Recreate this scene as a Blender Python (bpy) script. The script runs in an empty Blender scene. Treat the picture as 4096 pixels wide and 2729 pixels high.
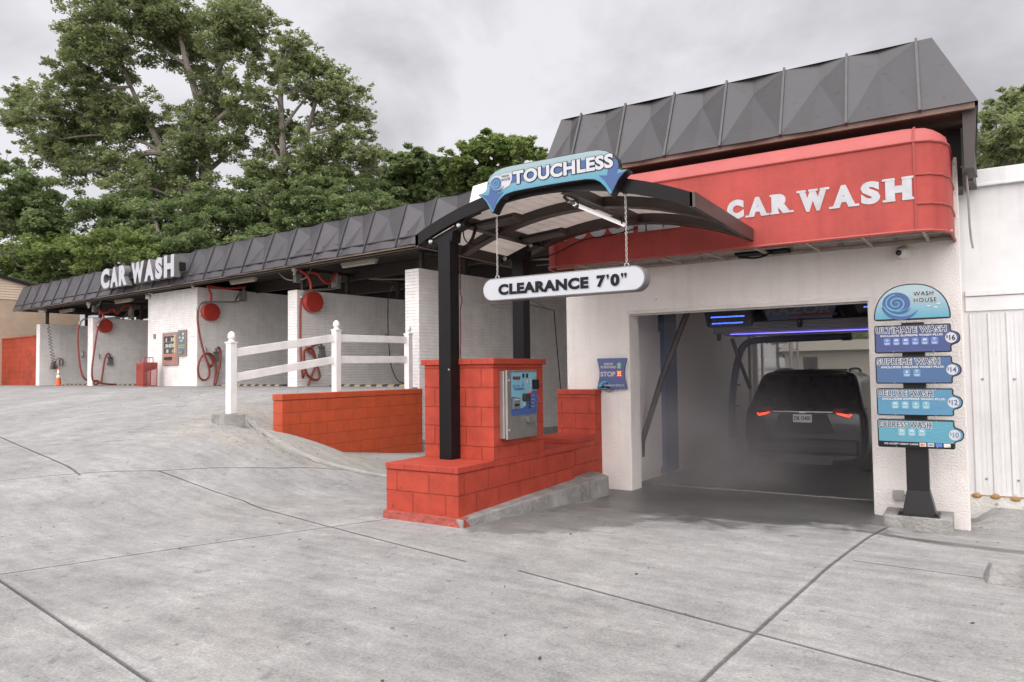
import bpy, bmesh, math, random
import numpy as np
from mathutils import Matrix, Vector
R = math.radians
random.seed(7); rng = np.random.default_rng(7)
SC = bpy.context.scene
COL = SC.collection

# ---------------------------------------------------------------- camera
cam = bpy.data.cameras.new('camera'); camo = bpy.data.objects.new('camera', cam); COL.objects.link(camo)
cam.sensor_width = 36.0; cam.lens = 25.465; cam.clip_end = 2000; cam.clip_start = 0.05
_rc = Matrix(((0.845427, 0.533949, -0.012120), (-0.032941, 0.029486, -0.999022), (-0.533071, 0.844999, 0.042517)))
_m = Matrix((( _rc[0][0], -_rc[1][0], -_rc[2][0]), (_rc[0][1], -_rc[1][1], -_rc[2][1]), (_rc[0][2], -_rc[1][2], -_rc[2][2])))
camo.matrix_world = Matrix.Translation((0, 0, 1.6)) @ _m.to_4x4()
SC.camera = camo

# ---------------------------------------------------------------- sky, sun, exposure
SUN_EL, SUN_AZ = R(33), R(163)          # azimuth clockwise from +Y
w = bpy.data.worlds.new('World'); SC.world = w; w.use_nodes = True
nt = w.node_tree; nt.nodes.clear()
def N(t, **k):
    n = nt.nodes.new(t)
    for a, v in k.items(): setattr(n, a, v)
    return n
out = N('ShaderNodeOutputWorld'); bg = N('ShaderNodeBackground'); bg.inputs[1].default_value = 0.1
sky = N('ShaderNodeTexSky', sky_type='NISHITA', sun_disc=False, sun_elevation=SUN_EL, sun_rotation=SUN_AZ)
tc = N('ShaderNodeTexCoord'); sep = N('ShaderNodeSeparateXYZ')
nt.links.new(tc.outputs['Generated'], sep.inputs[0])
# cloud deck: project the view direction on a plane overhead so that clouds flatten towards the horizon
zc = N('ShaderNodeMath', operation='MAXIMUM'); zc.inputs[1].default_value = 0.0; nt.links.new(sep.outputs['Z'], zc.inputs[0])
za = N('ShaderNodeMath', operation='ADD'); za.inputs[1].default_value = 0.45; nt.links.new(zc.outputs[0], za.inputs[0])
dv = N('ShaderNodeVectorMath', operation='DIVIDE'); nt.links.new(tc.outputs['Generated'], dv.inputs[0])
cb = N('ShaderNodeCombineXYZ')
for i in range(3): nt.links.new(za.outputs[0], cb.inputs[i])
nt.links.new(cb.outputs[0], dv.inputs[1])
mp = N('ShaderNodeMapping'); mp.inputs['Location'].default_value = (3.1, 1.4, 0.3); nt.links.new(dv.outputs[0], mp.inputs[0])
no = N('ShaderNodeTexNoise'); no.inputs['Scale'].default_value = 1.9; no.inputs['Detail'].default_value = 7; no.inputs['Roughness'].default_value = 0.52; no.inputs['Distortion'].default_value = 0.35
nt.links.new(mp.outputs[0], no.inputs['Vector'])
rp = N('ShaderNodeValToRGB'); e = rp.color_ramp.elements
e[0].position = 0.40; e[0].color = (4.5, 4.35, 4.5, 1); e[1].position = 0.60; e[1].color = (8.3, 8.1, 8.4, 1)
nt.links.new(no.outputs[0], rp.inputs[0])
# overcast luminance rises towards the zenith
el = N('ShaderNodeMapRange'); el.interpolation_type = 'SMOOTHSTEP'
for i, v in ((1, 0.5), (2, 0.95), (3, 1.0), (4, 1.5)): el.inputs[i].default_value = v
nt.links.new(sep.outputs['Z'], el.inputs[0])
ml = N('ShaderNodeVectorMath', operation='SCALE'); nt.links.new(rp.outputs[0], ml.inputs[0]); nt.links.new(el.outputs[0], ml.inputs['Scale'])
# the overcast is brightest around the veiled sun, behind the camera
sv = N('ShaderNodeVectorMath', operation='DOT_PRODUCT'); nt.links.new(tc.outputs['Generated'], sv.inputs[0])
sv.inputs[1].default_value = (math.sin(SUN_AZ) * math.cos(SUN_EL), math.cos(SUN_AZ) * math.cos(SUN_EL), math.sin(SUN_EL))
sg_ = N('ShaderNodeMapRange'); sg_.interpolation_type = 'SMOOTHSTEP'
for i, v in ((1, 0.16), (2, 0.80), (3, 1.0), (4, 4.3)): sg_.inputs[i].default_value = v
nt.links.new(sv.outputs['Value'], sg_.inputs[0])
ml2 = N('ShaderNodeVectorMath', operation='SCALE'); nt.links.new(ml.outputs[0], ml2.inputs[0]); nt.links.new(sg_.outputs[0], ml2.inputs['Scale']); ml = ml2
mx = N('ShaderNodeMix', data_type='RGBA'); mx.inputs[0].default_value = 0.9
nt.links.new(sky.outputs[0], mx.inputs[6]); nt.links.new(ml.outputs[0], mx.inputs[7])
nt.links.new(mx.outputs[2], bg.inputs[0]); nt.links.new(bg.outputs[0], out.inputs[0])
sl = bpy.data.lights.new('sun', 'SUN'); sl.energy = 0.5; sl.angle = R(45); sl.color = (1, 0.95, 0.9)
so = bpy.data.objects.new('sun', sl); COL.objects.link(so); so.location = (-10, -10, 30)
_sd = Vector((math.sin(SUN_AZ) * math.cos(SUN_EL), math.cos(SUN_AZ) * math.cos(SUN_EL), math.sin(SUN_EL)))
so.rotation_euler = (-_sd).to_track_quat('-Z', 'Y').to_euler()
SC.view_settings.view_transform = 'Standard'; SC.view_settings.look = 'None'
SC.view_settings.exposure = 0.15; SC.view_settings.gamma = 1.0; SC.view_settings.use_curve_mapping = False
SC.render.engine = 'CYCLES'
cy = SC.cycles; cy.use_denoising = True; cy.max_bounces = 7; cy.diffuse_bounces = 6; cy.glossy_bounces = 3; cy.transmission_bounces = 4
cy.transparent_max_bounces = 6; cy.volume_bounces = 1; cy.volume_step_rate = 1.0; cy.sample_clamp_indirect = 6

# ---------------------------------------------------------------- materials
def material(name, col, rough=0.6, metal=0.0, var=0.0, vscale=3.0, var2=None, bump=0.0, bscale=60.0, bdist=0.01, brick=None, stripes=None, emit=None,
             spec=0.5, streak=0.0, spots=None, grad=None, trans=0.0):
    m = bpy.data.materials.new(name); m.use_nodes = True
    t = m.node_tree; b = t.nodes['Principled BSDF']
    L = t.links.new
    def n(ty, **k):
        q = t.nodes.new(ty)
        for a, v in k.items(): setattr(q, a, v)
        return q
    c4 = (*col, 1)
    b.inputs['Roughness'].default_value = rough; b.inputs['Metallic'].default_value = metal
    b.inputs['Specular IOR Level'].default_value = spec
    co = n('ShaderNodeTexCoord'); cur = None; hgt = None
    def rgb(c):
        q = n('ShaderNodeRGB'); q.outputs[0].default_value = (*c, 1); return q.outputs[0]
    cur = rgb(col)
    if grad:                                        # printed colour blend across a sign face (v runs up the sign)
        uv = n('ShaderNodeSeparateXYZ'); L(co.outputs['UV'], uv.inputs[0])
        mr = n('ShaderNodeMapRange'); mr.inputs[1].default_value = grad[0]; mr.inputs[2].default_value = grad[1]; L(uv.outputs[1], mr.inputs[0])
        q = n('ShaderNodeMix', data_type='RGBA'); L(mr.outputs[0], q.inputs[0]); L(cur, q.inputs[6]); q.inputs[7].default_value = (*grad[2], 1); cur = q.outputs[2]
    if var:
        nz = n('ShaderNodeTexNoise'); nz.inputs['Scale'].default_value = vscale; nz.inputs['Detail'].default_value = 9; nz.inputs['Roughness'].default_value = 0.62
        L(co.outputs['Object'], nz.inputs['Vector'])
        mr = n('ShaderNodeMapRange'); mr.inputs[1].default_value = 0.32; mr.inputs[2].default_value = 0.68; mr.inputs[3].default_value = 1 - var; mr.inputs[4].default_value = 1 + var * 0.6
        L(nz.outputs[0], mr.inputs[0])
        q = n('ShaderNodeVectorMath', operation='SCALE'); L(cur, q.inputs[0]); L(mr.outputs[0], q.inputs['Scale']); cur = q.outputs[0]
    if streak:                                      # rain streaks: noise stretched down the wall
        mp_ = n('ShaderNodeMapping'); mp_.inputs['Scale'].default_value = (9, 9, 0.5); L(co.outputs['Object'], mp_.inputs[0])
        nz = n('ShaderNodeTexNoise'); nz.inputs['Scale'].default_value = 1.0; nz.inputs['Detail'].default_value = 5; L(mp_.outputs[0], nz.inputs['Vector'])
        mr = n('ShaderNodeMapRange'); mr.inputs[1].default_value = 0.5; mr.inputs[2].default_value = 0.8; mr.inputs[3].default_value = 1; mr.inputs[4].default_value = 1 - streak
        L(nz.outputs[0], mr.inputs[0])
        q = n('ShaderNodeVectorMath', operation='SCALE'); L(cur, q.inputs[0]); L(mr.outputs[0], q.inputs['Scale']); cur = q.outputs[0]
    if spots:                                       # chips / leaf specks: (colour, scale, threshold)
        nz = n('ShaderNodeTexNoise'); nz.inputs['Scale'].default_value = spots[1]; nz.inputs['Detail'].default_value = 3; L(co.outputs['Object'], nz.inputs['Vector'])
        mr = n('ShaderNodeMapRange'); mr.inputs[1].default_value = spots[2]; mr.inputs[2].default_value = spots[2] + 0.03; L(nz.outputs[0], mr.inputs[0])
        q = n('ShaderNodeMix', data_type='RGBA'); L(mr.outputs[0], q.inputs[0]); L(cur, q.inputs[6]); q.inputs[7].default_value = (*spots[0], 1); cur = q.outputs[2]
    if brick:                                       # (width, height, mortar, v offset, mortar darkening, relief)
        bw, bh, mo, voff, dark, rel = brick
        mp_ = n('ShaderNodeMapping'); mp_.inputs['Location'].default_value = (0.013, -voff, 0); L(co.outputs['UV'], mp_.inputs[0])
        # wobble the joints a little
        wz = n('ShaderNodeTexNoise'); wz.inputs['Scale'].default_value = 5; L(co.outputs['UV'], wz.inputs['Vector'])
        wm = n('ShaderNodeVectorMath', operation='SCALE'); wm.inputs['Scale'].default_value = min(bh, bw, .25) * 0.07; L(wz.outputs['Color'], wm.inputs[0])
        wa = n('ShaderNodeVectorMath', operation='ADD'); L(mp_.outputs[0], wa.inputs[0]); L(wm.outputs[0], wa.inputs[1])
        bt = n('ShaderNodeTexBrick'); bt.inputs['Scale'].default_value = 1; bt.inputs['Brick Width'].default_value = bw; bt.inputs['Row Height'].default_value = bh
        bt.inputs['Mortar Size'].default_value = mo; bt.inputs['Mortar Smooth'].default_value = 0.6; bt.offset = 0.5
        L(wa.outputs[0], bt.inputs['Vector'])
        bt.inputs['Color1'].default_value = (1, 1, 1, 1); bt.inputs['Color2'].default_value = (0.93, 0.93, 0.93, 1); bt.inputs['Mortar'].default_value = (dark,) * 3 + (1,)
        q = n('ShaderNodeVectorMath', operation='MULTIPLY'); L(cur, q.inputs[0]); L(bt.outputs['Color'], q.inputs[1]); cur = q.outputs[0]
        iv = n('ShaderNodeMath', operation='MULTIPLY'); iv.inputs[1].default_value = -rel; L(bt.outputs['Fac'], iv.inputs[0]); hgt = iv.outputs[0]
    if stripes:                                     # corrugation along one object axis: (axis, period, depth)
        sx = n('ShaderNodeSeparateXYZ'); L(co.outputs['Object'], sx.inputs[0])
        mu = n('ShaderNodeMath', operation='MULTIPLY'); mu.inputs[1].default_value = 2 * math.pi / stripes[1]; L(sx.outputs[stripes[0]], mu.inputs[0])
        si = n('ShaderNodeMath', operation='SINE'); L(mu.outputs[0], si.inputs[0])
        s2 = n('ShaderNodeMath', operation='MULTIPLY'); s2.inputs[1].default_value = stripes[2]; L(si.outputs[0], s2.inputs[0]); hgt = s2.outputs[0]
    if bump:
        nz = n('ShaderNodeTexNoise'); nz.inputs['Scale'].default_value = bscale; nz.inputs['Detail'].default_value = 6; nz.inputs['Roughness'].default_value = 0.6; L(co.outputs['Object'], nz.inputs['Vector'])
        mu = n('ShaderNodeMath', operation='MULTIPLY'); mu.inputs[1].default_value = bump; L(nz.outputs[0], mu.inputs[0])
        if hgt is None: hgt = mu.outputs[0]
        else:
            ad = n('ShaderNodeMath', operation='ADD'); L(hgt, ad.inputs[0]); L(mu.outputs[0], ad.inputs[1]); hgt = ad.outputs[0]
    if hgt is not None:
        bp = n('ShaderNodeBump'); bp.inputs['Distance'].default_value = 1.0; bp.inputs['Strength'].default_value = 1.0
        L(hgt, bp.inputs['Height']); L(bp.outputs[0], b.inputs['Normal'])
    L(cur, b.inputs['Base Color'])
    if emit:
        b.inputs['Emission Color'].default_value = (*emit[0], 1); b.inputs['Emission Strength'].default_value = emit[1]
    if trans: b.inputs['Transmission Weight'].default_value = trans
    return m
M = {}
PRINTS = dict(sign_white=.56, print_white=.58, print_grey=.6, label_white=.8, sky_blue=.62, dome_face=.5, touch_face=.47, touch_band=.45, logo_cyan=.55, logo_blue=.7, ultimate_blue=.62, supreme_blue=.6, deluxe_blue=.58, express_blue=.56, icon_ult=.75, icon_sup=.75, icon_del=.62, icon_exp=.62, letter_worn=.64, wave_mid=.7)
def mk(k, col, *a, **kw):
    s_ = PRINTS.get(k, 1.0); col = tuple(c * s_ for c in col)
    if s_ != 1 and kw.get('grad'): g_ = kw['grad']; kw['grad'] = (g_[0], g_[1], tuple(c * s_ for c in g_[2]))
    M[k] = material(k, col, *a, **kw); return M[k]
mk('white_brick', (0.83, 0.79, 0.75), 0.62, var=0.10, vscale=2.2, brick=(0.235, 0.0746, 0.007, 0.0, 0.88, 0.012), bump=0.008, bscale=60, streak=0.10)
mk('stucco', (0.78, 0.725, 0.675), 0.85, var=0.08, vscale=1.5, bump=0.020, bscale=55, streak=0.10, spots=((0.42, 0.36, 0.31), 7, 0.735))
mk('trim_white', (0.62, 0.58, 0.53), 0.6, var=0.1, vscale=5)
mk('red_block', (0.385, 0.052, 0.028), 0.62, spec=0.25, var=0.22, vscale=5, brick=(0.448, 0.224, 0.009, 0.085, 0.84, 0.010), bump=0.006, bscale=95, streak=0.14, spots=((0.20, 0.035, 0.022), 14, 0.70))
mk('red_cap', (0.37, 0.050, 0.029), 0.62, spec=0.25, var=0.13, vscale=6, brick=(0.224, 3.0, 0.007, 0.5, 0.8, 0.006), bump=0.005, bscale=95)
mk('red_plinth', (0.33, 0.065, 0.045), 0.75, var=0.3, vscale=9, bump=0.03, bscale=30)
mk('orange_block', (0.50, 0.075, 0.022), 0.55, var=0.15, vscale=4, brick=(0.448, 0.224, 0.009, 0.005, 0.86, 0.010), bump=0.006, bscale=90, streak=0.14, spots=((0.28, 0.045, 0.02), 12, 0.71))
mk('orange_rough', (0.36, 0.046, 0.017), 0.6, var=0.35, vscale=2.2, brick=(0.9, 0.224, 0.008, 0.05, 0.86, 0.012), bump=0.035, bscale=7)
mk('concrete', (0.28, 0.35, 0.33), 0.9, var=0.28, vscale=4, bump=0.02, bscale=40)
mk('kerb_concrete', (0.285, 0.275, 0.255), 0.92, var=0.38, vscale=3.2, bump=0.03, bscale=28, streak=0.35)
mk('charcoal_metal', (0.054, 0.050, 0.053), 0.38, metal=0.22, var=0.14, vscale=2.0, bump=0.002, bscale=25)
mk('charcoal_chipped', (0.034, 0.031, 0.032), 0.42, metal=0.08, var=0.15, vscale=2.2, spots=((0.022, 0.020, 0.020), 13, 0.655), bump=0.002, bscale=25)
mk('seam_metal', (0.060, 0.055, 0.056), 0.4, metal=0.2, var=0.2, vscale=6)
mk('brown_soffit', (0.17, 0.115, 0.09), 0.8, var=0.2, vscale=4)
mk('dark_deck', (0.035, 0.026, 0.021), 0.7, var=0.2, vscale=3, stripes=(1, 0.16, 0.02))
mk('dark_beam', (0.040, 0.031, 0.026), 0.55, var=0.25, vscale=5)
mk('tan_angle', (0.22, 0.17, 0.13), 0.6, var=0.2, vscale=5)
mk('black_steel', (0.009, 0.008, 0.008), 0.34, var=0.2, vscale=3, spots=((0.30, 0.29, 0.28), 16, 0.76), spec=0.14)
mk('brown_steel', (0.050, 0.036, 0.029), 0.42, var=0.2, vscale=5)
mk('polycarbonate', (0.74, 0.69, 0.65), 0.45, var=0.05, vscale=2)
_t = M['polycarbonate'].node_tree; _tr = _t.nodes.new('ShaderNodeBsdfTranslucent'); _tr.inputs[0].default_value = (.74, .69, .65, 1); _ms = _t.nodes.new('ShaderNodeMixShader'); _ms.inputs[0].default_value = .5
_t.links.new(_t.nodes['Principled BSDF'].outputs[0], _ms.inputs[1]); _t.links.new(_tr.outputs[0], _ms.inputs[2]); _t.links.new(_ms.outputs[0], _t.nodes['Material Output'].inputs[0])
mk('awning_red', (0.335, 0.052, 0.042), 0.58, spec=0.25, var=0.22, vscale=1.3, bump=0.010, bscale=5, streak=0.16)
mk('awning_fade', (0.36, 0.085, 0.076), 0.55, spec=0.3, var=0.10, vscale=2.2, bump=0.004, bscale=7, streak=0.05)
mk('awning_seam', (0.30, 0.045, 0.035), 0.5)
mk('letter_worn', (0.64, 0.63, 0.64), 0.55, var=0.12, vscale=8, streak=0.16)
mk('white_vinyl', (0.72, 0.69, 0.665), 0.42, var=0.13, vscale=4, bump=0.0008, bscale=90)
mk('white_metal', (0.62, 0.615, 0.60), 0.45, var=0.12, vscale=1.6, streak=0.16, spots=((0.40, 0.33, 0.26), 17, 0.745))
mk('sign_white', (0.72, 0.73, 0.76), 0.35, var=0.02)
mk('ink', (0.012, 0.012, 0.014), 0.6, spec=0.12)
mk('sign_edge', (0.012, 0.011, 0.011), 0.36, spec=0.3, var=0.1)
mk('sign_edge_grey', (0.15, 0.14, 0.135), 0.4, var=0.1)
mk('chain_steel', (0.45, 0.44, 0.42), 0.35, metal=0.9)
mk('stainless', (0.40, 0.385, 0.36), 0.36, metal=0.75, var=0.12, vscale=5, streak=0.25)
mk('galvanised', (0.32, 0.31, 0.29), 0.45, metal=0.6, var=0.15, vscale=9)
mk('drum_red', (0.36, 0.030, 0.018), 0.48, var=0.14, vscale=5)
mk('hose_red', (0.23, 0.046, 0.032), 0.55, var=0.15, vscale=7)
mk('hose_bright', (0.43, 0.035, 0.018), 0.5, var=0.1, vscale=7)
mk('hose_dark', (0.075, 0.030, 0.026), 0.5)
mk('rubber', (0.022, 0.021, 0.020), 0.75, var=0.2, vscale=8)
mk('yellow_paint', (0.30, 0.24, 0.13), 0.7, var=0.2, vscale=9)
mk('grey_plastic', (0.14, 0.14, 0.13), 0.5, var=0.1)
mk('cream_metal', (0.40, 0.36, 0.29), 0.5, var=0.2, vscale=6)
mk('cone_orange', (0.62, 0.115, 0.025), 0.5, var=0.1, vscale=9)
mk('cone_white', (0.72, 0.71, 0.70), 0.5)
mk('can_red', (0.36, 0.045, 0.032), 0.5, var=0.1, vscale=8)
mk('bag_film', (0.45, 0.22, 0.19), 0.25, var=0.2, vscale=9)
mk('vend_frame', (0.27, 0.19, 0.165), 0.55, var=0.15, vscale=6)
mk('vend_pink', (0.36, 0.17, 0.13), 0.5, var=0.15, vscale=6)
mk('dark_glass', (0.035, 0.030, 0.030), 0.08, spec=0.6)
mk('panel_teal', (0.10, 0.155, 0.165), 0.4, var=0.15, vscale=9)
mk('label_white', (0.66, 0.64, 0.58), 0.5)
mk('label_yellow', (0.55, 0.46, 0.22), 0.5)
mk('label_orange', (0.60, 0.22, 0.06), 0.5)
mk('sky_blue', (0.26, 0.55, 0.68), 0.35)
mk('wave_blue', (0.045, 0.085, 0.24), 0.35)
mk('wave_mid', (0.10, 0.17, 0.40), 0.35)
mk('logo_navy', (0.035, 0.070, 0.20), 0.35)
mk('logo_blue', (0.022, 0.115, 0.36), 0.35)
mk('logo_cyan', (0.16, 0.52, 0.66), 0.35)
mk('dome_face', (0.115, 0.46, 0.62), 0.35, grad=(2.09, 2.36, (0.55, 0.74, 0.78)))
mk('touch_face', (0.075, 0.44, 0.62), 0.3, grad=(3.50, 3.78, (0.50, 0.66, 0.68)))
mk('touch_band', (0.035, 0.13, 0.40), 0.3)
mk('ultimate_blue', (0.055, 0.080, 0.24), 0.35, var=0.05)
mk('supreme_blue', (0.070, 0.155, 0.32), 0.35, var=0.05)
mk('deluxe_blue', (0.11, 0.32, 0.49), 0.35, var=0.05)
mk('express_blue', (0.135, 0.42, 0.53), 0.35, var=0.05)
mk('icon_ult', (0.10, 0.19, 0.50), 0.35); mk('icon_sup', (0.10, 0.27, 0.45), 0.35); mk('icon_del', (0.20, 0.52, 0.64), 0.35); mk('icon_exp', (0.25, 0.57, 0.66), 0.35)
mk('swoosh_ult', (0.035, 0.050, 0.16), 0.35); mk('swoosh_sup', (0.045, 0.11, 0.24), 0.35); mk('swoosh_del', (0.06, 0.19, 0.31), 0.35); mk('swoosh_exp', (0.075, 0.29, 0.41), 0.35)
mk('print_white', (0.74, 0.74, 0.75), 0.4)
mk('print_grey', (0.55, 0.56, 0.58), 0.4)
mk('stop_blue', (0.085, 0.105, 0.24), 0.4, var=0.06, vscale=6)
mk('arrow_green', (0.20, 0.48, 0.27), 0.4)
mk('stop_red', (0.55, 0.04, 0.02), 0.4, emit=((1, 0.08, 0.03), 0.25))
mk('led_red', (0.9, 0.3, 0.1), 0.4, emit=((1, 0.25, 0.06), 6))
mk('led_blue', (0.1, 0.2, 0.9), 0.4, emit=((0.06, 0.16, 1.0), 7.0))
mk('led_violet', (0.2, 0.2, 0.9), 0.4, emit=((0.16, 0.13, 1.0), 2.5))
mk('led_white', (0.85, 0.85, 0.85), 0.3, emit=((1, 0.97, 0.92), 0.6))
mk('tube_dull', (0.46, 0.41, 0.33), 0.5, var=0.1, vscale=8)
mk('camera_white', (0.62, 0.58, 0.53), 0.4)
mk('lens_black', (0.012, 0.012, 0.012), 0.12)
mk('bay_panel', (0.72, 0.655, 0.62), 0.5, var=0.06, vscale=2, streak=0.08)
mk('bay_dark', (0.050, 0.043, 0.042), 0.6, var=0.2)
mk('bay_blue', (0.050, 0.078, 0.165), 0.4, var=0.1)
mk('gantry_grey', (0.19, 0.18, 0.18), 0.4, metal=0.2, var=0.1, vscale=4)
mk('gantry_dark', (0.045, 0.040, 0.040), 0.5, var=0.1)
mk('car_paint', (0.020, 0.020, 0.019), 0.16, spec=0.6, var=0.15, vscale=5)
mk('car_trim', (0.010, 0.010, 0.010), 0.5)
mk('chrome', (0.55, 0.55, 0.55), 0.15, metal=1.0)
mk('lamp_dark', (0.16, 0.02, 0.02), 0.2)
mk('lamp_lit', (0.8, 0.05, 0.03), 0.3, emit=((1, 0.045, 0.015), 3.0))
mk('plate', (0.72, 0.69, 0.64), 0.4)
mk('foam_orange', (0.34, 0.20, 0.07), 0.8, var=0.25, vscale=20, bump=0.02, bscale=30)
mk('painted_block', (0.60, 0.58, 0.54), 0.8, var=0.18, vscale=4, bump=0.02, bscale=30, spots=((0.33, 0.27, 0.2), 9, 0.66))
mk('beige_wall', (0.40, 0.30, 0.215), 0.8, var=0.10, vscale=2, brick=(0.4, 0.2, 0.006, 0.0, 0.93, 0.003))
mk('beige_siding', (0.50, 0.39, 0.29), 0.6, var=0.05, vscale=2)
mk('shingle', (0.085, 0.082, 0.085), 0.85, var=0.25, vscale=5, brick=(0.3, 0.15, 0.01, 0, 0.7, 0.01))
mk('bark', (0.215, 0.185, 0.155), 0.9, var=0.3, vscale=3, bump=0.04, bscale=12)
mk('far_house', (0.20, 0.185, 0.145), 0.7, var=0.1)
mk('pvc', (0.11, 0.10, 0.095), 0.4)

def leaf_material(name, c0, c1):
    m = bpy.data.materials.new(name); m.use_nodes = True; t = m.node_tree; b = t.nodes['Principled BSDF']
    at = t.nodes.new('ShaderNodeAttribute'); at.attribute_name = 'tint'
    q = t.nodes.new('ShaderNodeMix'); q.data_type = 'RGBA'; q.inputs[6].default_value = (*c0, 1); q.inputs[7].default_value = (*c1, 1)
    t.links.new(at.outputs['Fac'], q.inputs[0]); t.links.new(q.outputs[2], b.inputs['Base Color'])
    b.inputs['Roughness'].default_value = 0.5; b.inputs['Specular IOR Level'].default_value = 0.35
    tr = t.nodes.new('ShaderNodeBsdfTranslucent'); t.links.new(q.outputs[2], tr.inputs[0])
    ms = t.nodes.new('ShaderNodeMixShader'); ms.inputs[0].default_value = 0.5
    t.links.new(b.outputs[0], ms.inputs[1]); t.links.new(tr.outputs[0], ms.inputs[2]); t.links.new(ms.outputs[0], t.nodes['Material Output'].inputs[0])
    return m
LEAF = {'oak': leaf_material('oak_leaf', (0.135, 0.175, 0.070), (0.32, 0.36, 0.16)),
        'dark': leaf_material('dark_leaf', (0.110, 0.160, 0.060), (0.27, 0.33, 0.135)),
        'light': leaf_material('light_leaf', (0.13, 0.195, 0.05), (0.29, 0.35, 0.115))}

# ---------------------------------------------------------------- frames and builders
BA = R(-5.6115)
FW = Matrix.Identity(4)                                            # the touchless building's own axes
FB = Matrix.Translation((-10.714, 12.972, 0)) @ Matrix.Rotation(BA, 4, 'Z')   # the open wash bays stand 5.6 degrees askew
FT = Matrix.Translation((0, 0, -.1317)) @ Matrix.Scale(1.0823, 4)                # tunnel building, its signs and neighbour scaled up about the camera, so set deeper
BASE = {}                                                          # object name -> (frame, base)
def props(o, label=None, cat=None, group=None, kind=None):
    if label: o['label'] = label
    if cat: o['category'] = cat
    if group: o['group'] = group
    if kind: o['kind'] = kind
    return o
def thing(name, label, cat, base, frame=FW, group=None, rz=0.0):
    o = bpy.data.objects.new(name, None); o.empty_display_size = 0.2; COL.objects.link(o)
    b = Vector(base); o.matrix_world = frame @ Matrix.Translation(b)
    BASE[o.name] = (frame, b)
    return props(o, label, cat, group)
class MB:
    def __init__(s): s.v = []; s.f = []; s.uv = []; s.mi = []; s.cm = 0
    def addv(s, pts):
        i = len(s.v); s.v.extend([tuple(map(float, p)) for p in pts]); return i
    def face(s, idx, uv=None): s.f.append(tuple(idx)); s.uv.append(uv); s.mi.append(s.cm)
    def quad(s, pts):
        i = s.addv(pts); s.face(range(i, i + len(pts))); return s
    def box(s, x0, x1, y0, y1, z0, z1):
        i = s.addv([(x0, y0, z0), (x1, y0, z0), (x1, y1, z0), (x0, y1, z0), (x0, y0, z1), (x1, y0, z1), (x1, y1, z1), (x0, y1, z1)])
        for q in ((0, 3, 2, 1), (4, 5, 6, 7), (0, 1, 5, 4), (1, 2, 6, 5), (2, 3, 7, 6), (3, 0, 4, 7)): s.face([i + k for k in q])
        return s
    def hexa(s, p):                                                # 8 corners: bottom ring then top ring
        i = s.addv(p)
        for q in ((0, 3, 2, 1), (4, 5, 6, 7), (0, 1, 5, 4), (1, 2, 6, 5), (2, 3, 7, 6), (3, 0, 4, 7)): s.face([i + k for k in q])
        return s
    def bar(s, a, b, wd, ht, up=(0, 0, 1)):                        # rectangular bar between two points
        a = Vector(a); b = Vector(b); d = (b - a).normalized(); u = Vector(up)
        sd = d.cross(u); sd = sd.normalized() if sd.length > 1e-4 else Vector((1, 0, 0)); u = sd.cross(d).normalized()
        sd *= wd / 2; u *= ht / 2
        return s.hexa([a - sd - u, b - sd - u, b + sd - u, a + sd - u, a - sd + u, b - sd + u, b + sd + u, a + sd + u])
    def prism(s, pts, plane, o0, o1):                              # polygon in a plane, swept along its normal from offset o0 to o1 (o1 outermost)
        O, Rr, U = (Vector(q) for q in plane); Nn = Rr.cross(U)
        n = len(pts); ar = sum(pts[k][0] * pts[(k + 1) % n][1] - pts[(k + 1) % n][0] * pts[k][1] for k in range(n))
        if ar < 0: pts = pts[::-1]
        i = s.addv([O + Rr * x + U * y + Nn * o1 for x, y in pts]); s.face(range(i, i + n), [(x, y) for x, y in pts])
        if o1 != o0:
            j = s.addv([O + Rr * x + U * y + Nn * o0 for x, y in pts]); s.face([j + n - 1 - k for k in range(n)])
            for k in range(n):
                k2 = (k + 1) % n; s.face([i + k, j + k, j + k2, i + k2])
        return s
    def flat(s, pts, plane, off): return s.prism(pts, plane, off, off)
    def ribbon(s, pts, wds, plane, off):
        P = np.array(pts, float); T = np.gradient(P, axis=0); T /= np.linalg.norm(T, axis=1)[:, None] + 1e-9
        Nn = np.stack([-T[:, 1], T[:, 0]], 1); W = (np.array(wds) / 2)[:, None]
        a = P + Nn * W; b = P - Nn * W
        for k in range(len(P) - 1): s.flat([tuple(b[k]), tuple(b[k + 1]), tuple(a[k + 1]), tuple(a[k])], plane, off)
        return s
    def tube(s, pts, r, n=8, smooth=2, caps=True):
        P = [Vector(p) for p in pts]; rr = list(r) if hasattr(r, '__len__') else [r] * len(P)
        for _ in range(smooth):                                    # Chaikin corner cutting keeps hoses round
            if len(P) < 3: break
            Q = [P[0]]; q = [rr[0]]
            for k in range(len(P) - 1):
                Q += [P[k].lerp(P[k + 1], 0.25), P[k].lerp(P[k + 1], 0.75)]; q += [rr[k] * .75 + rr[k + 1] * .25, rr[k] * .25 + rr[k + 1] * .75]
            Q.append(P[-1]); q.append(rr[-1]); P, rr = Q, q
        d = (P[1] - P[0]).normalized(); u = d.orthogonal().normalized(); st = []
        for k, p in enumerate(P):
            t = ((P[min(k + 1, len(P) - 1)] - P[max(k - 1, 0)])).normalized()
            u = (u - t * u.dot(t)); u = u.normalized() if u.length > 1e-5 else t.orthogonal().normalized(); v = t.cross(u)
            st.append(s.addv([p + (u * math.cos(2 * math.pi * j / n) + v * math.sin(2 * math.pi * j / n)) * rr[k] for j in range(n)]))
        for k in range(len(P) - 1):
            for j in range(n):
                j2 = (j + 1) % n; s.face([st[k] + j, st[k] + j2, st[k + 1] + j2, st[k + 1] + j])
        if caps:
            s.face([st[0] + n - 1 - j for j in range(n)]); s.face([st[-1] + j for j in range(n)])
        return s
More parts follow.
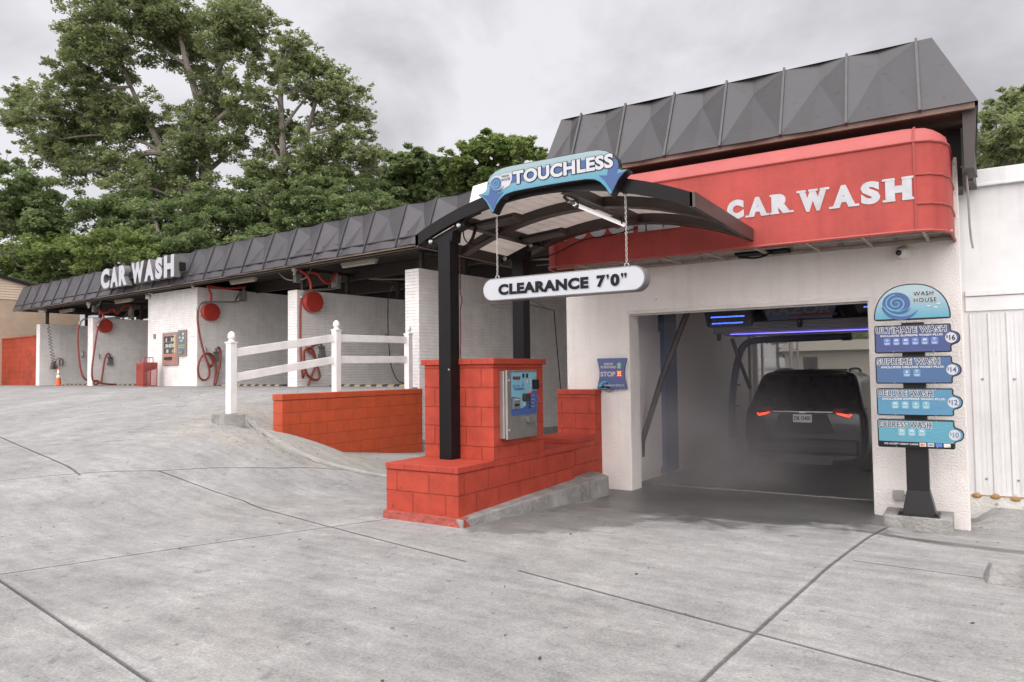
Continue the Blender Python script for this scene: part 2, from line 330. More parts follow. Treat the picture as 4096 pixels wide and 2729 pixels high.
    def lathe(s, prof, c, axis='z', n=24):                         # profile [(radius, along)]
        c = Vector(c); ax = {'x': Vector((1, 0, 0)), 'y': Vector((0, 1, 0)), 'z': Vector((0, 0, 1))}[axis] if isinstance(axis, str) else Vector(axis).normalized()
        u = ax.orthogonal().normalized(); v = ax.cross(u); st = []
        for r_, h in prof: st.append(s.addv([c + ax * h + (u * math.cos(2 * math.pi * j / n) + v * math.sin(2 * math.pi * j / n)) * r_ for j in range(n)]))
        for k in range(len(prof) - 1):
            for j in range(n):
                j2 = (j + 1) % n; s.face([st[k] + j, st[k] + j2, st[k + 1] + j2, st[k + 1] + j])
        s.face([st[0] + n - 1 - j for j in range(n)]); s.face([st[-1] + j for j in range(n)])
        return s
    def text(s, body, box, plane, off, bold=0.0, depth=0.0, shear=0.0, space=1.0):
        V, F = glyphs(body, bold, shear, space); x0, x1, y0, y1 = box
        lo = V.min(0); hi = V.max(0); O, Rr, U = (Vector(q) for q in plane); Nn = Rr.cross(U)
        sx = (x1 - x0) / (hi[0] - lo[0]); sy = (y1 - y0) / (hi[1] - lo[1])
        pt = [(x0 + (p[0] - lo[0]) * sx, y0 + (p[1] - lo[1]) * sy) for p in V]
        i = s.addv([O + Rr * a + U * b + Nn * off for a, b in pt])
        for f in F: s.face([i + k for k in f])
        if depth:
            j = s.addv([O + Rr * a + U * b + Nn * (off - depth) for a, b in pt]); ed = {}
            for f in F:
                for k in range(len(f)):
                    a, b = f[k], f[(k + 1) % len(f)]; ed[(a, b)] = 1
            for (a, b) in ed:
                if (b, a) not in ed: s.face([i + a, j + a, j + b, i + b])
        return s
    def build(s, name, mat, parent=None, base=None, frame=FW, smooth=False, bevel=0.0, mats=None, **pr):
        if parent is not None: frame, b = BASE[parent.name]
        else: b = Vector(base or (0, 0, 0))
        me = bpy.data.meshes.new(name); me.from_pydata([(x - b.x, y - b.y, z - b.z) for x, y, z in s.v], [], s.f)
        o = bpy.data.objects.new(name, me); COL.objects.link(o)
        for m in (mats or [mat]): me.materials.append(M[m] if isinstance(m, str) else m)
        if mats: me.polygons.foreach_set('material_index', s.mi)
        uvl = me.uv_layers.new(name='UVMap'); V = s.v
        me.update()
        data = np.empty((len(me.loops), 2), np.float32)
        for p, f, uv in zip(me.polygons, s.f, s.uv):
            nn = p.normal; ax = max(range(3), key=lambda k: abs(nn[k]))
            for li, vi in zip(p.loop_indices, f):
                if uv is not None and False: pass
                q = V[vi]; data[li] = (q[1], q[2]) if ax == 0 else ((q[0], q[2]) if ax == 1 else (q[0], q[1]))
        uvl.data.foreach_set('uv', data.ravel())
        if smooth: me.polygons.foreach_set('use_smooth', [True] * len(me.polygons)); me.set_sharp_from_angle(angle=R(40))
        if bevel:
            md = o.modifiers.new('edge', 'BEVEL'); md.width = bevel; md.segments = 2; md.limit_method = 'ANGLE'; md.angle_limit = R(40); md.harden_normals = False
        if parent is not None: o.parent = parent; BASE[o.name] = (frame, b)
        else: o.matrix_world = frame @ Matrix.Translation(b); BASE[o.name] = (frame, b)
        return props(o, pr.get('label'), pr.get('cat'), pr.get('group'), pr.get('kind'))
def islands(mb):
    par = list(range(len(mb.v)))
    def find(a):
        while par[a] != a: par[a] = par[par[a]]; a = par[a]
        return a
    for f in mb.f:
        for k in f[1:]: par[find(k)] = find(f[0])
    groups = {}
    for fi, f in enumerate(mb.f): groups.setdefault(find(f[0]), []).append(fi)
    return list(groups.values())
def build_each(mb, name, mat, parent, **kw):                       # every separate piece becomes an object of its own
    o_ = []
    for g in islands(mb):
        m_ = MB(); mp_ = {}
        for fi in g:
            for v_ in mb.f[fi]:
                if v_ not in mp_: mp_[v_] = len(m_.v); m_.v.append(mb.v[v_])
            m_.face([mp_[v_] for v_ in mb.f[fi]])
        o_.append(m_.build(name, mat, parent, **kw))
    return o_
def text_part(name, mat, parent, body, box, plane, off, **kw):
    m_ = MB(); m_.text(body, box, plane, off, **kw); return m_.build(name, mat, parent)
_gc = {}
def glyphs(body, bold, shear, space):
    k = (body, bold, shear, space)
    if k not in _gc:
        cu = bpy.data.curves.new('t', 'FONT'); cu.body = body; cu.size = 1; cu.offset = bold; cu.shear = shear; cu.space_character = space; cu.resolution_u = 4
        o = bpy.data.objects.new('t', cu); COL.objects.link(o); bpy.context.view_layer.update()
        me = bpy.data.meshes.new_from_object(o.evaluated_get(bpy.context.evaluated_depsgraph_get()))
        V = np.array([v.co[:2] for v in me.vertices]); F = [tuple(p.vertices) if p.normal.z > 0 else tuple(p.vertices)[::-1] for p in me.polygons]
        COL.objects.unlink(o); bpy.data.objects.remove(o); bpy.data.curves.remove(cu); bpy.data.meshes.remove(me); _gc[k] = (V, F)
    return _gc[k]
def copy_tree(src, base, frame=None, rz=0.0, label=None):
    fr = frame or BASE[src.name][0]
    r = src.copy(); COL.objects.link(r); r.matrix_world = fr @ Matrix.Translation(Vector(base)) @ Matrix.Rotation(rz, 4, 'Z'); BASE[r.name] = (fr, Vector(base))
    if label: r['label'] = label
    for ch in list(src.children):
        c = ch.copy(); COL.objects.link(c); c.parent = r
        for g in ch.children:
            d = g.copy(); COL.objects.link(d); d.parent = c
    return r
def PY(y): return ((0, y, 0), (1, 0, 0), (0, 0, 1))               # vertical plane facing -Y: coordinates are (x, z)
def PX(x): return ((x, 0, 0), (0, 1, 0), (0, 0, 1))               # vertical plane facing +X: coordinates are (y, z)
def circ(cx, cy, r, n=24, a0=0, a1=360, ry=None):
    k = n if (a1 - a0) % 360 else n
    return [(cx + r * math.cos(R(a0 + (a1 - a0) * i / (n if (a1 - a0) % 360 == 0 else n - 1))), cy + (ry or r) * math.sin(R(a0 + (a1 - a0) * i / (n if (a1 - a0) % 360 == 0 else n - 1)))) for i in range(n)]
def rrect(x0, x1, y0, y1, r, n=5):
    P = []
    for cx, cy, a in ((x1 - r, y0 + r, -90), (x1 - r, y1 - r, 0), (x0 + r, y1 - r, 90), (x0 + r, y0 + r, 180)):
        P += [(cx + r * math.cos(R(a + 90 * i / n)), cy + r * math.sin(R(a + 90 * i / n))) for i in range(n + 1)]
    return P
def sstep(t): t = np.clip(t, 0, 1); return t * t * (3 - 2 * t)
def ground_z(x, y):
    x = np.asarray(x, float); y = np.asarray(y, float)
    c, s_ = math.cos(R(-5.6115)), math.sin(R(-5.6115))
    yb = -(x + 10.714) * s_ + (y - 12.972) * c
    zU = np.interp(yb, [-16, -13, -11, -9, -8, -6.5, -5, -4, -3, -2, -1, 0], [0, .02, .07, .22, .34, .56, .79, .95, 1.09, 1.19, 1.25, 1.27])
    zU = zU + 0.03 * np.clip(yb - 22, 0, 60)
    zL = np.interp(y, [6.3, 9.8, 13], [0, -.13, -.20])
    zL = zL - 0.14 * sstep((x + 1.6) / 1.6) * sstep((y - 7.5) / 2.2) + 0.17 * sstep((x + .02) / .12) * sstep((y - 9.9) / .8)
    lane = np.interp(y, [7.5, 8, 8.5, 8.96, 9.2, 9.5, 9.9, 10.3, 11.2, 12, 12.75, 14], [.72, .70, .64, .54, .33, .20, .12, .06, -.04, -.13, -.20, -.22])
    u = x - 0.098 * np.clip(y - 12.97, 0, 30)
    A = zU + (lane - zU) * sstep((y - 7.3) / .9)
    right = A + (zL - A) * sstep((u + 10.7) / 3.6)
    dip = np.exp(-((y - 8.95) / .75) ** 2) * sstep(1 - (-10.7 - u) / 1.3) * (zU - .55)
    left = zU - np.clip(dip, 0, 1)
    return np.where(u < -10.74, left, right)
# ---------------------------------------------------------------- ground: one sheet out to the horizon
def axis_coords(parts): return np.unique(np.round(np.concatenate([np.atleast_1d(np.array(p, float)) for p in parts]), 4))
gx = axis_coords([[-500, -250, -140, -100, -80], np.arange(-66, -26, 2.0), np.arange(-26, -13, .5), np.arange(-13, 1.5, .2), [-10.78, -10.70], np.arange(1.5, 6, .5), [7, 9, 12, 16, 22, 30, 45, 70, 120, 250, 500]])
gy = axis_coords([[-200, -80, -30, -12, -6, -3], np.arange(-2, 4, .5), np.arange(4, 14.5, .2), np.arange(14.5, 24, 1.0), [26, 30, 36, 44, 55, 70, 100, 160, 300, 600]])
X, Y = np.meshgrid(gx, gy); XX = X + 0.098 * np.clip(Y - 12.97, 0, 12)
Z = ground_z(XX, Y)
nx, ny = len(gx), len(gy)
me = bpy.data.meshes.new('ground')
idx = np.arange(nx * ny).reshape(ny, nx)
F = np.stack([idx[:-1, :-1], idx[:-1, 1:], idx[1:, 1:], idx[1:, :-1]], -1).reshape(-1, 4)
me.from_pydata(np.stack([XX, Y, Z], -1).reshape(-1, 3).tolist(), [], F.tolist())
me.polygons.foreach_set('use_smooth', [True] * len(me.polygons))
ground = bpy.data.objects.new('ground', me); COL.objects.link(ground); ground['kind'] = 'structure'

def ground_material():
    m = bpy.data.materials.new('slab_concrete'); m.use_nodes = True; t = m.node_tree; b = t.nodes['Principled BSDF']; L = t.links.new
    def n(ty, **k):
        q = t.nodes.new(ty)
        for a, v in k.items(): setattr(q, a, v)
        return q
    def mth(op, a, bb=None, c=None):
        q = n('ShaderNodeMath', operation=op)
        for i, v in enumerate((a, bb, c)):
            if v is None: continue
            if isinstance(v, (int, float)): q.inputs[i].default_value = v
            else: L(v, q.inputs[i])
        return q.outputs[0]
    def noise(sc, det=8, ro=.6, vec=None, dist=0.0):
        q = n('ShaderNodeTexNoise'); q.inputs['Scale'].default_value = sc; q.inputs['Detail'].default_value = det; q.inputs['Roughness'].default_value = ro; q.inputs['Distortion'].default_value = dist
        L(vec or P, q.inputs['Vector']); return q.outputs[0]
    def rng_(v, a, bb, c, d, smooth=False):
        q = n('ShaderNodeMapRange')
        if smooth: q.interpolation_type = 'SMOOTHSTEP'
        for i, x in enumerate((a, bb, c, d)): q.inputs[i + 1].default_value = x
        L(v, q.inputs[0]); return q.outputs[0]
    geo = n('ShaderNodeNewGeometry'); sp = n('ShaderNodeSeparateXYZ'); L(geo.outputs['Position'], sp.inputs[0])
    cx = n('ShaderNodeCombineXYZ'); L(sp.outputs[0], cx.inputs[0]); L(sp.outputs[1], cx.inputs[1]); P = cx.outputs[0]
    wn = n('ShaderNodeTexNoise'); wn.inputs['Scale'].default_value = 2.2; wn.inputs['Detail'].default_value = 6; L(P, wn.inputs['Vector'])
    ws = n('ShaderNodeVectorMath', operation='MULTIPLY_ADD'); L(wn.outputs['Color'], ws.inputs[0]); ws.inputs[1].default_value = (.014, .014, 0); L(P, ws.inputs[2])
    sb = n('ShaderNodeVectorMath', operation='SUBTRACT'); L(ws.outputs[0], sb.inputs[0]); sb.inputs[1].default_value = (.007, .007, 0); PW = sb.outputs[0]
    segs = [((-6.95, 2.25), (-6.23, 4.21)), ((-6.23, 4.21), (-5.45, 6.1)), ((-10.61, 4.41), (-9.31, 5.77)), ((-9.31, 5.77), (-8.58, 7.16)), ((-8.58, 7.16), (-8.1, 8.6)),
            ((-22, 8.05), (-9.88, 5.04)), ((-9.31, 5.77), (-7.71, 5.9)), ((-7.71, 5.9), (-5.85, 5.48)), ((-5.85, 5.48), (-3.67, 5.03)), ((-3.11, 5.01), (3.5, 3.45)),
            ((-9, 3.15), (-2.2, 2.0)), ((-1.3, 2.6), (-1.15, 4.62)), ((-1.15, 4.62), (-0.82, 8.95)), ((-0.87, 6.71), (3.0, 6.35)), ((-11.23, 8.73), (-9.81, 7.92)),
            ((-9.81, 7.92), (-8.64, 7.89)), ((-8.64, 7.89), (-7.4, 8.75)), ((-26, 7.2), (-15.1, 11.1)), ((-18, 4.2), (-11.5, 6.66))]
    dmin = None
    for (a, e) in segs:
        d = np.array(e) - np.array(a); ln = float(np.hypot(*d)); d = d / ln
        v = n('ShaderNodeVectorMath', operation='SUBTRACT'); L(PW, v.inputs[0]); v.inputs[1].default_value = (*a, 0)
        dt = n('ShaderNodeVectorMath', operation='DOT_PRODUCT'); L(v.outputs[0], dt.inputs[0]); dt.inputs[1].default_value = (*d, 0)
        cl = mth('MINIMUM', mth('MAXIMUM', dt.outputs['Value'], 0.0), ln)
        sc = n('ShaderNodeVectorMath', operation='SCALE'); sc.inputs[0].default_value = (*d, 0); L(cl, sc.inputs['Scale'])
        df = n('ShaderNodeVectorMath', operation='DISTANCE'); L(v.outputs[0], df.inputs[0]); L(sc.outputs[0], df.inputs[1])
        dmin = df.outputs['Value'] if dmin is None else mth('MINIMUM', dmin, df.outputs['Value'])
    groove = rng_(dmin, .005, .017, 1, 0)
    edge = mth('MULTIPLY', rng_(dmin, .055, .07, 1, 0), rng_(dmin, .012, .03, 0, 1))
    # mottled, broom-finished concrete
    mp_ = n('ShaderNodeMapping'); mp_.inputs['Rotation'].default_value = (0, 0, R(13)); mp_.inputs['Scale'].default_value = (1.2, 7, 1); L(P, mp_.inputs[0])
    broom = noise(1.0, 9, .65, mp_.outputs[0])
    big = noise(.42, 6, .55, None, .6); med = noise(1.7, 9, .62); fine = noise(48, 6, .8); fin2 = noise(10, 9, .72)
    k = rng_(big, .3, .7, .84, 1.10)
    k = mth('MULTIPLY', k, rng_(med, .28, .72, .80, 1.14)); k = mth('MULTIPLY', k, rng_(broom, .3, .7, .80, 1.13))
    k = mth('MULTIPLY', k, rng_(fine, .28, .72, .56, 1.34)); k = mth('MULTIPLY', k, rng_(fin2, .3, .72, .80, 1.14))
    k = mth('MULTIPLY', k, rng_(noise(130, 3, .8), .3, .7, .80, 1.16)); k = mth('MULTIPLY', k, rng_(noise(13, 2, .5), .69, .75, 1, .55)); k = mth('MULTIPLY', k, rng_(noise(3.1, 8, .7, None, 1.2), .58, .70, 1, .80))
    k = mth('MULTIPLY', k, rng_(groove, 0, 1, 1, .42)); k = mth('MULTIPLY', k, rng_(edge, 0, 1, 1, 1.07))
    # wet concrete fanning out of the wash tunnel, and the damp gutter by the menu plinth
    def blob(c, rx, ry, soft, rot=0):
        q = n('ShaderNodeMapping', vector_type='TEXTURE'); q.inputs['Location'].default_value = (*c, 0); q.inputs['Rotation'].default_value = (0, 0, R(rot)); q.inputs['Scale'].default_value = (rx, ry, 1); L(P, q.inputs[0])
        ln = n('ShaderNodeVectorMath', operation='LENGTH'); L(q.outputs[0], ln.inputs[0])
        return rng_(mth('ADD', ln.outputs['Value'], rng_(noise(2.4, 8, .65), .3, .7, -soft, soft)), .85, 1.1, 1, 0, True)
    wet = mth('MAXIMUM', blob((-2.65, 11.0), 2.5, 3.35, .16), blob((0.5, 8.05), 1.7, .16, .35, -9))
    wet = mth('MAXIMUM', wet, mth('MULTIPLY', blob((-3.9, 7.4), .8, 1.5, .3, -12), .6))
    k = mth('MULTIPLY', k, rng_(wet, 0, 1, 1, .36))
    # curved tyre scuffs left by turning cars
    for (c_, r_, w_, dk) in (((-9.5, -1.2), 7.3, .09, .16), ((-9.5, -1.2), 8.9, .09, .14), ((-2.2, 13.2), 8.6, .10, .12), ((1.8, 9.5), 6.3, .09, .12), ((-20, 2.0), 9.3, .12, .16), ((3.5, 4.6), 2.9, .08, .14)):
        v = n('ShaderNodeVectorMath', operation='DISTANCE'); L(PW, v.inputs[0]); v.inputs[1].default_value = (*c_, 0)
        band = rng_(mth('ABSOLUTE', mth('SUBTRACT', v.outputs['Value'], r_)), w_ * .5, w_ * 1.3, 1, 0, True)
        band = mth('MULTIPLY', band, rng_(noise(3.7, 6, .7), .44, .62, 0, 1)); k = mth('MULTIPLY', k, mth('SUBTRACT', 1.0, mth('MULTIPLY', band, dk)))
    # oil drips
    k = mth('MULTIPLY', k, rng_(mth('MULTIPLY', noise(5.5, 2, .4), rng_(big, .45, .6, .6, 1)), .64, .70, 1, .70))
    # sandy silt washed off the upper lot, dark tyre film by the bays
    silt = mth('MULTIPLY', blob((-10.2, 8.8), 2.3, 1.7, .4), rng_(med, .35, .65, .1, .9))
    base = n('ShaderNodeMix', data_type='RGBA'); L(silt, base.inputs[0]); base.inputs[6].default_value = (.325, .319, .302, 1); base.inputs[7].default_value = (.315, .285, .235, 1)
    pink = n('ShaderNodeMix', data_type='RGBA'); L(rng_(noise(.6, 4, .5), .5, .75, 0, .35), pink.inputs[0]); L(base.outputs[2], pink.inputs[6]); pink.inputs[7].default_value = (.325, .300, .278, 1)
    film = mth('MULTIPLY', rng_(mth('ADD', sp.outputs[1], mth('MULTIPLY', sp.outputs[0], .1)), 9.6, 11.4, 0, 1, True), rng_(mp_.outputs[0] if False else broom, .42, .6, 0, .30))
    k = mth('MULTIPLY', k, mth('SUBTRACT', 1.0, mth('MULTIPLY', film, rng_(sp.outputs[0], -12, -11, 1, 0))))
    fc = n('ShaderNodeVectorMath', operation='SCALE'); L(pink.outputs[2], fc.inputs[0]); L(k, fc.inputs['Scale']); L(fc.outputs[0], b.inputs['Base Color'])
    L(rng_(wet, 0, 1, .9, .33), b.inputs['Roughness']); b.inputs['Specular IOR Level'].default_value = .35
    h = mth('ADD', mth('MULTIPLY', groove, -.016), mth('MULTIPLY', fine, .006)); h = mth('ADD', h, mth('MULTIPLY', med, .010)); h = mth('ADD', h, mth('MULTIPLY', edge, -.002)); h = mth('ADD', h, mth('MULTIPLY', broom, .004))
    bp = n('ShaderNodeBump'); bp.inputs['Distance'].default_value = 1.0; L(h, bp.inputs['Height']); L(bp.outputs[0], b.inputs['Normal'])
    return m
me.materials.append(ground_material())

# narrow troweled kerb strip sweeping round from the fence foot into the lane
kc = [(-11.35, 8.85), (-11.05, 8.72), (-10.55, 8.38), (-10.1, 8.12), (-9.6, 7.93), (-9.1, 7.88), (-8.6, 8.02), (-8.1, 8.36), (-7.5, 8.80)]
kt = MB(); kt.tube([(x, y, 0) for x, y in kc], .05, 4, 3, caps=False); kx = np.array(kt.v).reshape(-1, 4, 3).mean(1)
ks = MB(); tn = np.gradient(kx[:, :2], axis=0); tn /= np.linalg.norm(tn, axis=1)[:, None]; nv_ = np.stack([-tn[:, 1], tn[:, 0]], 1) * .065
for i in range(len(kx) - 1):
    q = [kx[i, :2] - nv_[i], kx[i + 1, :2] - nv_[i + 1], kx[i + 1, :2] + nv_[i + 1], kx[i, :2] + nv_[i]]
    ks.hexa([(p[0], p[1], float(ground_z(*p)) - .05) for p in q] + [(p[0], p[1], float(ground_z(*p)) + .022) for p in q])
mk('kerb_strip', (0.36, 0.345, 0.315), 0.9, var=0.25, vscale=6, bump=0.02, bscale=40)
o = ks.build('kerb_strip', 'kerb_strip', base=(-9.5, 8.2, .5)); o['kind'] = 'structure'

# leaf litter and grit scattered on the slabs: too many and too small to count
lt = MB(); lr = random.Random(11)
def litter(cx, cy, sx, sy, cnt, size):
    for _ in range(cnt):
        x = lr.gauss(cx, sx); y = lr.gauss(cy, sy); z = float(ground_z(x, y)) + .006; a = lr.uniform(0, 6.3); l = size * lr.uniform(.5, 1.5); w_ = l * lr.uniform(.2, .5)
        if -5.7 < x < -3.9 and y > 5.9: continue
        u = (math.cos(a), math.sin(a)); v = (-u[1], u[0])
        lt.quad([(x - u[0] * l, y - u[1] * l, z), (x + v[0] * w_, y + v[1] * w_, z + l * .25), (x + u[0] * l, y + u[1] * l, z + .003), (x - v[0] * w_, y - v[1] * w_, z)])
litter(-9.4, 7.75, .9, .25, 130, .016); litter(-10.9, 9.6, 1.5, 1.2, 150, .018); litter(-14, 10.5, 3.0, 1.2, 110, .022); litter(-3, 5.5, 3.0, 2.0, 70, .016); litter(-8, 5, 3, 1.5, 50, .018); litter(-1, 8.6, 1.2, .5, 40, .013); litter(-4.2, 8.2, .2, .9, 25, .013)
mk('dead_leaf', (0.055, 0.040, 0.028), 0.8, var=0.4, vscale=3)
lt.build('leaf_litter', 'dead_leaf', kind='stuff')

# ---------------------------------------------------------------- touchless wash building
YF = 9.055
tw = thing('touchless_wash_building', 'white stucco car wash tunnel building with charcoal metal mansard roof and open drive-in doorway', 'building', (-2.4, YF, 0), FT)
b = MB()
OL, OR_, OT = -3.85, -.955, 2.352
wl = [(-4.80, -.35), (OL, -.35), (OL, OT), (OR_, OT), (OR_, -.35), (-.045, -.35), (-.045, 3.85), (-4.80, 3.85)]
b.prism(wl, PY(YF), -.34, 0)
b.build('stucco_front', 'stucco', tw, bevel=.012)
b = MB(); b.box(-4.80, -4.10, YF + .34, 16.6, -.4, 3.8); b.build('side_wall', 'bay_panel', tw)
b = MB(); b.box(-.30, -.06, YF + .34, 16.6, -.4, 3.8); b.build('side_wall', 'bay_panel', tw)
b = MB(); b.box(-4.79, -.07, YF + .34, 16.6, 3.0, 3.2); b.build('ceiling', 'bay_panel', tw)
b = MB(); b.box(OL - .03, OR_ + .02, YF - .012, YF + .05, OT, OT + .045); b.box(OL - .02, OR_ + .02, YF + .05, YF + .06, OT - .018, OT); b.build('door_lintel_trim', 'trim_white', tw)
# dark recess above the parapet and the mansard that hangs over it
b = MB(); b.box(-4.85, .0, 9.45, 9.9, 3.6, 4.6); b.build('parapet_recess', 'dark_beam', tw)
b = MB(); b.box(-4.9, .10, 8.60, 9.45, 4.262, 4.30); b.bar((-4.92, 8.60, 4.24), (.13, 8.60, 4.24), .05, .075); b.build('soffit', 'brown_soffit', tw)
def mansard(seams_t, seams_b, yt, yb_, zt, zb, right_hip=None, inward=.11, wave=.03, seedv=1, crease=.045, thick=.02):
    mb = MB(); rs = random.Random(seedv); pv = None; n = len(seams_t)
    for k in range(n - 1):
        tl = (seams_t[k], yt, zt); tr = (seams_t[k + 1], yt, zt); bl = (seams_b[k], yb_, zb); br = (seams_b[k + 1], yb_, zb)
        wd = seams_t[k + 1] - seams_t[k]
        if wd < .3:
            mb.quad([bl, br, tr, tl]); continue
        f = rs.uniform(.18, .27); jx = rs.uniform(-.06, .06) * wd; dz = rs.uniform(.5, 1.1)
        T_ = ((tl[0] + tr[0]) / 2 + jx, yt + .05 * dz, zt + wave * rs.uniform(-.9, .4))
        def mixp(a, b_, t): return tuple(a[i] + (b_[i] - a[i]) * t for i in range(3))
        Pm = mixp(mixp(tl, tr, .5), mixp(bl, br, .5), f); Pm = (Pm[0] + jx, Pm[1] + inward * dz, Pm[2] - inward * .25)
        Q = mixp(bl, br, .5 + rs.uniform(-.08, .08)); Q = (Q[0], Q[1] - crease * dz, Q[2] - wave * rs.uniform(-.3, .8))
        for tri in ((tl, Pm, T_), (T_, Pm, tr), (tl, bl, Pm), (bl, Q, Pm), (Q, br, Pm), (br, tr, Pm)):
            mb.quad(list(tri))
    return mb
st = [-4.90, -4.57, -3.89, -3.19, -2.5, -1.8, -1.1, -0.39, -0.236]; sbm = [-4.92, -4.46, -3.78, -3.12, -2.43, -1.74, -1.05, -0.35, .16]
ZE, ZT, YE, YT = 4.26, 5.25, 8.55, 9.18
mb = mansard(st, sbm, YT, YE, ZT, ZE, seedv=3)
mb.quad([(.16, YE, ZE), (.16, 16.6, ZE), (-.236, 16.6, ZT), (-.236, YT, ZT)])               # side slope back along the building
mb.quad([(-4.92, YE, ZE), (-4.90, YT, ZT), (-4.90, 16.6, ZT), (-4.92, 16.6, ZE)])
mb.quad([(-4.90, YT, ZT), (-.236, YT, ZT), (-.236, 16.6, ZT), (-4.90, 16.6, ZT)])
ro = mb.build('mansard_roof', 'charcoal_chipped', tw)
b = MB()
for t_, u_ in list(zip(st, sbm))[1:-1]: b.bar((t_, YT + .0, ZT + .02), (u_, YE - .015, ZE - .01), .026, .042, up=(0, -1, .6))
build_each(b, 'standing_seam', 'seam_metal', ro)
b = MB()
for k in range(10):                                                    # louvred panels down the side, seen edge-on
    y0 = YE + .12 + k * .62; b.hexa([(.02, y0, 3.62), (.10, y0, 3.62), (.14, y0 + .5, 3.62), (.02, y0 + .5, 3.62), (.02, y0, 4.25), (.15, y0, 4.25), (.10, y0 + .5, 4.25), (.02, y0 + .5, 4.25)])
b.build('side_cladding', 'dark_beam', tw)
b = MB(); b.tube([(-.01, 8.97, 3.72), (.035, 8.98, 3.68), (.045, 8.99, 3.4), (.05, 9.0, 3.0), (.07, 9.0, 2.84)], .011, 6); b.build('loose_cable', 'galvanised', tw)
b = MB(); b.box(-.76, -.655, YF - .055, YF, .14, .25); b.tube([(-.655, YF - .03, .20), (-.6, YF - .03, .20), (-.58, 8.8, .17)], .012, 6); b.build('junction_box', 'galvanised', tw, bevel=.004)
# inside the tunnel
b = MB(); b.box(-4.098, -4.0, 10.78, 11.33, .0, 2.9); b.build('guide_post', 'bay_blue', tw)
b = MB(); b.box(-4.098, -4.07, 9.52, 10.78, .1, 2.20); b.box(-4.098, -4.075, 11.33, 14.1, .1, 2.6); b.box(-4.098, -4.07, 14.12, 16.5, .1, 2.6); build_each(b, 'wall_panel', 'bay_panel', tw)
b = MB(); b.tube([(-3.35, 10.0, 2.45), (-3.76, 10.0, 1.48), (-4.08, 10.0, .56), (-4.09, 10.0, .34)], .045, 8, 0); b.build('brace_pipe', 'bay_dark', tw)
b = MB(); b.tube([(-3.62, 13.2, 2.15), (-3.48, 13.2, 1.7), (-3.32, 13.2, 1.25)], .035, 8, 0); b.tube([(-3.9, 15.5, 0), (-3.9, 15.5, 2.3)], .03, 6, 0); build_each(b, 'brace_pipe', 'bay_dark', tw)
b = MB(); b.box(-4.06, -3.99, 16.5, 16.6, -.1, 2.6); b.box(-3.9, -3.86, 16.5, 16.6, -.1, 2.6); b.box(-4.1, -.3, 16.5, 16.6, 2.62, 3.0); build_each(b, 'exit_frame', 'trim_white', tw)
b = MB(); b.tube([(-3.86, 9.80, -.005), (-3.4, 9.76, -.008), (-2.5, 9.80, -.010), (-1.36, 9.77, -.010), (-1.0, 9.84, -.012)], .014, 8)
for x in (-3.6, -2.9, -1.5): b.lathe([(.02, -.04), (.02, .04)], (x, 9.785, -.008), 'x', 10)
tp = b.build('spray_pipe', 'pvc', base=(-2.4, 9.8, .03), frame=FT); props(tp, 'white plastic spray pipe lying across the tunnel doorway floor', 'pipe')

# red awning sign over the doorway
aw = thing('awning', 'red vinyl awning with rounded ends and white car wash lettering over the tunnel doorway', 'awning', (-2.4, YF, 2.94), FT)
YA = 8.12; zb, zs = 2.94, 3.828
def awn_front(z, off=0.0): return [(-4.66 - off, YF), (-4.66 - off, YA + .33), (-4.63, YA + .17), (-4.57, YA + .05), (-4.46, YA - off), (-.40, YA - off), (-.27, YA + .05), (-.17, YA + .16), (-.11, YA + .33), (-.09 + off, YF - .1), (-.09 + off, YF)]
def awn_ring(z, inset):
    c = (-2.4, YF); P_ = []
    for x, y in awn_front(z):
        yy = y + inset * (1 if y < YF - .01 else 0); xx = x
        if x < -4.4: xx = x + inset * (.55 if y > YA + .1 else .3)
        if x > -.45: xx = x - inset * (.55 if y > YA + .1 else .3)
        P_.append((xx, min(yy, YF), z))
    return P_
b = MB(); n_ = len(awn_front(0))
i0 = b.addv(awn_ring(zb, 0)); i1 = b.addv(awn_ring(zs, 0))
for k in range(n_ - 1): b.face((i0 + k, i0 + k + 1, i1 + k + 1, i1 + k))
ab = b.build('valance', 'awning_red', aw, smooth=True)
b = MB(); rings = [(zs, 0), (zs + .09, .035), (zs + .17, .13), (zs + .225, .30), (zs + .26, .55), (zs + .285, .93)]; ids = [b.addv(awn_ring(z, i_)) for z, i_ in rings]
for a_, c_ in zip(ids, ids[1:]):
    for k in range(n_ - 1): b.face((a_ + k, a_ + k + 1, c_ + k + 1, c_ + k))
b.build('hood', 'awning_fade', aw, smooth=True)
b = MB(); b.tube([(x, y - .006, zs) for x, y in awn_front(0)], .014, 6, 0); b.tube([(x, y - .004, zb) for x, y in awn_front(0)], .016, 6, 0)
for z in (zs - .33, zs - .62): b.tube([(x + .004, y - .004, z) for x, y in awn_front(0)[5:]], .012, 6, 0)
for x in (-4.46, -.40): b.tube([(x, YA - .004, zb), (x, YA - .004, zs), (x, YA + .03, zs + .09), (x, YA + .13, zs + .17), (x, YA + .3, zs + .225), (x, YA + .6, zs + .265)], .011, 6, 0)
b.build('piping', 'awning_seam', aw)
b = MB()
for x in np.arange(-4.2, -.1, .55): b.bar((x, YA + .05, zb + .02), (x + .02, YF, zb + .03), .03, .03); b.bar((x + .25, YF - .02, zb + .03), (x + .25, YF - .02, zb + .25), .03, .03)
b.bar((-4.6, YF - .03, zb + .03), (-.1, YF - .03, zb + .03), .03, .035); b.bar((-4.6, YA + .32, zb + .02), (-.1, YA + .32, zb + .02), .02, .02)
build_each(b, 'bracket', 'cream_metal', aw)
b = MB(); b.box(-2.35, -1.75, YF - .30, YF - .06, zb + .03, zb + .08); b.tube([(-1.9, YF - .3, zb + .03), (-2.05, YF - .36, zb - .05), (-2.3, YF - .3, zb + .0)], .012, 6); b.build('lamp', 'ink', aw)
